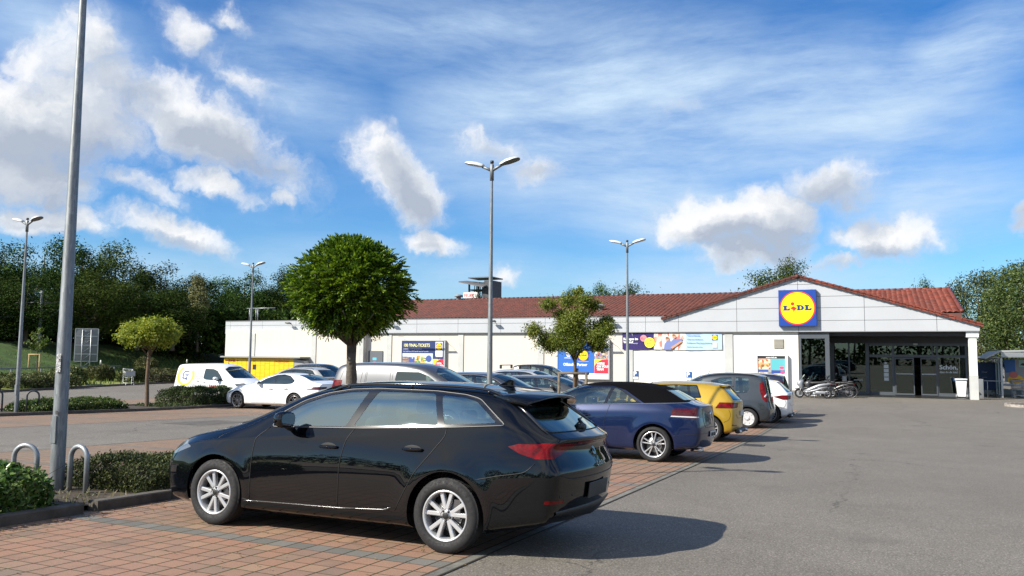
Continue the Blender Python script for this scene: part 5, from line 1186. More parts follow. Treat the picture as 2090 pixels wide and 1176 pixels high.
def vehicle(S,name,loc,rz,label,cat,group=None,lev=3,detail=2):
    root=empty(name,(loc[0],loc[1],GZ(loc[1])),label=label,cat=cat,group=group)
    root.rotation_euler=(Matrix.Rotation(slope(loc[1]),4,'X')@Matrix.Rotation(rz,4,'Z')).to_euler()
    pm=S['paint']; BKp=M('black_trim',(.012,.012,.013),.45); GLo=M('gloss_black',(.006,.006,.007),.08,coat=1); CH=M('chrome',(.62,.62,.63),.12,1.0); RUB=M('gap_dark',(.004,.004,.004),.6); GL=S.get('glass') or glassmat('car_glass',(.42,.50,.48),.10)
    bm=make_shell(S,lev); nr=Norms(bm); W=S['W']
    sidec=lambda f:abs(f.normal.y)>.25
    parts=[]
    # wheel arches
    for ax in S['axles']:
        c=[(ax+S['RA']*math.cos(a)*S.get('rax',1),S['R']+S.get('raz',.0)+S['RA']*math.sin(a)) for a in [2*PI*k/40 for k in range(40)]]
        cutpoly(bm,'y',c,lambda f:abs(f.calc_center_median().y)>W*.5 and f.calc_center_median().z<S['R']+S['RA']+.25)
        fs=inside(bm,'y',c,lambda f:abs(f.calc_center_median().y)>W*.5 and f.calc_center_median().z<S['R']+S['RA']+.2); bmesh.ops.delete(bm,geom=fs,context='FACES')
        low=[f for f in bm.faces if abs(f.calc_center_median().x-ax)<S['RA']*.93 and f.calc_center_median().z<S['R']]
        if low: bmesh.ops.delete(bm,geom=low,context='FACES')
    lips=B(); lips.smooth=True
    for ax in S['axles']:
        for s in (1,-1):
            P=[]
            for k in range(41):
                a=-.35+ (PI+.7)*k/40; x=ax+S['RA']*math.cos(a)*S.get('rax',1); z=S['R']+S.get('raz',0)+S['RA']*math.sin(a)
                if z<I(S['sill'],x)+.02: continue
                q,nn=nr.cast('y',x,z,s)
                if q is not None and abs(q.y)>W*.6: P.append(q)
            if len(P)<3: continue
            vs=[];fs=[]
            for q in P: vs+=[q,Vector((q.x,q.y-s*.05,q.z)),Vector((ax+(q.x-ax)*1.03,q.y-s*.055,q.z+.012)),Vector((ax+(q.x-ax)*1.03,s*.42,q.z+.012))]
            for k in range(len(P)-1):
                for j in range(3): a=k*4+j; fs.append((a,a+1,a+5,a+4))
            lips.m=0; lips.add(vs,fs,True)
    lips.m=1
    for ax in S['axles']: lips.cbox((ax,0,S['R']+.18),(S['RA']*1.9,.8,S['RA']*1.3))
    lips.cbox(((S['axles'][0]+S['axles'][1])/2,0,I(S['sill'],1.2)+.07),(S['axles'][1]-S['axles'][0]-2*S['RA']+.12,W*1.72,.12))
    if S.get('low'):
        lips.cbox(((S['xr']+S['axles'][0]-S['RA'])/2+.04,0,.36),(S['axles'][0]-S['RA']-S['xr']-.16,W*1.5,.14)); lips.cbox(((S['xf']+S['axles'][1]+S['RA'])/2-.05,0,.30),(S['xf']-S['axles'][1]-S['RA']-.18,W*1.5,.14))
    lips.build('wheel_housing',[BKp if S.get('lipdark') else pm,RUB],parent=root)
    # windows
    def region(nm,axis,poly,mat,cond,off=-.004,trim=None,sides=(1,-1),holes=None):
        polyr=poly
        cutpoly(bm,axis,polyr,cond); fs=inside(bm,axis,polyr,cond)
        if not fs: return []
        out=[]
        if axis=='y':
            for s in sides:
                g=[f for f in fs if f.calc_center_median().y*s>0]
                if g: out.append((s,[f for f in g]))
        else: out.append((0,fs))
        res=[]
        for s,g in out:
            nb=take(bm,g); o=bm_obj(nb,nm,mat,nr,root,off); nb.free(); res.append(o)
            if trim:
                ribbon_mat,r,o2=trim
                sg=s if axis=='y' else (1 if cond.__name__=='fwd' else -1)
                ribbon(root,nr,'window_trim' if nm!='taillight' else 'lamp_rim',ribbon_mat,polyr,axis,sg,r,o2,True)
        return res
    def glassc(f): m=f.calc_center_median(); return abs(f.normal.y)>.3 and abs(m.y)>.35 and m.z>S.get('gz',.85)
    def fwd(f): m=f.calc_center_median(); return f.normal.x>.15 and m.z>S.get('gz',.85) and f.normal.z<.985
    def aft(f): m=f.calc_center_median(); return f.normal.x<-.12 and m.z>S.get('gzr',.85) and m.x<S['axles'][0]+1.2
    for poly in S['win']: region('side_window','y',smoothp(poly,.03),GL,glassc,-.003)
    for poly in S.get('pwin',[]): region('side_window','y',smoothp(poly,.03),S.get('pglass',GL),glassc,-.003)
    if 'dlo' in S: region('window_surround','y',smoothp(S['dlo'],.04),S.get('surround',GLo),glassc,-.0008,trim=(S['trimmat'],S.get('trimr',.007),.001) if S.get('trimmat') else None)
    for key,axis,c,sg,nm in (('wind','x',fwd,1,'windscreen'),('rearw','x',aft,-1,'rear_window')):
        if key in S:
            pp=smoothp(S[key],.05)
            region(nm,axis,pp,GL if key=='wind' else S.get('rglass',GL),c,-.003)
            ribbon(root,nr,'window_seal',RUB,pp,axis,sg,.007,.0,True)
    # lamps
    def rearc(f): return f.normal.x<-.3 and f.calc_center_median().x<S['xr']+.9
    def rsidec(f): m=f.calc_center_median(); return abs(f.normal.y)>.3 and m.x<S['xr']+1.0
    TL=None
    for L in S.get('lamps',[]):
        ax,poly,mat,nm=L[:4]; c={'x':rearc,'y':rsidec}[ax]
        polys=[poly,[(-a,b) for a,b in poly]] if ax=='x' and not L[4:] else [poly]
        for pl in polys: region(nm,ax,pl,mat,c,.002)
    for (poly,mat,nm) in S.get('flamps',[]):
        region(nm,'y',smoothp(poly,.03),mat,lambda f:f.calc_center_median().x>S['axles'][1]+.2 and abs(f.calc_center_median().y)>.3 and f.normal.x>-.3,.001)
    # two-tone regions
    for (ax,poly,mat,nm) in S.get('zones',[]):
        region(nm,ax,poly,mat,(lambda f:True) if ax=='y' else rearc,.0)
    bo=bm_obj(bm,'body',pm,nr,root); 
    # seams, handles
    if detail:
        for ln in S.get('seams',[]):
            for s in (1,-1): ribbon(root,nr,'panel_gap',RUB,smoothp(ln,.05,closed=False),'y',s,.0042,.0008)
        for ln in S.get('rseams',[]): ribbon(root,nr,'panel_gap',RUB,smoothp(ln,.05,closed=False),'x',-1,.0042,.0008)
        for ln,m_,r_ in S.get('strips',[]):
            for s in (1,-1): ribbon(root,nr,'trim_strip',m_,ln,'y',s,r_,.002)
        for (x,z) in S.get('handles',[]):
            for s in (1,-1):
                q,nn=nr.cast('y',x,z,s)
                b=B(); b.m=1; b.lathe([(.0,.0),(.035,.0),(.052,-.003)],16,Matrix.Translation((x,q.y+s*.0015,z))@Matrix.Diagonal((1.9,1,.85,1))) ; b.m=0
                b.tube([(x-.105,q.y+s*.004,z+.006),(x-.08,q.y+s*.026,z+.008),(x,q.y+s*.034,z+.008),(x+.07,q.y+s*.026,z+.006),(x+.1,q.y+s*.004,z+.004)],[.010,.014,.015,.014,.010],8)
                b.build('door_handle',[S.get('hmat',pm),RUB],parent=root,fixn=True)
        if 'mirror' in S:
            x,z,y=S['mirror'][:3]
            for s in (1,-1):
                e=B(); ms=S.get('msize',1); Mx=Matrix.Translation((x,s*(y+.12),z))@Matrix.Scale(ms,4)@Matrix.Rotation(s*-.12,4,'Z')
                sec=[]
                for (t,w_,h_) in ((-.055,.085,.06),(-.045,.098,.072),(0,.105,.078),(.05,.09,.066),(.085,.06,.045),(.1,.02,.018)):
                    for k in range(14): a=2*PI*k/14; sec.append(Mx@Vector((t,w_*math.copysign(abs(math.cos(a))**.7,math.cos(a)),h_*math.copysign(abs(math.sin(a))**.8,math.sin(a))+.01)))
                fs=[]
                for i in range(5):
                    for k in range(14): l=(k+1)%14; fs.append((i*14+k,i*14+l,(i+1)*14+l,(i+1)*14+k))
                fs.append(tuple(5*14+k for k in range(14))); e.add(sec,fs,True)
                e.m=1; e.add([sec[k]*1 for k in range(14)],[tuple(range(14))[::-1]],False)
                e.m=2; e.tube([(x+.03,s*(y-.05),z-.09),(x+.02,s*(y+.03),z-.075),(x+.01,s*(y+.1),z-.05)],[.028,.022,.02],8)
                e.build('wing_mirror',[S.get('mmat',pm),M('mirror_glass',(.5,.52,.52),.03,1.0),BKp],parent=root,fixn=True)
        interior(root,S)
    add_wheels(root,S)
    return root,nr
def pane(nr,poly,axis,s,root,name,mat,off,step=.05,parent=None):
    # triangulated flat polygon refined on a grid, then laid on the shell
    pp=resample(poly,step); bm=bmesh.new(); vs=[bm.verts.new((p[0],p[1],0)) for p in pp]
    bm.faces.new(vs); xs=[p[0] for p in pp]; zs=[p[1] for p in pp]
    def bis(co,no): bmesh.ops.bisect_plane(bm,geom=bm.verts[:]+bm.edges[:]+bm.faces[:],plane_co=co,plane_no=no,dist=1e-5)
    x=min(xs)+step
    while x<max(xs): bis((x,0,0),(1,0,0)); x+=step
    z=min(zs)+step
    while z<max(zs): bis((0,z,0),(0,1,0)); z+=step
    a,b,c=AX[axis]; bad=[]
    for v in bm.verts:
        q,n=nr.cast(axis,v.co.x,v.co.y,s)
        if q is None: bad.append(v); continue
        v.co=q+n*off
    if bad: bmesh.ops.delete(bm,geom=bad,context='VERTS')
    bm.normal_update()
    for f in bm.faces:
        m=f.calc_center_median()
        if f.normal.dot(nr.at(m))<0: f.normal_flip()
    o=bm_obj(bm,name,mat,nr,parent or root); bm.free(); return o
def interior(root,S):
    x0,x1=S.get('cab',(.2,2.0)); DK=M('seat_fabric',(.035,.035,.038),.85); W=S['W']; fl=.32
    b=B(); b.cbox(((x0+x1)/2,0,fl),(x1-x0+.5,W*1.6,.04)); b.bbox((x1+.22,0,S.get('dash',.82)),(.42,W*1.55,.26),.09); b.build('dashboard',DK,parent=root)
    for sy in (.37,-.37):
        xs=S.get('fseat',x0+.95); b=B(); b.bbox((xs+.22,sy,.5),(.5,.48,.2),.07); b.bbox((0,0,0),(.15,.46,.56),.06,Matrix.Translation((xs-.1,sy,.83))@Matrix.Rotation(-.28,4,'Y')); b.bbox((0,0,0),(.1,.26,.17),.045,Matrix.Translation((xs-.2,sy,1.20))@Matrix.Rotation(-.2,4,'Y')); b.tube([(xs-.18,sy-.06,1.0),(xs-.19,sy-.06,1.2)],.007,5); b.tube([(xs-.18,sy+.06,1.0),(xs-.19,sy+.06,1.2)],.007,5); b.build('seat',DK,parent=root)
    if not S.get('cargo'):
        xr=S.get('rseat',x0+.1); b=B(); b.bbox((xr+.25,0,.5),(.5,1.2,.2),.07); b.bbox((0,0,0),(.14,1.22,.52),.06,Matrix.Translation((xr-.05,0,.82))@Matrix.Rotation(-.3,4,'Y'))
        for sy in (.38,-.38): b.bbox((0,0,0),(.09,.24,.13),.04,Matrix.Translation((xr-.15,sy,1.13)))
        b.build('rear_bench',DK,parent=root)
    b=B(); c=Matrix.Translation((x1-.12,.37,.86))@Matrix.Rotation(R(-62),4,'Y')
    b.tube([c@Vector((.18*math.cos(a),.18*math.sin(a),0)) for a in [2*PI*k/24 for k in range(24)]],.014,7,closed=True); b.tube([c@Vector((-.17,0,0)),c@Vector((.0,0,-.03)),c@Vector((0,-.17,0))],.014,5); b.tube([c@Vector((0,.17,0)),c@Vector((.0,0,-.03)),c@Vector((.0,0,-.25))],.018,5); b.build('steering_wheel',DK,parent=root)
# ================================================================ vehicle specifications
AL=M('rim_silver',(.62,.63,.64),.33,.6); AD=M('rim_dark',(.10,.10,.105),.35,.6); AW=M('rim_bright',(.66,.67,.68),.28,.75)
WST={'vpair':dict(R=.316,rim=.212,w=.205,n=5,pair=True,sp0=.12,sp1=.255,w0=.034,w1=.038,hub=.26,mat=AL,tread=True,rot=PI/2,capdark=True,dish=.018),
 'multi':dict(R=.325,rim=.238,w=.225,n=5,pair=True,sp0=.13,sp1=.20,w0=.020,w1=.026,hub=.24,mat=AW,rot=.3,dish=.016,capdark=True),
 'cover':dict(R=.31,rim=.205,w=.185,n=7,w0=.10,w1=.155,hub=.45,mat=M('hubcap_silver',(.62,.63,.64),.4,.3),rot=.2,dish=.01),
 'dark5':dict(R=.33,rim=.245,w=.23,n=5,pair=True,sp0=.25,sp1=.42,w0=.016,w1=.024,hub=.22,mat=M('rim_bicolor',(.30,.30,.31),.3,.8),rot=.1,dish=.014),
 'black10':dict(R=.325,rim=.225,w=.205,n=10,w0=.016,w1=.024,hub=.25,mat=AD,rot=.1,dish=.012),
 'plain':dict(R=.325,rim=.225,w=.21,n=5,w0=.05,w1=.075,hub=.3,mat=AL,rot=.1,dish=.014)}
TR=M('taillight_red',(.115,.0012,.002),.22,spec=.25,coat=.15,var=.75,vs=14); TD=M('taillight_dark',(.05,.002,.003),.2,coat=.3,var=.6,vs=16); TW=M('lamp_clear',(.55,.55,.56),.1,coat=1); HL=M('headlight_clear',(.14,.15,.16),.12,.3,coat=.6)
ESTATE=dict(xr=-.95,xf=3.45,axles=(0,2.60),R=.316,RA=.372,W=.90,wheel='vpair',rb=.13,fb=.16,crst=(14,),cowl=2.6,cowlb=.10,lip=.75,cr3=.7,
 st=[-.95,-.86,-.7,-.52,-.34,-.05,.4,.85,1.25,1.55,1.8,2.05,2.3,2.55,2.66,2.95,3.2,3.38],
 top=[(-.97,.985),(-.86,1.055),(-.7,1.18),(-.52,1.315),(-.34,1.405),(-.05,1.435),(.4,1.455),(.85,1.458),(1.25,1.445),(1.55,1.42),(1.8,1.37),(2.05,1.275),(2.3,1.155),(2.55,1.02),(2.66,.975),(2.95,.925),(3.2,.86),(3.38,.77)],
 drop=[(-.95,.02),(-.5,.05),(.5,.065),(1.25,.075),(1.7,.11),(1.95,.14),(2.3,.15),(2.5,.10),(2.66,.07),(3.38,.06)],
 ytop=[(-.95,.66),(-.7,.62),(-.34,.585),(.4,.605),(1.25,.605),(1.8,.645),(2.2,.70),(2.5,.74),(2.66,.74),(3.0,.70),(3.38,.60)],
 belt=[(-.95,.965),(-.47,1.095),(.1,1.06),(.9,1.02),(1.81,.98),(2.3,.955),(3,.9)], yb=[(-.95,.76),(-.5,.795),(.4,.825),(1.8,.825),(2.3,.80)],
 sh=[(-.95,.905),(-.58,.965),(.6,.94),(1.8,.885),(2.6,.83),(3.2,.78),(3.38,.70)], ym=[(-.95,.80),(-.86,.83),(-.5,.885),(0,.905),(.8,.895),(1.8,.895),(2.6,.905),(3.0,.87),(3.2,.82),(3.38,.73)],
 sill=[(-.95,.30),(-.5,.24),(-.3,.2),(2.3,.19),(3,.2),(3.38,.2)], rear=[(.28,-.84),(.40,-.985),(.7,-.975),(.86,-.92),(.90,-.90),(.97,-.955)], front=[(.18,3.36),(.3,3.42),(.6,3.43),(.7,3.40),(.82,3.31)],
 dlo=[(1.99,.98),(1.93,1.11),(1.7,1.235),(1.45,1.315),(1.2,1.358),(.9,1.374),(.26,1.367),(-.05,1.342),(-.2,1.31),(-.50,1.095),(.1,1.052),(.9,1.012)],
 win=[[(1.93,.995),(1.88,1.10),(1.68,1.21),(1.43,1.295),(1.18,1.338),(.975,1.35),(1.12,1.02)],[(.87,1.352),(.26,1.346),(.145,1.073),(1.03,1.028)],[(.19,1.337),(-.04,1.318),(-.17,1.288),(-.41,1.115),(.085,1.079)]],
 wind=[(-.7,.985),(.7,.985),(.575,1.335),(.3,1.388),(-.3,1.388),(-.575,1.335)], rearw=[(-.645,1.045),(.645,1.045),(.53,1.335),(-.53,1.335)],
 seams=[[(2.0,.975),(2.13,.87),(2.14,.6),(2.14,.30)],[(1.0,1.015),(1.07,.9),(1.11,.7),(1.12,.30)],[(.05,1.055),(.05,.98),(.19,.8),(.31,.66),(.4,.5),(.50,.32)],[(-.29,.64),(-.5,.685),(-.72,.72),(-.80,.80)],[(2.22,.29),(2.14,.275),(1.1,.295),(.56,.32)]],
 rseams=[[(-.7,.70),(-.55,.665),(.55,.665),(.7,.70)]], handles=[(1.25,.825),(.35,.85)], mirror=(1.70,1.055,.84), cab=(.2,2.0),fseat=1.15,rseat=.2,
 lamps=[('y',[(-.55,.925),(-.64,.95),(-1.3,.965),(-1.3,.845),(-.8,.835),(-.66,.872)],TR,'taillight'),('x',[(.98,.965),(.40,.955),(.38,.935),(.52,.895),(.70,.845),(.98,.84)],TR,'taillight')],
 flamps=[([(3.0,.735),(3.2,.79),(3.42,.76),(3.5,.66),(3.3,.64)],HL,'headlight')])
def derive(base,**k): d=dict(base); d.update(k); return d
GOLFC=derive(ESTATE,xr=-.84,xf=3.4,axles=(0,2.57),R=.327,RA=.385,W=.89,wheel='multi',rb=.10,fb=.14,cowl=2.55,crst=(14,),
 st=[-.84,-.76,-.62,-.45,-.25,0,.4,.85,1.25,1.55,1.8,2.05,2.3,2.5,2.62,2.9,3.15,3.33],
 top=[(-.84,1.06),(-.76,1.09),(-.62,1.125),(-.45,1.22),(-.25,1.34),(0,1.43),(.4,1.48),(.82,1.49),(1.25,1.475),(1.55,1.44),(1.8,1.37),(2.05,1.27),(2.3,1.14),(2.5,1.03),(2.62,.98),(2.9,.93),(3.15,.87),(3.33,.78)],
 ytop=[(-.84,.64),(-.62,.66),(-.25,.58),(.4,.575),(1.25,.59),(1.8,.64),(2.2,.70),(2.6,.74),(3.0,.70),(3.33,.6)], belt=[(-.84,1.04),(-.5,1.09),(.22,1.07),(.97,1.035),(1.77,.99),(2.3,.96),(3,.9)],
 sh=[(-.84,.90),(-.3,.92),(.6,.90),(1.8,.86),(2.6,.81),(3.3,.70)], cr3=.35, ym=[(-.84,.77),(-.76,.81),(-.5,.865),(0,.89),(1.8,.885),(2.57,.89),(3.0,.85),(3.2,.8),(3.33,.72)], rear=[(.22,-.72),(.40,-.86),(.62,-.86),(.68,-.80),(1.0,-.80),(1.05,-.81)],
 dlo=[(2.06,1.0),(1.95,1.16),(1.64,1.325),(1.3,1.375),(.88,1.388),(.62,1.31),(.24,1.075),(.9,1.045),(1.8,.995)], win=[[(1.98,1.01),(1.88,1.15),(1.62,1.295),(1.3,1.355),(.90,1.37),(.99,1.055)],[(.82,1.366),(.64,1.285),(.33,1.095),(.93,1.062)]],
 rearw=[(-.60,1.155),(.60,1.155),(.47,1.345),(-.47,1.345)], wind=[(-.7,1.0),(.7,1.0),(.58,1.33),(.3,1.40),(-.3,1.40),(-.58,1.33)], gzr=1.1,
 seams=[[(2.02,.98),(2.1,.85),(2.1,.3)],[(.86,1.04),(.97,.7),(.95,.5),(.9,.28)],[(-.36,.5),(-.6,.53),(-1,.56)],[(.95,.285),(2.1,.27)]], rseams=[[(-.52,1.0),(-.55,.8),(-.5,.66),(.5,.66),(.55,.8),(.52,1.0)]], handles=[(1.35,.82)],
 lamps=[('y',[(-.36,1.0),(-.33,.90),(-.38,.84),(-1.2,.825),(-1.2,1.02)],TD,'taillight'),('x',[(.95,1.02),(.48,1.015),(.45,.96),(.5,.85),(.95,.825)],TD,'taillight')], mirror=(1.75,1.06,.84))
HATCH=derive(ESTATE,xr=-.66,xf=3.4,axles=(0,2.62),R=.325,RA=.385,W=.90,wheel='multi',rb=.10,fb=.14,cowl=2.6,crst=(14,),
 st=[-.62,-.56,-.46,-.34,-.22,0,.4,.85,1.25,1.6,1.85,2.1,2.35,2.55,2.66,2.95,3.2,3.36],
 top=[(-.62,1.03),(-.56,1.12),(-.46,1.25),(-.34,1.375),(-.22,1.45),(0,1.485),(.46,1.515),(1.21,1.515),(1.6,1.48),(1.85,1.41),(2.1,1.30),(2.35,1.16),(2.55,1.05),(2.66,1.0),(2.95,.945),(3.2,.87),(3.36,.78)],
 ytop=[(-.62,.68),(-.46,.64),(-.22,.60),(.4,.61),(1.25,.61),(1.8,.645),(2.2,.70),(2.6,.74),(3.0,.70),(3.36,.6)], belt=[(-.62,1.02),(0,1.09),(.5,1.075),(1.8,1.02),(2.3,.99),(3,.92)], yb=[(-.62,.79),(-.2,.80),(.4,.815),(1.8,.825),(2.3,.80)],
 sh=[(-.62,.88),(0,.90),(.6,.90),(1.8,.88),(2.6,.84),(3.3,.72)], ym=[(-.62,.80),(-.5,.85),(-.3,.88),(0,.90),(1.8,.89),(2.62,.9),(3.0,.86),(3.2,.81),(3.36,.72)], cr3=.75,
 rear=[(.2,-.46),(.36,-.64),(.52,-.66),(.60,-.585),(.9,-.60),(1.03,-.60)],
 dlo=[(2.08,1.01),(2.0,1.14),(1.7,1.31),(1.35,1.40),(.9,1.42),(.32,1.415),(.18,1.09),(.9,1.055)], win=[[(2.0,1.03),(1.94,1.13),(1.66,1.28),(1.35,1.37),(1.2,1.385),(1.25,1.06)],[(1.12,1.395),(.58,1.395),(.53,1.09),(1.17,1.065)],[(.51,1.39),(.34,1.385),(.24,1.11),(.46,1.10)]],
 rearw=[(-.66,1.06),(.66,1.06),(.53,1.37),(-.53,1.37)], wind=[(-.7,1.02),(.7,1.02),(.58,1.37),(.3,1.45),(-.3,1.45),(-.58,1.37)], gzr=1.0,
 seams=[[(2.0,.99),(2.1,.85),(2.1,.3)],[(1.2,1.05),(1.2,.3)],[(.2,1.08),(.2,.95),(.4,.7),(.55,.3)],[(-.38,.5),(-.5,.56),(-.55,.7),(-.5,.82)]], rseams=[[(-.6,.70),(-.5,.6),(.5,.6),(.6,.70)]], handles=[(1.35,.85),(.5,.88)],
 lamps=[('y',[(-.17,.845),(-.27,.995),(-1.2,1.0),(-1.2,.855)],TR,'taillight'),('x',[(.95,1.0),(.42,.985),(.44,.90),(.52,.855),(.95,.85)],TR,'taillight')], mirror=(1.8,1.08,.84))
MPV=derive(ESTATE,xr=-.75,xf=3.35,axles=(0,2.60),R=.31,RA=.37,W=.86,wheel='cover',rb=.07,fb=.14,cowl=2.5,crst=(),
 st=[-.44,-.34,-.15,.1,.5,.9,1.3,1.6,1.85,2.1,2.35,2.5,2.62,2.9,3.15,3.3],lip=.4,
 top=[(-.44,1.62),(-.34,1.655),(-.15,1.69),(.1,1.71),(.5,1.73),(.9,1.73),(1.3,1.69),(1.6,1.62),(1.85,1.51),(2.1,1.36),(2.35,1.19),(2.5,1.09),(2.62,1.04),(2.9,.98),(3.15,.9),(3.3,.8)],
 drop=[(-.44,.04),(.5,.07),(1.25,.09),(1.95,.14),(2.3,.14),(2.62,.08),(3.3,.06)], ytop=[(-.44,.58),(.0,.60),(1.25,.60),(1.8,.63),(2.2,.68),(2.6,.70),(3.0,.67),(3.3,.58)],
 belt=[(-.44,1.07),(.4,1.05),(1.3,1.03),(2.3,1.0),(3,.92)], yb=[(-.44,.765),(.4,.785),(2.3,.77)], sh=[(-.44,.86),(.6,.86),(2.6,.84),(3.3,.72)], cr3=.3,
 ym=[(-.44,.80),(-.2,.845),(0,.855),(1.8,.85),(2.6,.86),(3.0,.83),(3.15,.78),(3.3,.7)], rear=[(.2,-.5),(.34,-.69),(.55,-.70),(.62,-.60),(.98,-.58),(1.35,-.50),(1.6,-.42)],
 win=[[(2.25,1.06),(2.1,1.2),(1.75,1.42),(1.42,1.50),(1.32,1.06)],[(1.15,1.47),(.85,1.56),(.5,1.585),(.47,1.07),(1.15,1.04)],[(.37,1.585),(-.02,1.57),(-.05,1.2),(.02,1.10),(.36,1.08)]], dlo=[(2.32,1.03),(2.12,1.24),(1.75,1.46),(1.36,1.56),(.9,1.61),(-.08,1.60),(-.12,1.15),(0,1.06),(1.2,1.01)],
 rearw=[(-.60,1.08),(.60,1.08),(.50,1.52),(-.50,1.52)], wind=[(-.66,1.06),(.66,1.06),(.56,1.50),(.3,1.60),(-.3,1.60),(-.56,1.50)], gzr=1.0,
 seams=[[(2.1,1.0),(2.12,.85),(2.12,.3)],[(1.26,1.03),(1.26,.3)],[(.42,1.6),(.42,.62),(.5,.3)],[(-.36,.60),(-1,.62)]], rseams=[[(-.62,.62),(.62,.62)],[(-.62,1.5),(-.64,1.0),(-.62,.63)],[(.62,1.5),(.64,1.0),(.62,.63)]], handles=[(1.4,.86),(.6,.9)],
 lamps=[('y',[(-.36,1.40),(-.42,1.44),(-1,1.42),(-1,.92),(-.56,.83),(-.46,.92),(-.38,1.15)],TR,'taillight')], mirror=(1.9,1.1,.8),rseat=.25,fseat=1.2)
SALOON=derive(ESTATE,xr=-1.1,xf=3.65,axles=(0,2.82),R=.33,RA=.385,W=.92,wheel='dark5',rb=.12,fb=.2,cowl=2.5,crst=(),lip=.75,cr3=.35,
 st=[-1.08,-1.0,-.8,-.6,-.35,-.05,.3,.7,1.1,1.45,1.75,2.0,2.25,2.45,2.6,2.9,3.2,3.5],
 top=[(-1.08,1.05),(-1.0,1.07),(-.8,1.10),(-.6,1.16),(-.35,1.28),(-.05,1.37),(.3,1.425),(.7,1.44),(1.1,1.435),(1.45,1.395),(1.75,1.32),(2.0,1.22),(2.25,1.11),(2.45,1.02),(2.6,.975),(2.9,.92),(3.2,.85),(3.5,.74)],
 ytop=[(-1.08,.66),(-.6,.68),(-.05,.59),(.7,.60),(1.45,.62),(2.0,.69),(2.5,.76),(3.0,.73),(3.5,.60)], belt=[(-1.08,1.02),(-.3,1.02),(.5,1.0),(1.8,.98),(2.3,.96),(3,.9)], yb=[(-1.08,.78),(0,.82),(1.8,.84),(2.3,.83)],
 sh=[(-1.08,.9),(0,.86),(1.8,.82),(2.8,.78),(3.5,.62)], ym=[(-1.08,.80),(-.8,.87),(0,.92),(1.8,.905),(2.8,.925),(3.2,.88),(3.5,.74)], sill=[(-1.08,.3),(-.5,.22),(3,.17),(3.5,.17)],
 rear=[(.3,-1.0),(.45,-1.1),(.8,-1.08),(1.04,-1.08)], front=[(.15,3.5),(.3,3.56),(.6,3.55),(.75,3.46)],
 dlo=[(1.95,.985),(1.55,1.21),(1.1,1.35),(.75,1.375),(.42,1.33),(.1,1.14),(.2,1.03),(.45,1.0)], win=[[(1.86,1.0),(1.5,1.205),(1.14,1.325),(1.06,1.01)],[(1.05,1.33),(.75,1.355),(.45,1.31),(.17,1.13),(.28,1.04),(.5,1.015),(.97,1.01)]],
 rearw=[(-.62,1.16),(.62,1.16),(.5,1.36),(-.5,1.36)], wind=[(-.7,1.0),(.7,1.0),(.58,1.29),(.3,1.37),(-.3,1.37),(-.58,1.29)], gzr=1.08,
 seams=[[(2.0,.96),(2.12,.8),(2.1,.28)],[(1.0,1.0),(.98,.6),(.95,.28)],[(.35,.99),(.3,.75),(.48,.5),(.55,.3)],[(2.1,.27),(.6,.29)]], rseams=[], handles=[(1.15,.8),(.42,.83)],
 lamps=[('y',[(-.38,.90),(-.6,.94),(-1.4,.94),(-1.4,.82),(-.6,.83)],TD,'taillight'),('x',[(.95,.94),(.4,.93),(.45,.86),(.95,.82)],TD,'taillight')], mirror=(1.72,1.02,.85),
 flamps=[([(2.95,.70),(3.2,.74),(3.5,.68),(3.6,.58),(3.3,.60)],HL,'headlight')])
VAN=derive(ESTATE,dlo=[(0,9),(1,9),(1,9.1)],xr=-.55,xf=3.75,axles=(0,2.66),R=.325,RA=.385,W=.90,wheel='black10',rb=.05,fb=.16,cowl=2.95,crst=(),lip=.4,cr3=.3,
 st=[-.36,-.26,0,.4,.9,1.4,1.8,2.05,2.25,2.5,2.75,2.95,3.08,3.3,3.5,3.62],
 top=[(-.36,1.66),(-.26,1.70),(0,1.725),(.9,1.75),(1.4,1.755),(1.8,1.745),(2.05,1.70),(2.25,1.60),(2.5,1.44),(2.75,1.28),(2.95,1.15),(3.08,1.09),(3.3,1.03),(3.5,.94),(3.62,.84)],
 drop=[(-.36,.04),(1.25,.06),(2.2,.12),(2.8,.13),(3.08,.08),(3.62,.06)], ytop=[(-.36,.68),(.9,.70),(2.0,.68),(2.6,.70),(3.08,.72),(3.62,.62)],
 belt=[(-.36,1.05),(1.3,1.0),(2.5,.98),(3.5,.85)], yb=[(-.36,.84),(2.5,.84)], sh=[(-.36,.88),(1.8,.86),(2.8,.84),(3.6,.72)], ym=[(-.36,.86),(0,.895),(2.66,.9),(3.2,.86),(3.45,.78),(3.62,.7)], sill=[(-.36,.28),(3,.24),(3.62,.22)],
 rear=[(.25,-.42),(.35,-.52),(.6,-.50),(.7,-.46),(1.2,-.42),(1.66,-.36)], front=[(.18,3.55),(.3,3.66),(.6,3.68),(.84,3.58)],
 win=[[(2.42,.975),(2.2,1.22),(1.98,1.42),(1.75,1.50),(1.28,1.51),(1.24,1.1),(1.38,1.03)]], rearw=[(-.66,1.1),(.66,1.1),(.62,1.5),(-.62,1.5)], wind=[(-.68,1.12),(.68,1.12),(.6,1.5),(.3,1.6),(-.3,1.6),(-.6,1.5)], gzr=1.0,
 seams=[[(2.55,.95),(2.6,.8),(2.42,.6),(2.2,.32)],[(1.18,1.6),(1.18,.3)],[(.1,1.58),(.1,1.0),(.36,.75)],[(1.18,1.08),(-.3,1.1)],[(1.18,1.6),(2.0,1.6),(2.3,1.4)]], rseams=[], handles=[(1.35,.90),(.95,.95)], lamps=[('y',[(-.36,1.35),(-.9,1.35),(-.9,.9),(-.38,.9)],TR,'taillight')], mirror=(2.1,1.08,.88),
 flamps=[([(3.05,.88),(3.4,.92),(3.62,.8),(3.4,.76),(3.15,.78)],HL,'headlight')],cargo=True,cab=(1.2,2.4),fseat=1.5,dash=.95,zones=[],rseat=.3)
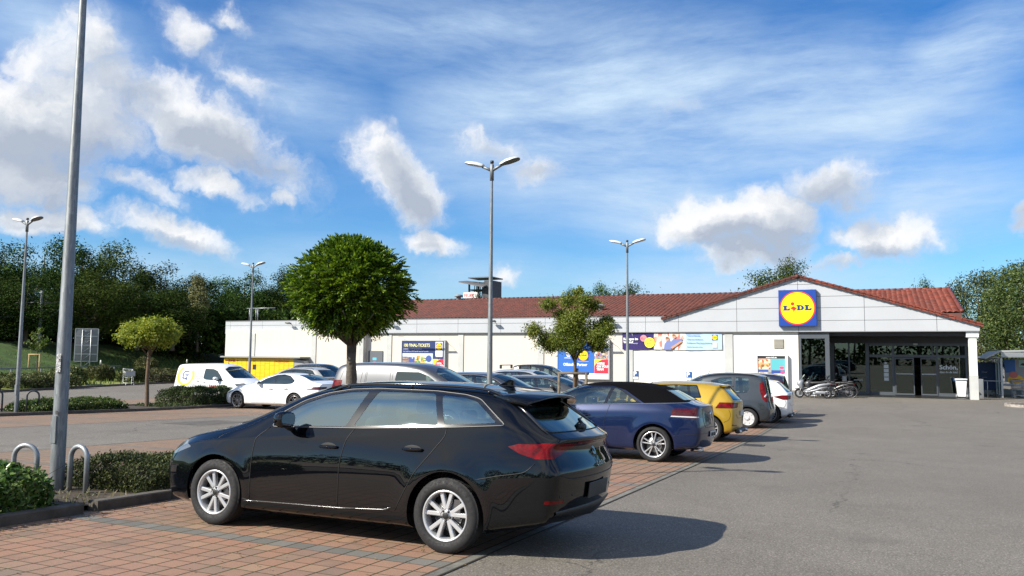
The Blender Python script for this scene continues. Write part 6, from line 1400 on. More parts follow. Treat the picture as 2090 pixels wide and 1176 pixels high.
PVAN=derive(VAN,xr=-.75,wheel='plain',st=[-.62,-.52,-.3,.1,.7,1.2,1.6,1.95,2.2,2.5,2.8,3.1,3.28,3.5,3.65,3.75],axles=(0,2.9),rb=.05,cowl=3.15,
 top=[(-.62,1.72),(-.52,1.79),(-.3,1.83),(.1,1.85),(.7,1.86),(1.2,1.86),(1.6,1.86),(1.95,1.83),(2.2,1.76),(2.5,1.62),(2.8,1.47),(3.1,1.29),(3.28,1.17),(3.5,1.1),(3.65,1.02),(3.75,.92)], drop=[(-.62,.05),(1.25,.07),(2.2,.12),(2.8,.13),(3.28,.08),(3.75,.06)],
 ytop=[(-.62,.64),(.9,.68),(2.0,.66),(2.6,.70),(3.28,.74),(3.75,.62)], belt=[(-.62,1.1),(1.3,1.12),(2.5,1.1),(3.6,.95)],ym=[(-.62,.86),(-.3,.9),(2.9,.91),(3.3,.87),(3.6,.78),(3.75,.7)], yb=[(-.62,.85),(2.5,.85)],
 rear=[(.25,-.7),(.35,-.78),(.6,-.76),(1.2,-.70),(1.72,-.62)], front=[(.18,3.7),(.3,3.8),(.6,3.82),(.92,3.72)],
 win=[[(2.75,1.13),(2.5,1.35),(2.25,1.5),(1.95,1.6),(1.3,1.6),(1.27,1.16)]], wind=[(-.68,1.2),(.68,1.2),(.6,1.58),(.3,1.70),(-.3,1.70),(-.6,1.58)],rearw=[(-.66,1.15),(.66,1.15),(.60,1.58),(-.60,1.58)],
 seams=[[(-.38,1.58),(-.45,1.3),(-.3,1.12),(.22,1.12),(.25,1.6),(-.38,1.58)],[(.36,1.68),(.36,.4)],[(.4,1.6),(1.12,1.6),(1.15,1.15),(.4,1.13),(.4,1.6)],[(1.2,1.70),(1.2,.35)],[(.36,1.68),(1.2,1.70)],[(1.2,1.70),(2.0,1.68),(2.5,1.45)]], handles=[(1.35,1.0)], mirror=(2.3,1.2,.9),cab=(1.3,2.6),fseat=1.6,dash=1.0)
RXPI=PI
def cars():
    BL=paint('paint_black',(.002,.0024,.0035),0,.4,spec=.0); BL.node_tree.nodes['Principled BSDF'].inputs['Coat IOR'].default_value=1.52; CHR=M('chrome_satin',(.11,.11,.11),.5,1.0); BK=M('black_trim',(.012,.012,.013),.45); GLo=M('gloss_black',(.006,.006,.007),.08,coat=1); WH=M('paint_letter',(.75,.75,.76),.25,.8)
    # ---- hero estate
    S=derive(ESTATE,sill=[(-.95,.30),(-.5,.22),(-.3,.17),(2.3,.155),(3,.17),(3.38,.18)],wz=.70,rc2=True,rear=[(.28,-.84),(.38,-.97),(.60,-1.0),(.70,-1.0),(.76,-.93),(.90,-.885),(.97,-.955)],tuck=[(-.95,.05),(-.5,.085),(.1,.075),(1.2,.045),(2.2,.045),(2.8,.07)],yb=[(-.95,.74),(-.5,.77),(.4,.80),(1.8,.80),(2.3,.785)],paint=BL,glass=glassmat('glass_estate',(.62,.76,.69),.26),rglass=glassmat('glass_privacy',(.05,.06,.065),.07),trimmat=CHR,trimr=.006,low=True)
    S['lamps']=S['lamps']+[('x',[(.40,.966),(-.40,.966),(-.38,.938),(.38,.938)],TR,'light_bar',1),('x',[(.62,.47),(.80,.475),(.80,.505),(.62,.495)],TR,'bumper_reflector')]
    S['strips']=[([(2.2,.272),(1.1,.292),(.62,.318),(.54,.345)],M('chrome_line',(.3,.3,.3),.3,1.0),.0035)]
    root,nr=vehicle(S,'estate_car',(-3.41,7.03,0),PI,'glossy black estate car parked closest, seen from its rear left side','car',lev=3)
    root.location.z+=.005
    # roof rails
    for s in (1,-1):
        P=[]
        for i in range(22):
            x=lerp(1.42,-.42,i/21); q,nn=nr.cast('y',0,0,1); yy=I(S['ytop'],x)*.965; r=nr.bvh.ray_cast(Vector((x,s*yy,3)),Vector((0,0,-1)))
            h=.034*min(1,math.sin(PI*min(.5,i/21*4.5))*1,math.sin(PI*min(.5,(21-i)/21*4.5)))
            P.append(r[0]+Vector((0,0,h-.004)))
        b=B(); b.tube(P,.013,8); 
        for i in (2,10,19): b.tube([P[i],P[i]-Vector((0,0,.035))],.013,6)
        b.build('roof_rail',GLo,parent=root)
    # spoiler: thin slab with side cheeks over the rear window
    b=B(); b.smooth=True; pr=[]
    for k in range(15):
        f=-1+2*k/14; y=.60*f; zt=nr.bvh.ray_cast(Vector((-.30,y*.97,3)),Vector((0,0,-1)))[0].z; e=1-abs(f)**3
        d=-.16*abs(f)**6; x0=-.30; x1=-.70-.03*(1-f*f)-d*.4; zr=zt-.045-.02*(1-e)
        pr+= [(x0,y,zt+.006),(lerp(x0,x1,.5),y,lerp(zt,zr,.5)+.012),(x1+.02,y,zr+.004),(x1,y,zr-.010),(x1+.03,y,zr-.024),(lerp(x0,x1,.4),y,zt-.075)]
    fs=[]
    for k in range(14):
        for j in range(6): a=k*6+j; c=k*6+(j+1)%6; fs.append((a,c,c+6,a+6))
    fs+= [tuple(range(5,-1,-1)),tuple(14*6+j for j in range(6))]
    b.add(pr,fs,True); b.build('roof_spoiler',BL,parent=root,fixn=True)
    for s in (1,-1):
        P=[]
        for (y,z) in ((.50,1.345),(.545,1.30),(.60,1.18),(.645,1.07),(.655,1.035)):
            q,nn=nr.cast('x',s*y,z,-1)
            if q is not None: P.append(q+nn*.002)
        B().tube(P,[.012,.020,.019,.014,.006],8).build('spoiler_cheek',GLo,parent=root)
    # fin antenna, wiper, tailgate badge, script, plate, sensors, diffuser
    zt=nr.bvh.ray_cast(Vector((-.16,0,3)),Vector((0,0,-1)))[0].z
    b=B(); 
    for k,(w,) in enumerate(((.022,),)): b.prism([(-.04,zt-.01),(-.23,zt-.01),(-.235,zt+.06),(-.20,zt+.068),(-.12,zt+.03)][::-1],-.018,.018,bev=.008)
    b.bbox((-.13,0,zt+.004),(.22,.07,.02),.009); b.build('roof_antenna',BL,parent=root,fixn=True)
    def rc(y,z): return nr.cast('x',y,z,-1)
    q,nn=rc(0,1.075); b=B(); b.bbox((q.x-.03,0,1.07),(.07,.12,.06),.025); q2,n2=rc(-.34,1.12); q3,n3=rc(-.1,1.10); b.tube([q+Vector((-.045,.0,.01)),q3+n3*.035,q2+n2*.02],[.018,.014,.008],6); b.build('rear_wiper',BK,parent=root)
    def onrear(nm,mk,y,z,off,mat,tilt=None):
        q,nn=rc(y,z); X=Vector((0,-1,0)); X=(X-nn*X.dot(nn)).normalized(); Y=nn.cross(X); m=Matrix((X,Y,nn)).transposed().to_4x4(); m.translation=q+nn*off
        return m
    EC=M('emblem_chrome',(.45,.45,.46),.18,1.0)
    text('S',.165,EC,root,name='tailgate_emblem',bold=.006,mtx=onrear('',0,.045,.835,.004,WH),ext=.005)
    text('Leon',.10,M('script_chrome',(.75,.75,.78),.2,.9),root,name='model_script',shear=.4,sx=1.0,mtx=onrear('',0,.02,.735,.003,WH)@Matrix.Translation((-.02,0,0)))
    m=onrear('',0,0,.54,.006,WH); b=B(); b.bbox((0,0,.004),(.50,.135,.012),.005,m); b.build('number_plate',M('plate_blank',(.045,.045,.045),.6),parent=root)
    b=B(); b.smooth=True; vs=[];fs=[]
    L=[]
    for k in range(17):
        y=-.70+1.4*k/16; q,nn=rc(y,.40); w=.045+.05*(1-abs(y)/.7); L.append((q,nn,w,y))
    for q,nn,w,y in L: vs+=[(q.x-.004,y,.42-.03*abs(y)**2),(q.x-.012,y,.40-.03*abs(y)**2),(q.x+.03,y,.40-w),(q.x+.12,y,.38-w)]
    for k in range(16):
        for j in range(3): a=k*4+j; fs.append((a,a+1,a+5,a+4))
    b.add(vs,fs,True); b.build('rear_diffuser',BK,parent=root,fixn=True)
    for y in (-.5,-.18,.18,.5,.68):
        q,nn=rc(y,.53); b=B(); b.lathe([(0,-.002),(.011,-.002),(.012,.002)],10,Matrix.Translation(q)@Matrix.Rotation(-PI/2,4,'Z')); b.build('parking_sensor',BK,parent=root)
    # ---- blue convertible
    BLU=paint('paint_blue',(.004,.013,.058),.3,.28,spec=.3); FAB=M('softtop_fabric',(.004,.004,.005),.95,spec=.05,bump=.3,bs=180,dark_inside=True)
    S=derive(GOLFC,paint=BLU,zones=[('y',[(-.60,1.125),(-.56,1.16),(-.3,1.6),(1.66,1.7),(1.60,1.40),(1.3,1.385),(.88,1.393),(.6,1.32),(.2,1.085),(-.3,1.10)],FAB,'soft_top')],strips=[([(2.0,1.0),(.95,1.042),(.2,1.075),(-.6,1.11)],M('chrome',(.62,.62,.63),.12,1.0),.008)],low=True,glass=glassmat('glass_conv',(.60,.66,.62),.12))
    S['lamps']=S['lamps']+[('y',[(-.32,.852),(-1.2,.838),(-1.2,.862),(-.34,.872)],TW,'reversing_light'),]
    S['lamps']=[S['lamps'][-1]]+S['lamps'][:-1]
    root,nr=vehicle(S,'convertible',(-3.87,15.84,0),PI,'dark blue convertible with black fabric roof and multi-spoke alloy wheels','car',lev=3)
    q,nn=nr.cast('x',0,.56,-1); b=B(); b.cbox((q.x-.012,0,.53),(.015,.52,.11)); pl=b.build('number_plate',M('plate_white',(.6,.6,.58),.5),parent=root)
    text('LB·XN 1183',.10,M('plate_text',(.02,.02,.02),.6),root,(q.x-.022,.25,.49),(PI/2,0,-PI/2),name='plate_text',sx=.85)
    q,nn=nr.cast('x',0,.9,-1); b=B(); b.lathe([(0,-.012),(.055,-.01),(.06,0)],20,Matrix.Translation((q.x,0,.9))@Matrix.Rotation(-PI/2,4,'Z')); b.build('tailgate_emblem',M('chrome',(.62,.62,.63),.12,1.0),parent=root)
    for s in (1,): b=B(); b.tube([(-.62,.5,.24),(-.84,.5,.24)],.03,10); b.tube([(-.62,.42,.24),(-.84,.42,.24)],.03,10); b.build('exhaust_pipe',M('chrome',(.62,.62,.63),.12,1.0),parent=root)
    # ---- yellow hatchback
    YE=paint('paint_yellow',(.46,.29,.018),.35,.3)
    S=derive(HATCH,paint=YE,low=True,surround=M('gloss_black',(.006,.006,.007),.08,coat=1)); S['lamps']=S['lamps']+[('x',[(.5,.40),(.8,.42),(.8,.45),(.5,.43)],TD,'bumper_reflector')]
    root,nr=vehicle(S,'hatchback',(-3.95,21.65,0),PI,'golden yellow hatchback between the blue convertible and the grey high-roof car','car',lev=3)
    b=B(); pr=[]
    for k in range(9): f=-1+k/4; y=.6*f; pr+=[(-.2,y,1.455-.03*f*f),(-.40,y,1.425-.03*f*f),(-.40,y,1.40-.03*f*f),(-.25,y,1.37)]
    b.add(pr,[(k*4+j,k*4+(j+1)%4,k*4+4+(j+1)%4,k*4+4+j) for k in range(8) for j in range(4)]+[(3,2,1,0),(32,33,34,35)],True); b.build('roof_spoiler',YE,parent=root,fixn=True)
    q,nn=nr.cast('x',0,.55,-1); b=B(); b.cbox((q.x-.01,0,.72),(.015,.52,.11)); b.build('number_plate',MATS['plate_white'],parent=root)
    b=B(); b.bbox((-.66,0,.27),(.12,1.2,.1),.04); b.m=1; 
    for y in (.48,-.48): b.tube([(-.6,y,.27),(-.76,y,.27)],.045,10)
    b.build('rear_diffuser',[BK,MATS['chrome']],parent=root)
    # ---- grey high-roof car
    GY=paint('paint_greyblue',(.030,.037,.045),.3,.3)
    S=derive(MPV,paint=GY,low=True,surround=GY)
    root,nr=vehicle(S,'high_roof_car',(-3.77,27.02,0),PI,'dark grey high-roof car with tall red tail lights and silver wheel covers','car',lev=3)
    for s in (1,-1): ribbon(root,nr,'lamp_insert',TW,[(-.52,.98),(-.57,1.08)],'y',s,.03,-.012); 
    for s in (1,-1):
        P=[]
        for i in range(14): x=lerp(1.5,-.3,i/13); r=nr.bvh.ray_cast(Vector((x,s*.57,3)),Vector((0,0,-1))); P.append(r[0]+Vector((0,0,.03*min(1,i,13-i))))
        B().tube(P,.016,6).build('roof_rail',BK,parent=root)
    b=B(); r=nr.bvh.ray_cast(Vector((1.35,0,3)),Vector((0,0,-1)))[0]; b.tube([r,r+Vector((-.22,0,.42))],[.008,.004],5); b.build('roof_antenna',BK,parent=root)
    # ---- white sporty estate and dark car behind it
    WHT=paint('paint_white',(.78,.79,.80),0,.3)
    S=derive(HATCH,paint=WHT,low=True,wheel='dark5'); 
    S['top']=[(x,z-.035*(z>1.1)) for x,z in S['top']]; S['lamps']=[('y',[(-.12,.90),(-.4,.955),(-1.2,.955),(-1.2,.83),(-.45,.80)],TR,'taillight'),('x',[(.95,.955),(.42,.93),(.5,.82),(.95,.80)],TR,'taillight')]
    root,nr=vehicle(S,'sports_estate',(-3.42,29.65,0),PI,'white sporty car with slim red tail lights next to the grey high-roof car','car',lev=2)
    b=B(); b.bbox((-.62,0,.26),(.14,1.3,.12),.05); b.m=1; b.bbox((-.70,.5,.27),(.05,.16,.06),.02); b.bbox((-.70,-.5,.27),(.05,.16,.06),.02); b.build('rear_diffuser',[BK,MATS['chrome']],parent=root)
    DB=paint('paint_navy',(.012,.018,.045),.3,.3)
    S=derive(MPV,paint=DB,low=True,surround=DB,wheel='plain',glass=glassmat('car_glass',(.42,.50,.48),.10))
    root,nr=vehicle(S,'family_van',(-3.75,32.3,0),PI,'dark navy family car at the far end of the row, closest to the entrance','car',lev=2); root.scale=(1,1.04,.95)
    # ---- white saloon
    S=derive(SALOON,paint=WHT,low=True); root,nr=vehicle(S,'saloon_car',(-20.38,25.75,0),PI,'white saloon car with dark spoked wheels facing left across the aisle','car',lev=3)
    b=B(); zt=nr.bvh.ray_cast(Vector((.05,0,3)),Vector((0,0,-1)))[0].z; b.prism([(.12,zt-.01),(-.03,zt-.01),(-.03,zt+.05),(.02,zt+.04)][::-1],-.015,.015); b.build('roof_antenna',BK,parent=root,fixn=True)
    # ---- lettered small van
    VW=paint('paint_vanwhite',(.80,.81,.82),0,.35)
    S=derive(VAN,paint=VW,low=True,lipdark=True); root,nr=vehicle(S,'delivery_van',(-28.15,27.55,0),0,'small white van with a yellow ring emblem and scaffolding company lettering','van',lev=3)
    YR=M('decal_yellow',(.85,.55,.04),.4); YR2=M('decal_lightyellow',(.85,.7,.25),.4); DBL=M('decal_navy',(.02,.04,.18),.4); GRY=M('decal_grey',(.36,.38,.40),.4); RED=M('decal_red',(.65,.05,.08),.4); PK=M('decal_pink',(.8,.4,.42),.4)
    ccx,ccz=.21,1.17
    for (ra,rb_,m_,a0,a1) in ((.47,.53,YR2,-.1,3.9),(.37,.475,YR,2.1,6.9)):
        n=44
        for i in range(1):
            po=[(ccx+rb_*math.cos(lerp(a0,a1,k/n)),ccz+rb_*.92*math.sin(lerp(a0,a1,k/n))) for k in range(n+1)]+[(ccx+ra*math.cos(lerp(a1,a0,k/n)),ccz+ra*.92*math.sin(lerp(a1,a0,k/n))) for k in range(n+1)]
            pane(nr,po,'y',-1,root,'ring_emblem',m_,.003 if m_ is YR else .0022,.08)
    def strokes(L,w,mat,nm):
        for (a,c) in L:
            d=Vector((c[0]-a[0],c[1]-a[1])).normalized(); nn=Vector((-d.y,d.x))*w/2; A=Vector(a)-d*w/2; C=Vector(c)+d*w/2
            pane(nr,[tuple(A-nn),tuple(C-nn),tuple(C+nn),tuple(A+nn)],'y',-1,root,nm,mat,.006,.2)
    strokes([((.36,1.36),(.12,1.36)),((.12,1.36),(.05,1.28)),((.05,1.28),(.05,1.07)),((.05,1.07),(.22,1.07)),((.22,1.07),(.28,.98)),((.18,1.22),(.40,1.22)),((.28,1.22),(.28,.98))],.045,DBL,'monogram')
    def sidetext(t,x,z,sz,mat,bold=0,sx=1):
        q,nn=nr.cast('y',x+.3,z+.05,-1); o=text(t,sz,mat,root,(x,q.y-.016,z),(PI/2,0,0),name='side_lettering',bold=bold,sx=sx)
        if z<.95: o.rotation_euler=(PI/2-.02,0,0)
    sidetext('GERÜSTBAU',.58,.70,.19,GRY,0,.95); sidetext('TAHN',1.63,.70,.19,RED,.004,1.0)
    sidetext('PLANUNG',.78,1.26,.085,PK); sidetext('GERÜSTBAU',.74,1.14,.085,PK); sidetext('MONTAGE',.78,1.03,.085,PK)
    b=B(); 
    zt=nr.bvh.ray_cast(Vector((1.9,0,3)),Vector((0,0,-1)))[0].z; b.tube([(1.9,0,zt-.01),(1.86,0,zt+.07)],[.02,.01],6); b.build('roof_antenna',BK,parent=root)
    b=B(); b.bbox((-.47,0,.36),(.16,1.7,.2),.05); b.build('rear_bumper',BK,parent=root)
    b=B(); b.box((.62,-.905,.50),(2.1,-.885,.57)); b.build('side_moulding',BK,parent=root)
    # ---- grey panel van across the planting strip
    PG=paint('paint_graphite',(.085,.088,.095),.5,.3)
    S=derive(PVAN,paint=PG,low=True); root,nr=vehicle(S,'panel_van',(-12.65,18.55,0),0,'graphite grey panel van facing right behind the round tree trunk','van',lev=3)
    b=B(); b.tube([(2.1,.3,1.80),(1.75,.3,2.12)],[.008,.004],5); b.build('roof_antenna',BK,parent=root)
    # ---- the other parked cars
    def other(base,name,x,y,rz,s,col,label,metal=.3,wheel='plain',rail=False,**k):
        P_=paint('paint_'+name+str(int(abs(x))),col,metal,.28)
        S=derive(base,paint=P_,wheel=wheel,low=True,**k); root,nr=vehicle(S,name,(x,y,0),rz,label,'car',lev=2)
        root.scale=(s[0],s[1],s[2])
        if rail:
            for sg in (1,-1):
                P=[]
                for i in range(12): xx=lerp(1.2,-.2,i/11); r=nr.bvh.ray_cast(Vector((xx,sg*.56,3)),Vector((0,0,-1))); P.append(r[0]+Vector((0,0,.035*min(1,i,11-i))))
                B().tube(P,.014,6).build('roof_rail',MATS['chrome_satin'],parent=root)
        return root,nr
    other(ESTATE,'crossover',-12.35,23.0,0,(1.02,1.02,1.13),(.035,.045,.07),'dark blue-grey crossover directly right of the graphite panel van',trimmat=CHR)
    other(ESTATE,'estate_wagon',-12.7,28.7,0,(1.04,1.03,1.02),(.06,.062,.066),'dark grey estate car with chrome window line behind the staked young tree',trimmat=CHR)
    r,nr=other(ESTATE,'roof_rack_estate',-14.9,32.2,0,(1.0,1.0,1.12),(.42,.44,.46),'silver estate car with black roof bars, right of the middle lamp post',trimmat=None,surround=MATS['gloss_black'])
    b=B(); 
    for x in (.95,.05):
        b=B(); b.bbox((x,0,1.60),(.07,1.24,.03),.012)
        for s in (1,-1): b.bbox((x,s*.56,1.535),(.1,.06,.14),.02)
        b.build('roof_bar',BK,parent=r)
    other(MPV,'compact_suv',-18.3,42.2,0,(1.02,1.0,1.01),(.01,.01,.012),'black compact car close to the wall between the poster boards',wheel='plain',surround=MATS['gloss_black'])
    other(ESTATE,'people_carrier',-25.0,32.2,PI,(.98,1.0,1.06),(.50,.49,.45),'pale beige estate car behind the white saloon, in front of the parcel lockers',rail=True)
    other(ESTATE,'black_suv',-31.2,39.2,0,(1.0,1.02,1.12),(.012,.012,.014),'black SUV standing in front of the right end of the parcel lockers',rail=False,trimmat=CHR)
    other(SALOON,'white_hatch',-24.6,36.6,PI,(.95,.98,1.0),(.76,.77,.78),'white car whose roof shows between the white saloon and the graphite panel van',wheel='plain')
# ================================================================ street furniture and small things
def ring(b,c,r,t,n=28,ax='y'):
    b.tube([(c[0]+r*math.cos(2*PI*k/n),c[1],c[2]+r*math.sin(2*PI*k/n)) for k in range(n)],t,8,closed=True)
def spokes(b,c,r,n,w=.003):
    for k in range(n): a=2*PI*k/n; b.tube([(c[0],c[1]+.01,c[2]),(c[0]+r*math.cos(a),c[1],c[2]+r*math.sin(a))],w,4)
def scooters():
    SV=M('scooter_silver',(.34,.35,.37),.3,.5,coat=.5); BK=M('scooter_black',(.015,.015,.017),.5); TY=MATS['tyre_rubber']; RD=MATS['taillight_red']; CH=MATS['chrome']; SCR=glassmat('scooter_screen',(.5,.5,.5),.15)
    def scoot(x,y,rz,mt,label,sc=1):
        e=empty('motor_scooter',(x,y,GZ(y)+.005),rz,label=label,cat='motor scooter',group='scooters parked by the entrance'); e.scale=(sc,)*3
        # x forward = -x (front to the left)
        for cx_ in (-.72,.72): 
            b=B(); b.m=0; ring(b,(cx_,0,.26),.215,.05); b.m=1; ring(b,(cx_,0,.26),.16,.012); 
            for k in range(5): a=2*PI*k/5; b.tube([(cx_,0,.26),(cx_+.16*math.cos(a),0,.26+.16*math.sin(a))],.014,5)
            b.lathe([(0,-.05),(.05,-.05),(.05,.05),(0,.05)],12,Matrix.Translation((cx_,0,.26))); b.build('wheel',[TY,SV],parent=e)
        b=B(); b.smooth=True
        def loft(secs,n=16):
            vs=[];fs=[]
            for (px,pz,hw,hh,tilt) in secs:
                for k in range(n):
                    a=2*PI*k/n; ly=hw*math.copysign(abs(math.cos(a))**.75,math.cos(a)); lz=hh*math.copysign(abs(math.sin(a))**.75,math.sin(a)); vs.append((px-lz*math.sin(tilt),ly,pz+lz*math.cos(tilt)))
            for i in range(len(secs)-1):
                for k in range(n): l=(k+1)%n; fs.append((i*n+k,i*n+l,(i+1)*n+l,(i+1)*n+k))
            fs.append(tuple(range(n))[::-1]); fs.append(tuple((len(secs)-1)*n+k for k in range(n))); b.add(vs,fs,True)
        loft([(.98,.80,.03,.03,0),(.85,.80,.10,.06,0),(.6,.76,.15,.09,-.1),(.3,.68,.16,.10,-.1),(.05,.56,.17,.12,0),(-.2,.44,.18,.11,.1),(-.42,.38,.17,.08,.1)])
        loft([(.75,.62,.11,.05,-.2),(.45,.55,.14,.08,-.2),(.1,.42,.16,.08,-.1),(-.3,.33,.17,.05,0),(-.5,.36,.15,.04,0)])
        loft([(-.40,.36,.14,.06,.3),(-.52,.46,.2,.10,.8),(-.66,.64,.24,.17,1.15),(-.68,.80,.24,.19,1.3),(-.60,.94,.19,.13,1.4),(-.52,1.02,.10,.05,1.5)])
        loft([(-.95,.50,.05,.03,.2),(-.85,.53,.09,.05,0),(-.7,.56,.10,.05,-.2),(-.55,.5,.07,.05,-.5)])
        b.build('body',mt,parent=e,fixn=True)
        b=B(); b.bbox((.35,0,.84),(.85,.30,.12),.05,Matrix.Translation((0,0,0))@Matrix.Rotation(-.06,4,'Y')); b.bbox((.78,0,.93),(.3,.24,.1),.045); b.build('seat',BK,parent=e)
        b=B(); b.add([(-.60,-.17,.98),(-.60,.17,.98),(-.40,.14,1.28),(-.40,-.14,1.28),(-.65,0,1.0),(-.44,0,1.3)],[(0,4,5,3),(4,1,2,5)],True); b.build('windshield',SCR,parent=e)
        b=B(); b.tube([(-.42,-.34,1.06),(-.47,-.12,1.02),(-.5,0,.98),(-.47,.12,1.02),(-.42,.34,1.06)],.017,7); 
        for s in (1,-1): b.tube([(-.46,s*.2,1.03),(-.5,s*.3,1.18)],.007,5); b.bbox((-.5,s*.32,1.22),(.04,.13,.09),.018)
        b.build('handlebar',BK,parent=e)
        b=B(); b.bbox((.98,0,.76),(.06,.2,.06),.02); b.build('tail_lamp',RD,parent=e)
        b=B(); b.tube([(-.72,.09,.26),(-.58,.09,.62)],.022,7); b.tube([(-.72,-.09,.26),(-.58,-.09,.62)],.022,7); b.bbox((.42,-.13,.32),(.55,.12,.16),.05); b.bbox((.62,.17,.32),(.5,.1,.11),.045); b.bbox((.15,0,.25),(.3,.2,.14),.04); b.tube([(.12,-.12,.28),(.10,-.2,.0)],.014,5); b.tube([(.12,.12,.28),(.10,.2,.0)],.014,5); b.tube([(.7,.14,.3),(.85,.14,.66)],.025,7); b.build('engine',[SV],parent=e)
        b=B(); b.add([(.80,.0,.66),(1.0,-.08,.58),(1.06,-.09,.38),(1.06,.09,.38),(1.0,.08,.58)],[(0,1,2,3,4)]); b.build('mudguard',BK,parent=e); return e
    scoot(-3.35,47.9,R(-4),SV,'silver maxi scooter in front of the glass, facing left')
    scoot(-3.1,49.3,R(-10),M('scooter_dark',(.04,.04,.045),.3,coat=1),'dark scooter half hidden behind the silver scooter',.93)
    scoot(-2.2,50.0,R(-8),MATS['scooter_dark'],'black scooter closest to the glass, behind the bicycle',.95)
    # bicycle
    e=empty('bicycle',(-1.95,49.35,GZ(49)+.0),R(-6),label='black bicycle with rear rack standing right of the scooters',cat='bicycle'); F=M('bike_frame',(.02,.02,.022),.4)
    for cx_ in (-.52,.52):
        w=empty('wheel',(cx_,0,.34),parent=e); b=B(); ring(b,(0,0,0),.325,.02,36); b.build('tyre',TY,parent=w); b=B(); ring(b,(0,0,0),.302,.009,36); spokes(b,(0,0,0),.3,18,.0018); b.lathe([(0,-.04),(.02,-.04),(.02,.04),(0,.04)],10); b.build('rim',M('bike_rim',(.25,.25,.26),.4,.8),parent=w)
    b=B(); P=dict(bb=(0.02,0,.29),st=(.17,0,.80),ht=(-.33,0,.86),hb=(-.36,0,.62),rh=(.52,0,.34),fh=(-.52,0,.34))
    for a,c,r in (('bb','st',.016),('bb','hb',.019),('st','hb',.014),('ht','hb',.018),('bb','rh',.011),('st','rh',.01),('hb','fh',.014)): b.tube([P[a],P[c]],r,7)
    b.build('frame',F,parent=e); b=B(); b.tube([(-.33,0,.86),(-.35,0,.98)],.012,6); b.tube([(-.2,-.3,1.02),(-.34,-.2,1.0),(-.38,0,.98),(-.34,.2,1.0),(-.2,.3,1.02)],.011,6); b.build('handlebar',F,parent=e)
    b=B(); b.tube([(.17,0,.8),(.19,0,.9)],.011,6); b.bbox((.2,0,.94),(.26,.15,.06),.028); b.build('saddle',BK,parent=e)
    b=B(); b.tube([(.25,-.06,.74),(.75,-.06,.74),(.75,.06,.74),(.25,.06,.74)],.008,5); b.tube([(.7,-.06,.74),(.52,-.07,.36)],.006,5); b.tube([(.7,.06,.74),(.52,.07,.36)],.006,5); b.bbox((.5,0,.80),(.34,.2,.1),.03)
    b.tube([(.52+.37*math.cos(a),0,.34+.37*math.sin(a)) for a in [-.3+2.6*k/14 for k in range(15)]],.018,5); b.build('rear_rack',BK,parent=e)
    b=B(); ring(b,(.02,-.04,.29),.09,.006,20); b.tube([(.02,-.05,.29),(.14,-.05,.19)],.01,5); b.bbox((.16,-.09,.18),(.09,.07,.02),.008); b.tube([(.02,.05,.29),(-.1,.05,.39)],.01,5); b.bbox((-.12,.09,.4),(.09,.07,.02),.008); b.build('pedals',F,parent=e)
    e=empty('bicycle_stand',(-3.0,50.1,GZ(50)),label='low galvanised wheel rack between the scooters and the glass front',cat='bike stand'); b=B(); b.tube([(-1.3,0,.05),(1.7,0,.05)],.02,6)
    for i in range(7): x=-1.2+i*.45; b.tube([(x,-.1,.05),(x,-.1,.55),(x,.15,.55),(x,.15,.05)],.012,6)
    b.build('rack_frame',M('galvanised',(.42,.44,.45),.45,.7),parent=e)
def wheelie():
    W=M('bin_white',(.72,.73,.74),.45); e=empty('wheelie_bin',(4.28,52.95,.02),0,label='white wheeled bin beside the corner column',cat='bin')
    b=B(); vs=[]
    for (hx,hy,z) in ((.2,.2,.08),(.2,.2,.1),(.27,.28,.98),(.29,.3,.99),(.29,.3,1.02)): vs+=[(-hx,-hy,z),(hx,-hy,z),(hx,hy,z),(-hx,hy,z)]
    b.add(vs,[(i*4+k,i*4+(k+1)%4,i*4+4+(k+1)%4,i*4+4+k) for i in range(4) for k in range(4)]+[(3,2,1,0),(16,17,18,19)],False); b.build('bin_body',W,parent=e)
    b=B(); b.bbox((0,-.02,1.06),(.62,.68,.07),.03); b.tube([(-.25,.34,1.0),(.25,.34,1.0)],.018,6); b.build('lid',W,parent=e)
    for s in (1,-1): b=B(); b.lathe([(0,-.03),(.09,-.03),(.1,-.02),(.1,.02),(.09,.03),(0,.03)],16,Matrix.Translation((s*.27,-.2,.1))@Matrix.Rotation(PI/2,4,'Z')); b.build('wheel',M('bin_wheel',(.25,.26,.26),.6),parent=e)
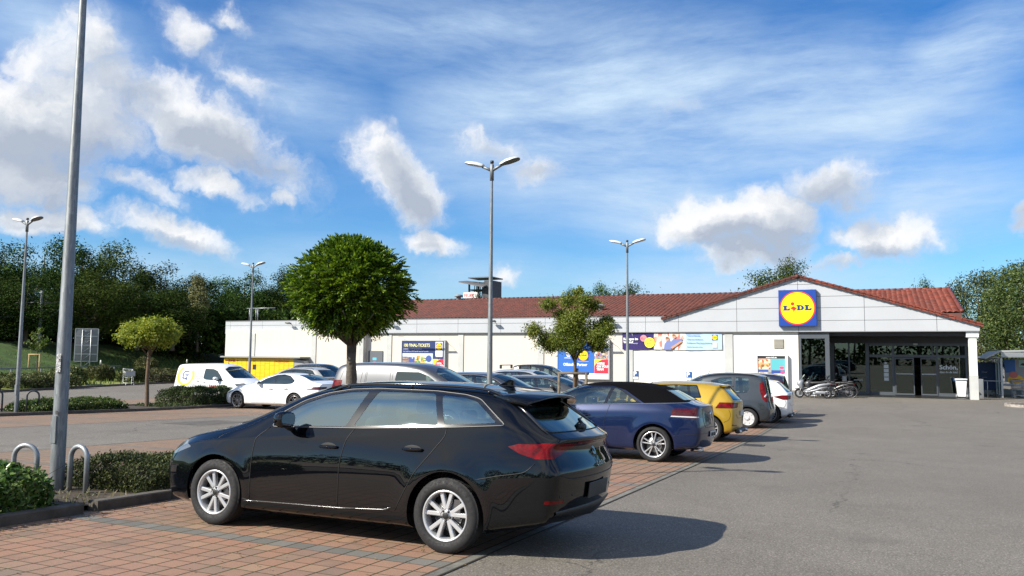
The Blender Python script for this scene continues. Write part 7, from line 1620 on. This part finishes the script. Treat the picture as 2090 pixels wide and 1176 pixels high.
def cart(b,M_):
    # wire trolley: basket of bars, frame, castors
    def t(P,r=.007): b.tube([M_@Vector(p) for p in P],r,5)
    lo=[(-.20,-.33,.48),(.20,-.33,.48),(.24,.35,.52),(-.24,.35,.52)]; hi=[(-.24,-.42,.80),(.24,-.42,.80),(.30,.42,.95),(-.30,.42,.95)]
    t(lo+[lo[0]]); t(hi+[hi[0]],.01)
    for i in range(4):
        a,c=lo[i],lo[(i+1)%4]; e,f=hi[i],hi[(i+1)%4]
        for k in range(0,7): s=k/6; t([tuple(lerp(a[q],c[q],s) for q in range(3)),tuple(lerp(e[q],f[q],s) for q in range(3))],.004)
        for s in (.33,.66): t([tuple(lerp(a[q],e[q],s) for q in range(3)),tuple(lerp(c[q],f[q],s) for q in range(3))],.004)
    for k in range(6): s=k/5; t([tuple(lerp(lo[0][q],lo[1][q],s) for q in range(3)),tuple(lerp(lo[3][q],lo[2][q],s) for q in range(3))],.004)
    for s in (1,-1): t([(s*.24,-.42,.16),(s*.25,.40,.16),(s*.26,.44,.98),(s*.27,.5,1.02)],.012); t([(s*.22,-.38,.16),(s*.2,-.3,.48)],.01); 
    t([(-.27,.5,1.02),(.27,.5,1.02)],.016); t([(-.24,-.42,.16),(.24,-.42,.16)],.01)
    for s in (1,-1):
        for y in (-.40,.38): b.lathe([(0,-.012),(.055,-.012),(.055,.012),(0,.012)],12,M_@Matrix.Translation((s*.23,y,.06))@Matrix.Rotation(PI/2,4,'Z')); t([(s*.23,y,.06),(s*.23,y+.03,.16)],.012)
def shelter():
    ST=M('galvanised',(.42,.44,.45),.45,.7); RFM=M('shelter_roof',(.36,.38,.38),.5,.3)
    e=empty('trolley_shelter',(6.55,55.0,.02),0,label='galvanised shopping trolley shelter with curved roof brackets at the right edge',cat='trolley shelter')
    for i in range(5):
        y=i*1.15; b=B(); b.cbox((0,y,1.16),(.10,.08,2.32)); b.tube([(0.0,y,2.30),(-.25,y,2.35),(-.62,y,2.28)],[.05,.04,.02],6); b.tube([(-.62,y,2.28),(-.15,y,1.98)],.02,5); b.build('post',ST,parent=e)
    b=B(); b.add([(-.85,-.15,2.28),(-.05,-.15,2.74),(3.3,-.15,2.82),(3.3,-.15,2.74),(-.05,-.15,2.64),(-.82,-.15,2.22)]+[(-.85,5,2.28),(-.05,5,2.74),(3.3,5,2.82),(3.3,5,2.74),(-.05,5,2.64),(-.82,5,2.22)],[(0,5,4,1),(1,4,3,2),(0,1,7,6),(1,2,8,7),(5,11,10,4),(4,10,9,3),(0,6,11,5),(6,7,10,11),(7,8,9,10)]); b.build('shelter_roof',RFM,parent=e)
    b=B(); b.box((-.02,-.17,2.36),(3.3,-.155,2.62)); 
    for k in range(5): b.box((-.02,-.19,2.32+k*.06),(3.3,-.165,2.335+k*.06))
    b.build('front_gutter',ST,parent=e)
    b=B(); b.box((2.9,-.05,0),(3.0,.05,2.4)); b.box((-.03,0,.05),(.03,4.6,.12)); b.tube([(0,0,.95),(0,4.6,.95)],.02,6); b.tube([(-1.55,-.05,.95),(0,-.05,.95)],.02,6); b.tube([(-1.5,-.05,0),(-1.5,-.05,.95)],.025,6); b.tube([(-.75,-.05,0),(-.75,-.05,.95)],.02,6); b.build('rail',ST,parent=e)
    GP=glassmat('shelter_glass',(.6,.66,.64),.1); b=B(); b.box((-.01,.06,.15),(.0,4.6,2.2)); b.build('side_pane',GP,parent=e)
    e2=empty('advert_board',(6.9,56.6,.9),0,label='colourful advert panel inside the trolley shelter',cat='poster board'); b=B(); b.box((0,0,0),(2.4,.04,1.35)); b.build('panel',M('board_grey',(.30,.31,.33),.6),parent=e2)
    b=B(); flat(b,.0,.55,.55,1.35,-.003); b.build('poster_corner',M('board_blue',(.03,.14,.42),.5),parent=e2)
    b=B(); disc(b,.55,.12,.42,-.006,24,rz=.30); b.build('poster_fruit',M('board_yellow',(.75,.45,.04),.5),parent=e2)
    b=B(); disc(b,.45,.42,.22,-.012,20,rz=.2); b.build('poster_fruit',M('board_pink',(.6,.16,.13),.5),parent=e2)
    b=B(); flat(b,.75,.9,2.3,1.3,-.006); b.build('poster_strip',M('board_mint',(.35,.55,.50),.5),parent=e2)
    b=B(); b.prism([(.8,1.0),(1.3,.92),(1.6,1.05),(1.5,1.25),(1.2,1.1),(.9,1.12)],-.02,-.013); b.build('poster_figure',MATS['black_plastic'],parent=e2)
    e3=empty('info_board',(5.35,57.6,.0),0,label='dark blue standing information board left of the trolley shelter',cat='sign board'); b=B(); b.box((0,0,.35),(1.3,.06,2.05)); b.box((.1,.0,0),(.16,.05,.35)); b.box((1.14,.0,0),(1.2,.05,.35)); b.build('board',M('board_navy',(.02,.06,.18),.5),parent=e3); text('Hier',.17,M('board_text',(.5,.55,.6),.6),e3,(.45,-.006,1.4),name='board_text'); text('parken',.1,MATS['board_text'],e3,(.45,-.006,1.1),name='board_text')
    for i in range(3):
        o=empty('shopping_trolley',(7.35+.0*i,54.75+i*.35,.02),label=('front','second','third')[i]+' wire shopping trolley of the row inside the shelter',cat='shopping trolley',group='trolleys nested in the shelter')
        b=B(); cart(b,Matrix.Identity(4)); b.build('wire_frame',ST,parent=o)
        b=B(); b.cbox((0,.5,1.03),(.3,.05,.05)); b.build('handle',M('handle_blue',(.02,.08,.4),.5),parent=o)
    o=empty('shopping_trolley',(-44.95,38.2,.02),R(60),label='abandoned shopping trolley on the verge by the far road kerb',cat='shopping trolley'); b=B(); cart(b,Matrix.Scale(1.05,4)); b.build('wire_frame',M('trolley_pale',(.5,.52,.53),.4,.5),parent=o)
    b=B(); b.box((-.29,-.49,.6),(.29,-.48,.95)); b.build('front_plate',M('plate_grey',(.35,.36,.36),.5),parent=o)
    # red motorbike glimpsed beyond the column
    e=empty('red_motorbike',(4.75,60.5,.0),R(40),label='red motorbike glimpsed between the corner column and the trolley shelter',cat='motorbike'); b=B(); b.bbox((0,0,.95),(.9,.32,.3),.12); b.bbox((-.4,0,1.15),(.2,.4,.35),.08); b.tube([(-.5,0,.33),(-.38,0,1.1)],.03,6); b.build('body',M('moto_red',(.5,.02,.03),.3,coat=1),parent=e)
    for x in (-.6,.62): b=B(); ring(b,(x,0,.32),.26,.05); b.build('wheel',MATS['tyre_rubber'],parent=e)
    b=B(); b.bbox((.35,0,1.02),(.6,.28,.1),.04); b.bbox((0,0,.5),(.5,.25,.4),.08); b.build('seat',MATS['scooter_black'],parent=e)
    # white outdoor lamp pole parts by the column
    e=empty('slim_pole',(5.35,55.6,.0),label='slim pale pole with small white fittings just right of the corner column',cat='pole'); b=B(); b.tube([(0,0,0),(0,0,2.55)],.035,8); b.build('pole',M('bar_white',(.75,.75,.75),.5),parent=e); b=B(); b.bbox((.1,0,2.35),(.22,.14,.1),.03); b.bbox((-.04,0,2.6),(.18,.14,.12),.03); b.build('fitting',MATS['bar_white'],parent=e)
    e=empty('grey_cabinet',(5.28,53.7,.0),label='narrow grey cabinet standing behind the corner column',cat='cabinet'); b=B(); b.bbox((0,0,.55),(.35,.4,1.1),.02); b.build('housing',M('cabinet_grey',(.16,.17,.18),.6),parent=e)
def island():
    KC=MATS['kerb_concrete']; cx_,cy_=8.3,44.4
    b=B(); pts=[(5.45,45.3),(5.6,46.3),(6.4,46.7),(12,46.9),(14,46.9),(14,43.6),(9,43.7),(6.1,44.35),(5.6,44.7)]
    n=len(pts); c=Vector((8,45.2)); inn=[tuple(Vector(p)+(c-Vector(p)).normalized()*.13) for p in pts]
    vs=[(x,y,-.05) for x,y in pts]+[(x,y,.13) for x,y in pts]+[(x,y,.13) for x,y in inn]+[(x,y,.02) for x,y in inn]
    b.add(vs,[(k*n+i,k*n+(i+1)%n,(k+1)*n+(i+1)%n,(k+1)*n+i) for k in range(3) for i in range(n)]); b.build('island_kerb',M('kerb_granite',(.28,.25,.22),.85,var=.5,vs=9),kind='structure',fixn=True)
    b=B(); b.add([(x,y,.085) for x,y in inn],[tuple(range(n))]); b.build('planting_bed_ground',MATS['planting_soil'],kind='structure',fixn=True)
    rnd=random.Random(3); L=leafmat('grass_tuft',[(.06,.12,.012),(.16,.27,.03),(.28,.38,.06)],.4)
    for (x,y,s,lab) in ((6.75,45.3,.55,'bright green grass tuft on the kerbed island at the right edge'),(7.5,45.5,.45,'second grass tuft at the right picture edge')):
        b=B()
        for i in range(260):
            a=rnd.uniform(0,2*PI); r=rnd.uniform(0,.16); q=rnd.uniform(.1,.45)*s; h=s*rnd.uniform(.4,1); w=.012
            bx,by=r*math.cos(a),r*math.sin(a); b.add([(bx-w,by,0),(bx+w,by,0),(bx+q*math.cos(a)*.5+w*.6,by+q*math.sin(a)*.5,h*.7),(bx+q*math.cos(a),by+q*math.sin(a),h*.92)],[(0,1,2,3)],False)
        b.build('grass_tuft',L,loc=(x,y,.08),label=lab,cat='ornamental grass')
def lockers():
    YL=M('locker_yellow',(.82,.50,.008),.45,var=.05); G=M('locker_grey',(.30,.30,.29),.6); L=M('locker_gap',(.35,.2,.01),.6)
    e=empty('parcel_locker',(-48.2,50.05,0),label='long yellow parcel locker wall with red lettering in front of the white side wing',cat='parcel locker')
    b=B(); b.box((0,.0,0),(7.05,.7,1.84)); b.build('housing',G,parent=e); b=B(); b.box((-.12,-.35,1.84),(7.9,.85,1.95)); b.build('canopy_roof',G,parent=e)
    n=15
    for i in range(n):
        x0=i*7.05/n+.012; x1=(i+1)*7.05/n-.012; b=B(); z=.05
        for h in ((.3,.3,.6,.5) if i%3 else (.45,.45,.45,.35)): b.box((x0,-.03,z),(x1,-.001,z+h-.012)); z+=h
        b.box((x0,-.03,z),(x1,-.001,1.82)); b.build('locker_column',YL,parent=e)
    RD=M('locker_red',(.62,.02,.03),.5); b=B(); 
    text('DHL',.24,RD,e,(.45,-.034,1.5),name='lettering',bold=.014,sx=1.55,shear=.3)
    b=B(); 
    for k in range(2): b.box((.2,-.034,1.54+k*.05),(.42,-.031,1.56+k*.05)); b.box((1.33,-.034,1.54+k*.05),(1.55,-.031,1.56+k*.05))
    b.build('emblem_stripes',RD,parent=e); text('PACKSTATION',.2,RD,e,(5.2,-.034,1.5),name='lettering',bold=.006,sx=1.05); text('129',.16,M('locker_black',(.05,.04,.02),.5),e,(3.0,-.034,1.5),name='lettering')
    b=B(); b.box((3.0,-.035,.9),(3.35,-.031,1.3)); b.build('screen',MATS['black_plastic'],parent=e)
    b=B(); b.add([(7.05,0,0),(7.05,.7,0),(7.05,.7,1.8),(7.05,0,1.8),(8.15,.1,1.3),(8.4,.3,.2),(8.4,.68,.2),(7.9,.68,1.62),(7.9,.05,1.62)],[(3,8,4,5,0),(2,6+0,7) ,(3,2,7,8),(8,7,6,5,4)]); b.build('side_panel',G,parent=e)
def faraway():
    DK=M('tower_dark',(.06,.062,.068),.7,var=.3); e=empty('practice_tower',(-50.3,100,0),0,label='dark open fire practice tower with a sloping canopy behind the ridge',cat='tower'); e.scale=(.86,.86,1.0)
    b=B()
    for x in (-1.9,-.2,.7,1.9):
        for y in (0,3): b.box((x-.12,y-.12,0),(x+.12,y+.12,12.3))
    for z in (8.9,9.9,11.2): b.box((-2,-.1,z),(2.2,3.1,z+.12))
    for k in range(6): b.tube([(-1.2+k*.35,.3,8.9),(-1.1+k*.35,.4,12)],.07,5)
    b.box((.9,-.2,8),(2.3,3.4,12.5)); b.build('frame',DK,parent=e)
    b=B(); b.add([(-3.1,-1.5,12.4),(1.4,-1.5,11.6),(1.4,1.5,12.2),(-3.1,1.5,12.7),(-3.1,-1.5,12.25),(1.4,-1.5,11.45),(1.4,1.5,12.05),(-3.1,1.5,12.55)],[(0,1,2,3),(7,6,5,4),(0,4,5,1),(1,5,6,2),(2,6,7,3),(3,7,4,0)]); b.box((-1.9,-.5,12.85),(2.5,3.5,13.0)); b.build('canopy_roof',M('tower_roof',(.12,.12,.13),.6),parent=e)
    e=empty('fire_sign',(-52.0,98.4,10.0),0,label='white sign reading FEUER in red letters above the roof ridge',cat='sign'); b=B(); b.box((0,0,0),(2.15,.12,.78)); b.build('sign_panel',M('sign_white',(.75,.74,.72),.6),parent=e); b=B(); b.box((.3,.05,-3),(.4,.12,0)); b.box((1.8,.05,-3),(1.9,.12,0)); b.build('sign_post',DK,parent=e)
    text('FEUER',.64,M('sign_red',(.5,.03,.03),.6),e,(.1,-.012,.15),name='lettering',bold=.008,sx=.88)
    # back of a direction sign on lattice posts
    ST=M('galvanised',(.42,.44,.45),.45,.7)
    e=empty('road_sign_back',(-55.3,43.0,.2),R(46),label='grey back of a large road sign on lattice posts above the verge',cat='road sign')
    e.scale=(.70,.70,.76); e.location.z=.15
    b=B(); b.bbox((0,0,3.35),(2.2,.06,3.3),.02); b.build('sign_panel',M('sign_back_grey',(.16,.17,.18),.5,.3),parent=e)
    b=B(); 
    for s in (-1.12,1.12): b.box((s-.04,-.06,1.7),(s+.04,.05,5.0))
    b.box((-1.12,-.06,1.68),(1.12,.05,1.74)); b.box((-1.12,-.06,4.97),(1.12,.05,5.03)); b.build('sign_edge',M('sign_edge',(.5,.5,.48),.5),parent=e)
    b=B()
    for s in (-.42,.42): b.tube([(s,-.12,-.2),(s,-.12,4.9)],.045,6)
    for k in range(6): z=.3+k*.75; b.tube([(-.42,-.12,z),(.42,-.12,z+.65)],.02,5); b.tube([(-.42,-.12,z+.7),(.42,-.12,z+.7)],.02,5)
    for z in (2.4,3.3,4.2): b.box((-1.05,-.1,z),(1.05,-.04,z+.09))
    b.build('lattice_post',ST,parent=e)
    # railway mast
    MS=M('mast_steel',(.20,.215,.22),.6,.3)
    e=empty('railway_mast',(-64,45.3,.75),R(28),label='grey railway catenary mast with raking side arms at the left',cat='mast'); e.scale=(.66,)*3; b=B(); b.smooth=True; b.tube([(0,0,-.5),(0,0,3.2),(0,0,9.9)],[.24,.23,.16],8); b.build('pole',MS,parent=e)
    b=B(); b.tube([(-3.2,0,8.3),(3.6,0,8.5)],.045,5); b.tube([(-3.1,0,8.2),(-.2,0,5.9)],.05,5); b.tube([(3.5,0,8.4),(.2,0,5.9)],.05,5); b.tube([(.1,0,7.5),(.8,0,9)],.04,5); b.tube([(-5.5,0,6.5),(-1.8,0,6.5)],.035,5); b.build('side_arm',MS,parent=e)
    b=B(); b.bbox((-.35,-.2,-.1+1),(.55,.4,.85),.03); b.bbox((.45,-.2,1.0),(.42,.35,.85),.03); b.build('switch_box',MS,parent=e)
    for i,(x,y,lab) in enumerate(((-51.4,41.2,'small white marker post left of the road sign back'),(-54.6,52.3,'small white marker post behind the hedge left of the lettered van'),(-54.5,31,'white marker post cut by the left picture edge'))):
        b=B(); b.tube([(0,0,-.1),(0,0,.62)],.06,8); b.m=1; b.tube([(0,0,.62),(0,0,.78)],.061,8); b.m=0; b.tube([(0,0,.78),(0,0,1.05)],[.06,.04],8); b.build('marker_post',[M('post_white',(.7,.7,.68),.6),MATS['black_plastic']],loc=(x,y,.55),label=lab,cat='marker post',group='white marker posts along the road')
    e=empty('guard_rail',(-52.5,36,.3),R(110),label='low steel guard rail running along the verge at the left',cat='guard rail'); b=B(); b.tube([(-14,0,.75),(12,0,.75)],.05,5); b.build('rail',MS,parent=e)
    for k in range(9): b=B(); b.box((-13+k*3,-.04,-.3),(-12.9+k*3,.04,.75)); b.build('post',MS,parent=e)
def ground_bits():
    # drain cover and small repair patches on the tarmac
    b=B(); y=21.0; 
    tag(B().build('x',[]),None) if False else None
    b.cbox((0,0,.0),(.5,.5,.012)); 
    for k in range(7): b.m=1; b.cbox((-.18+k*.06,0,.004),(.022,.36,.012)); b.m=0
    b.build('drain_cover',[M('iron_cover',(.09,.085,.08),.6,.4),MATS['gap_dark']],loc=(-2.8,20.3,GZ(20.3)+.006),label='square iron drain cover set in the tarmac beside the paved bays',cat='drain cover')
setup(); setting(); lamps(); market(); signs(); trees(); planting(); hoops(); cars(); scooters(); wheelie(); shelter(); island(); lockers(); faraway(); ground_bits()
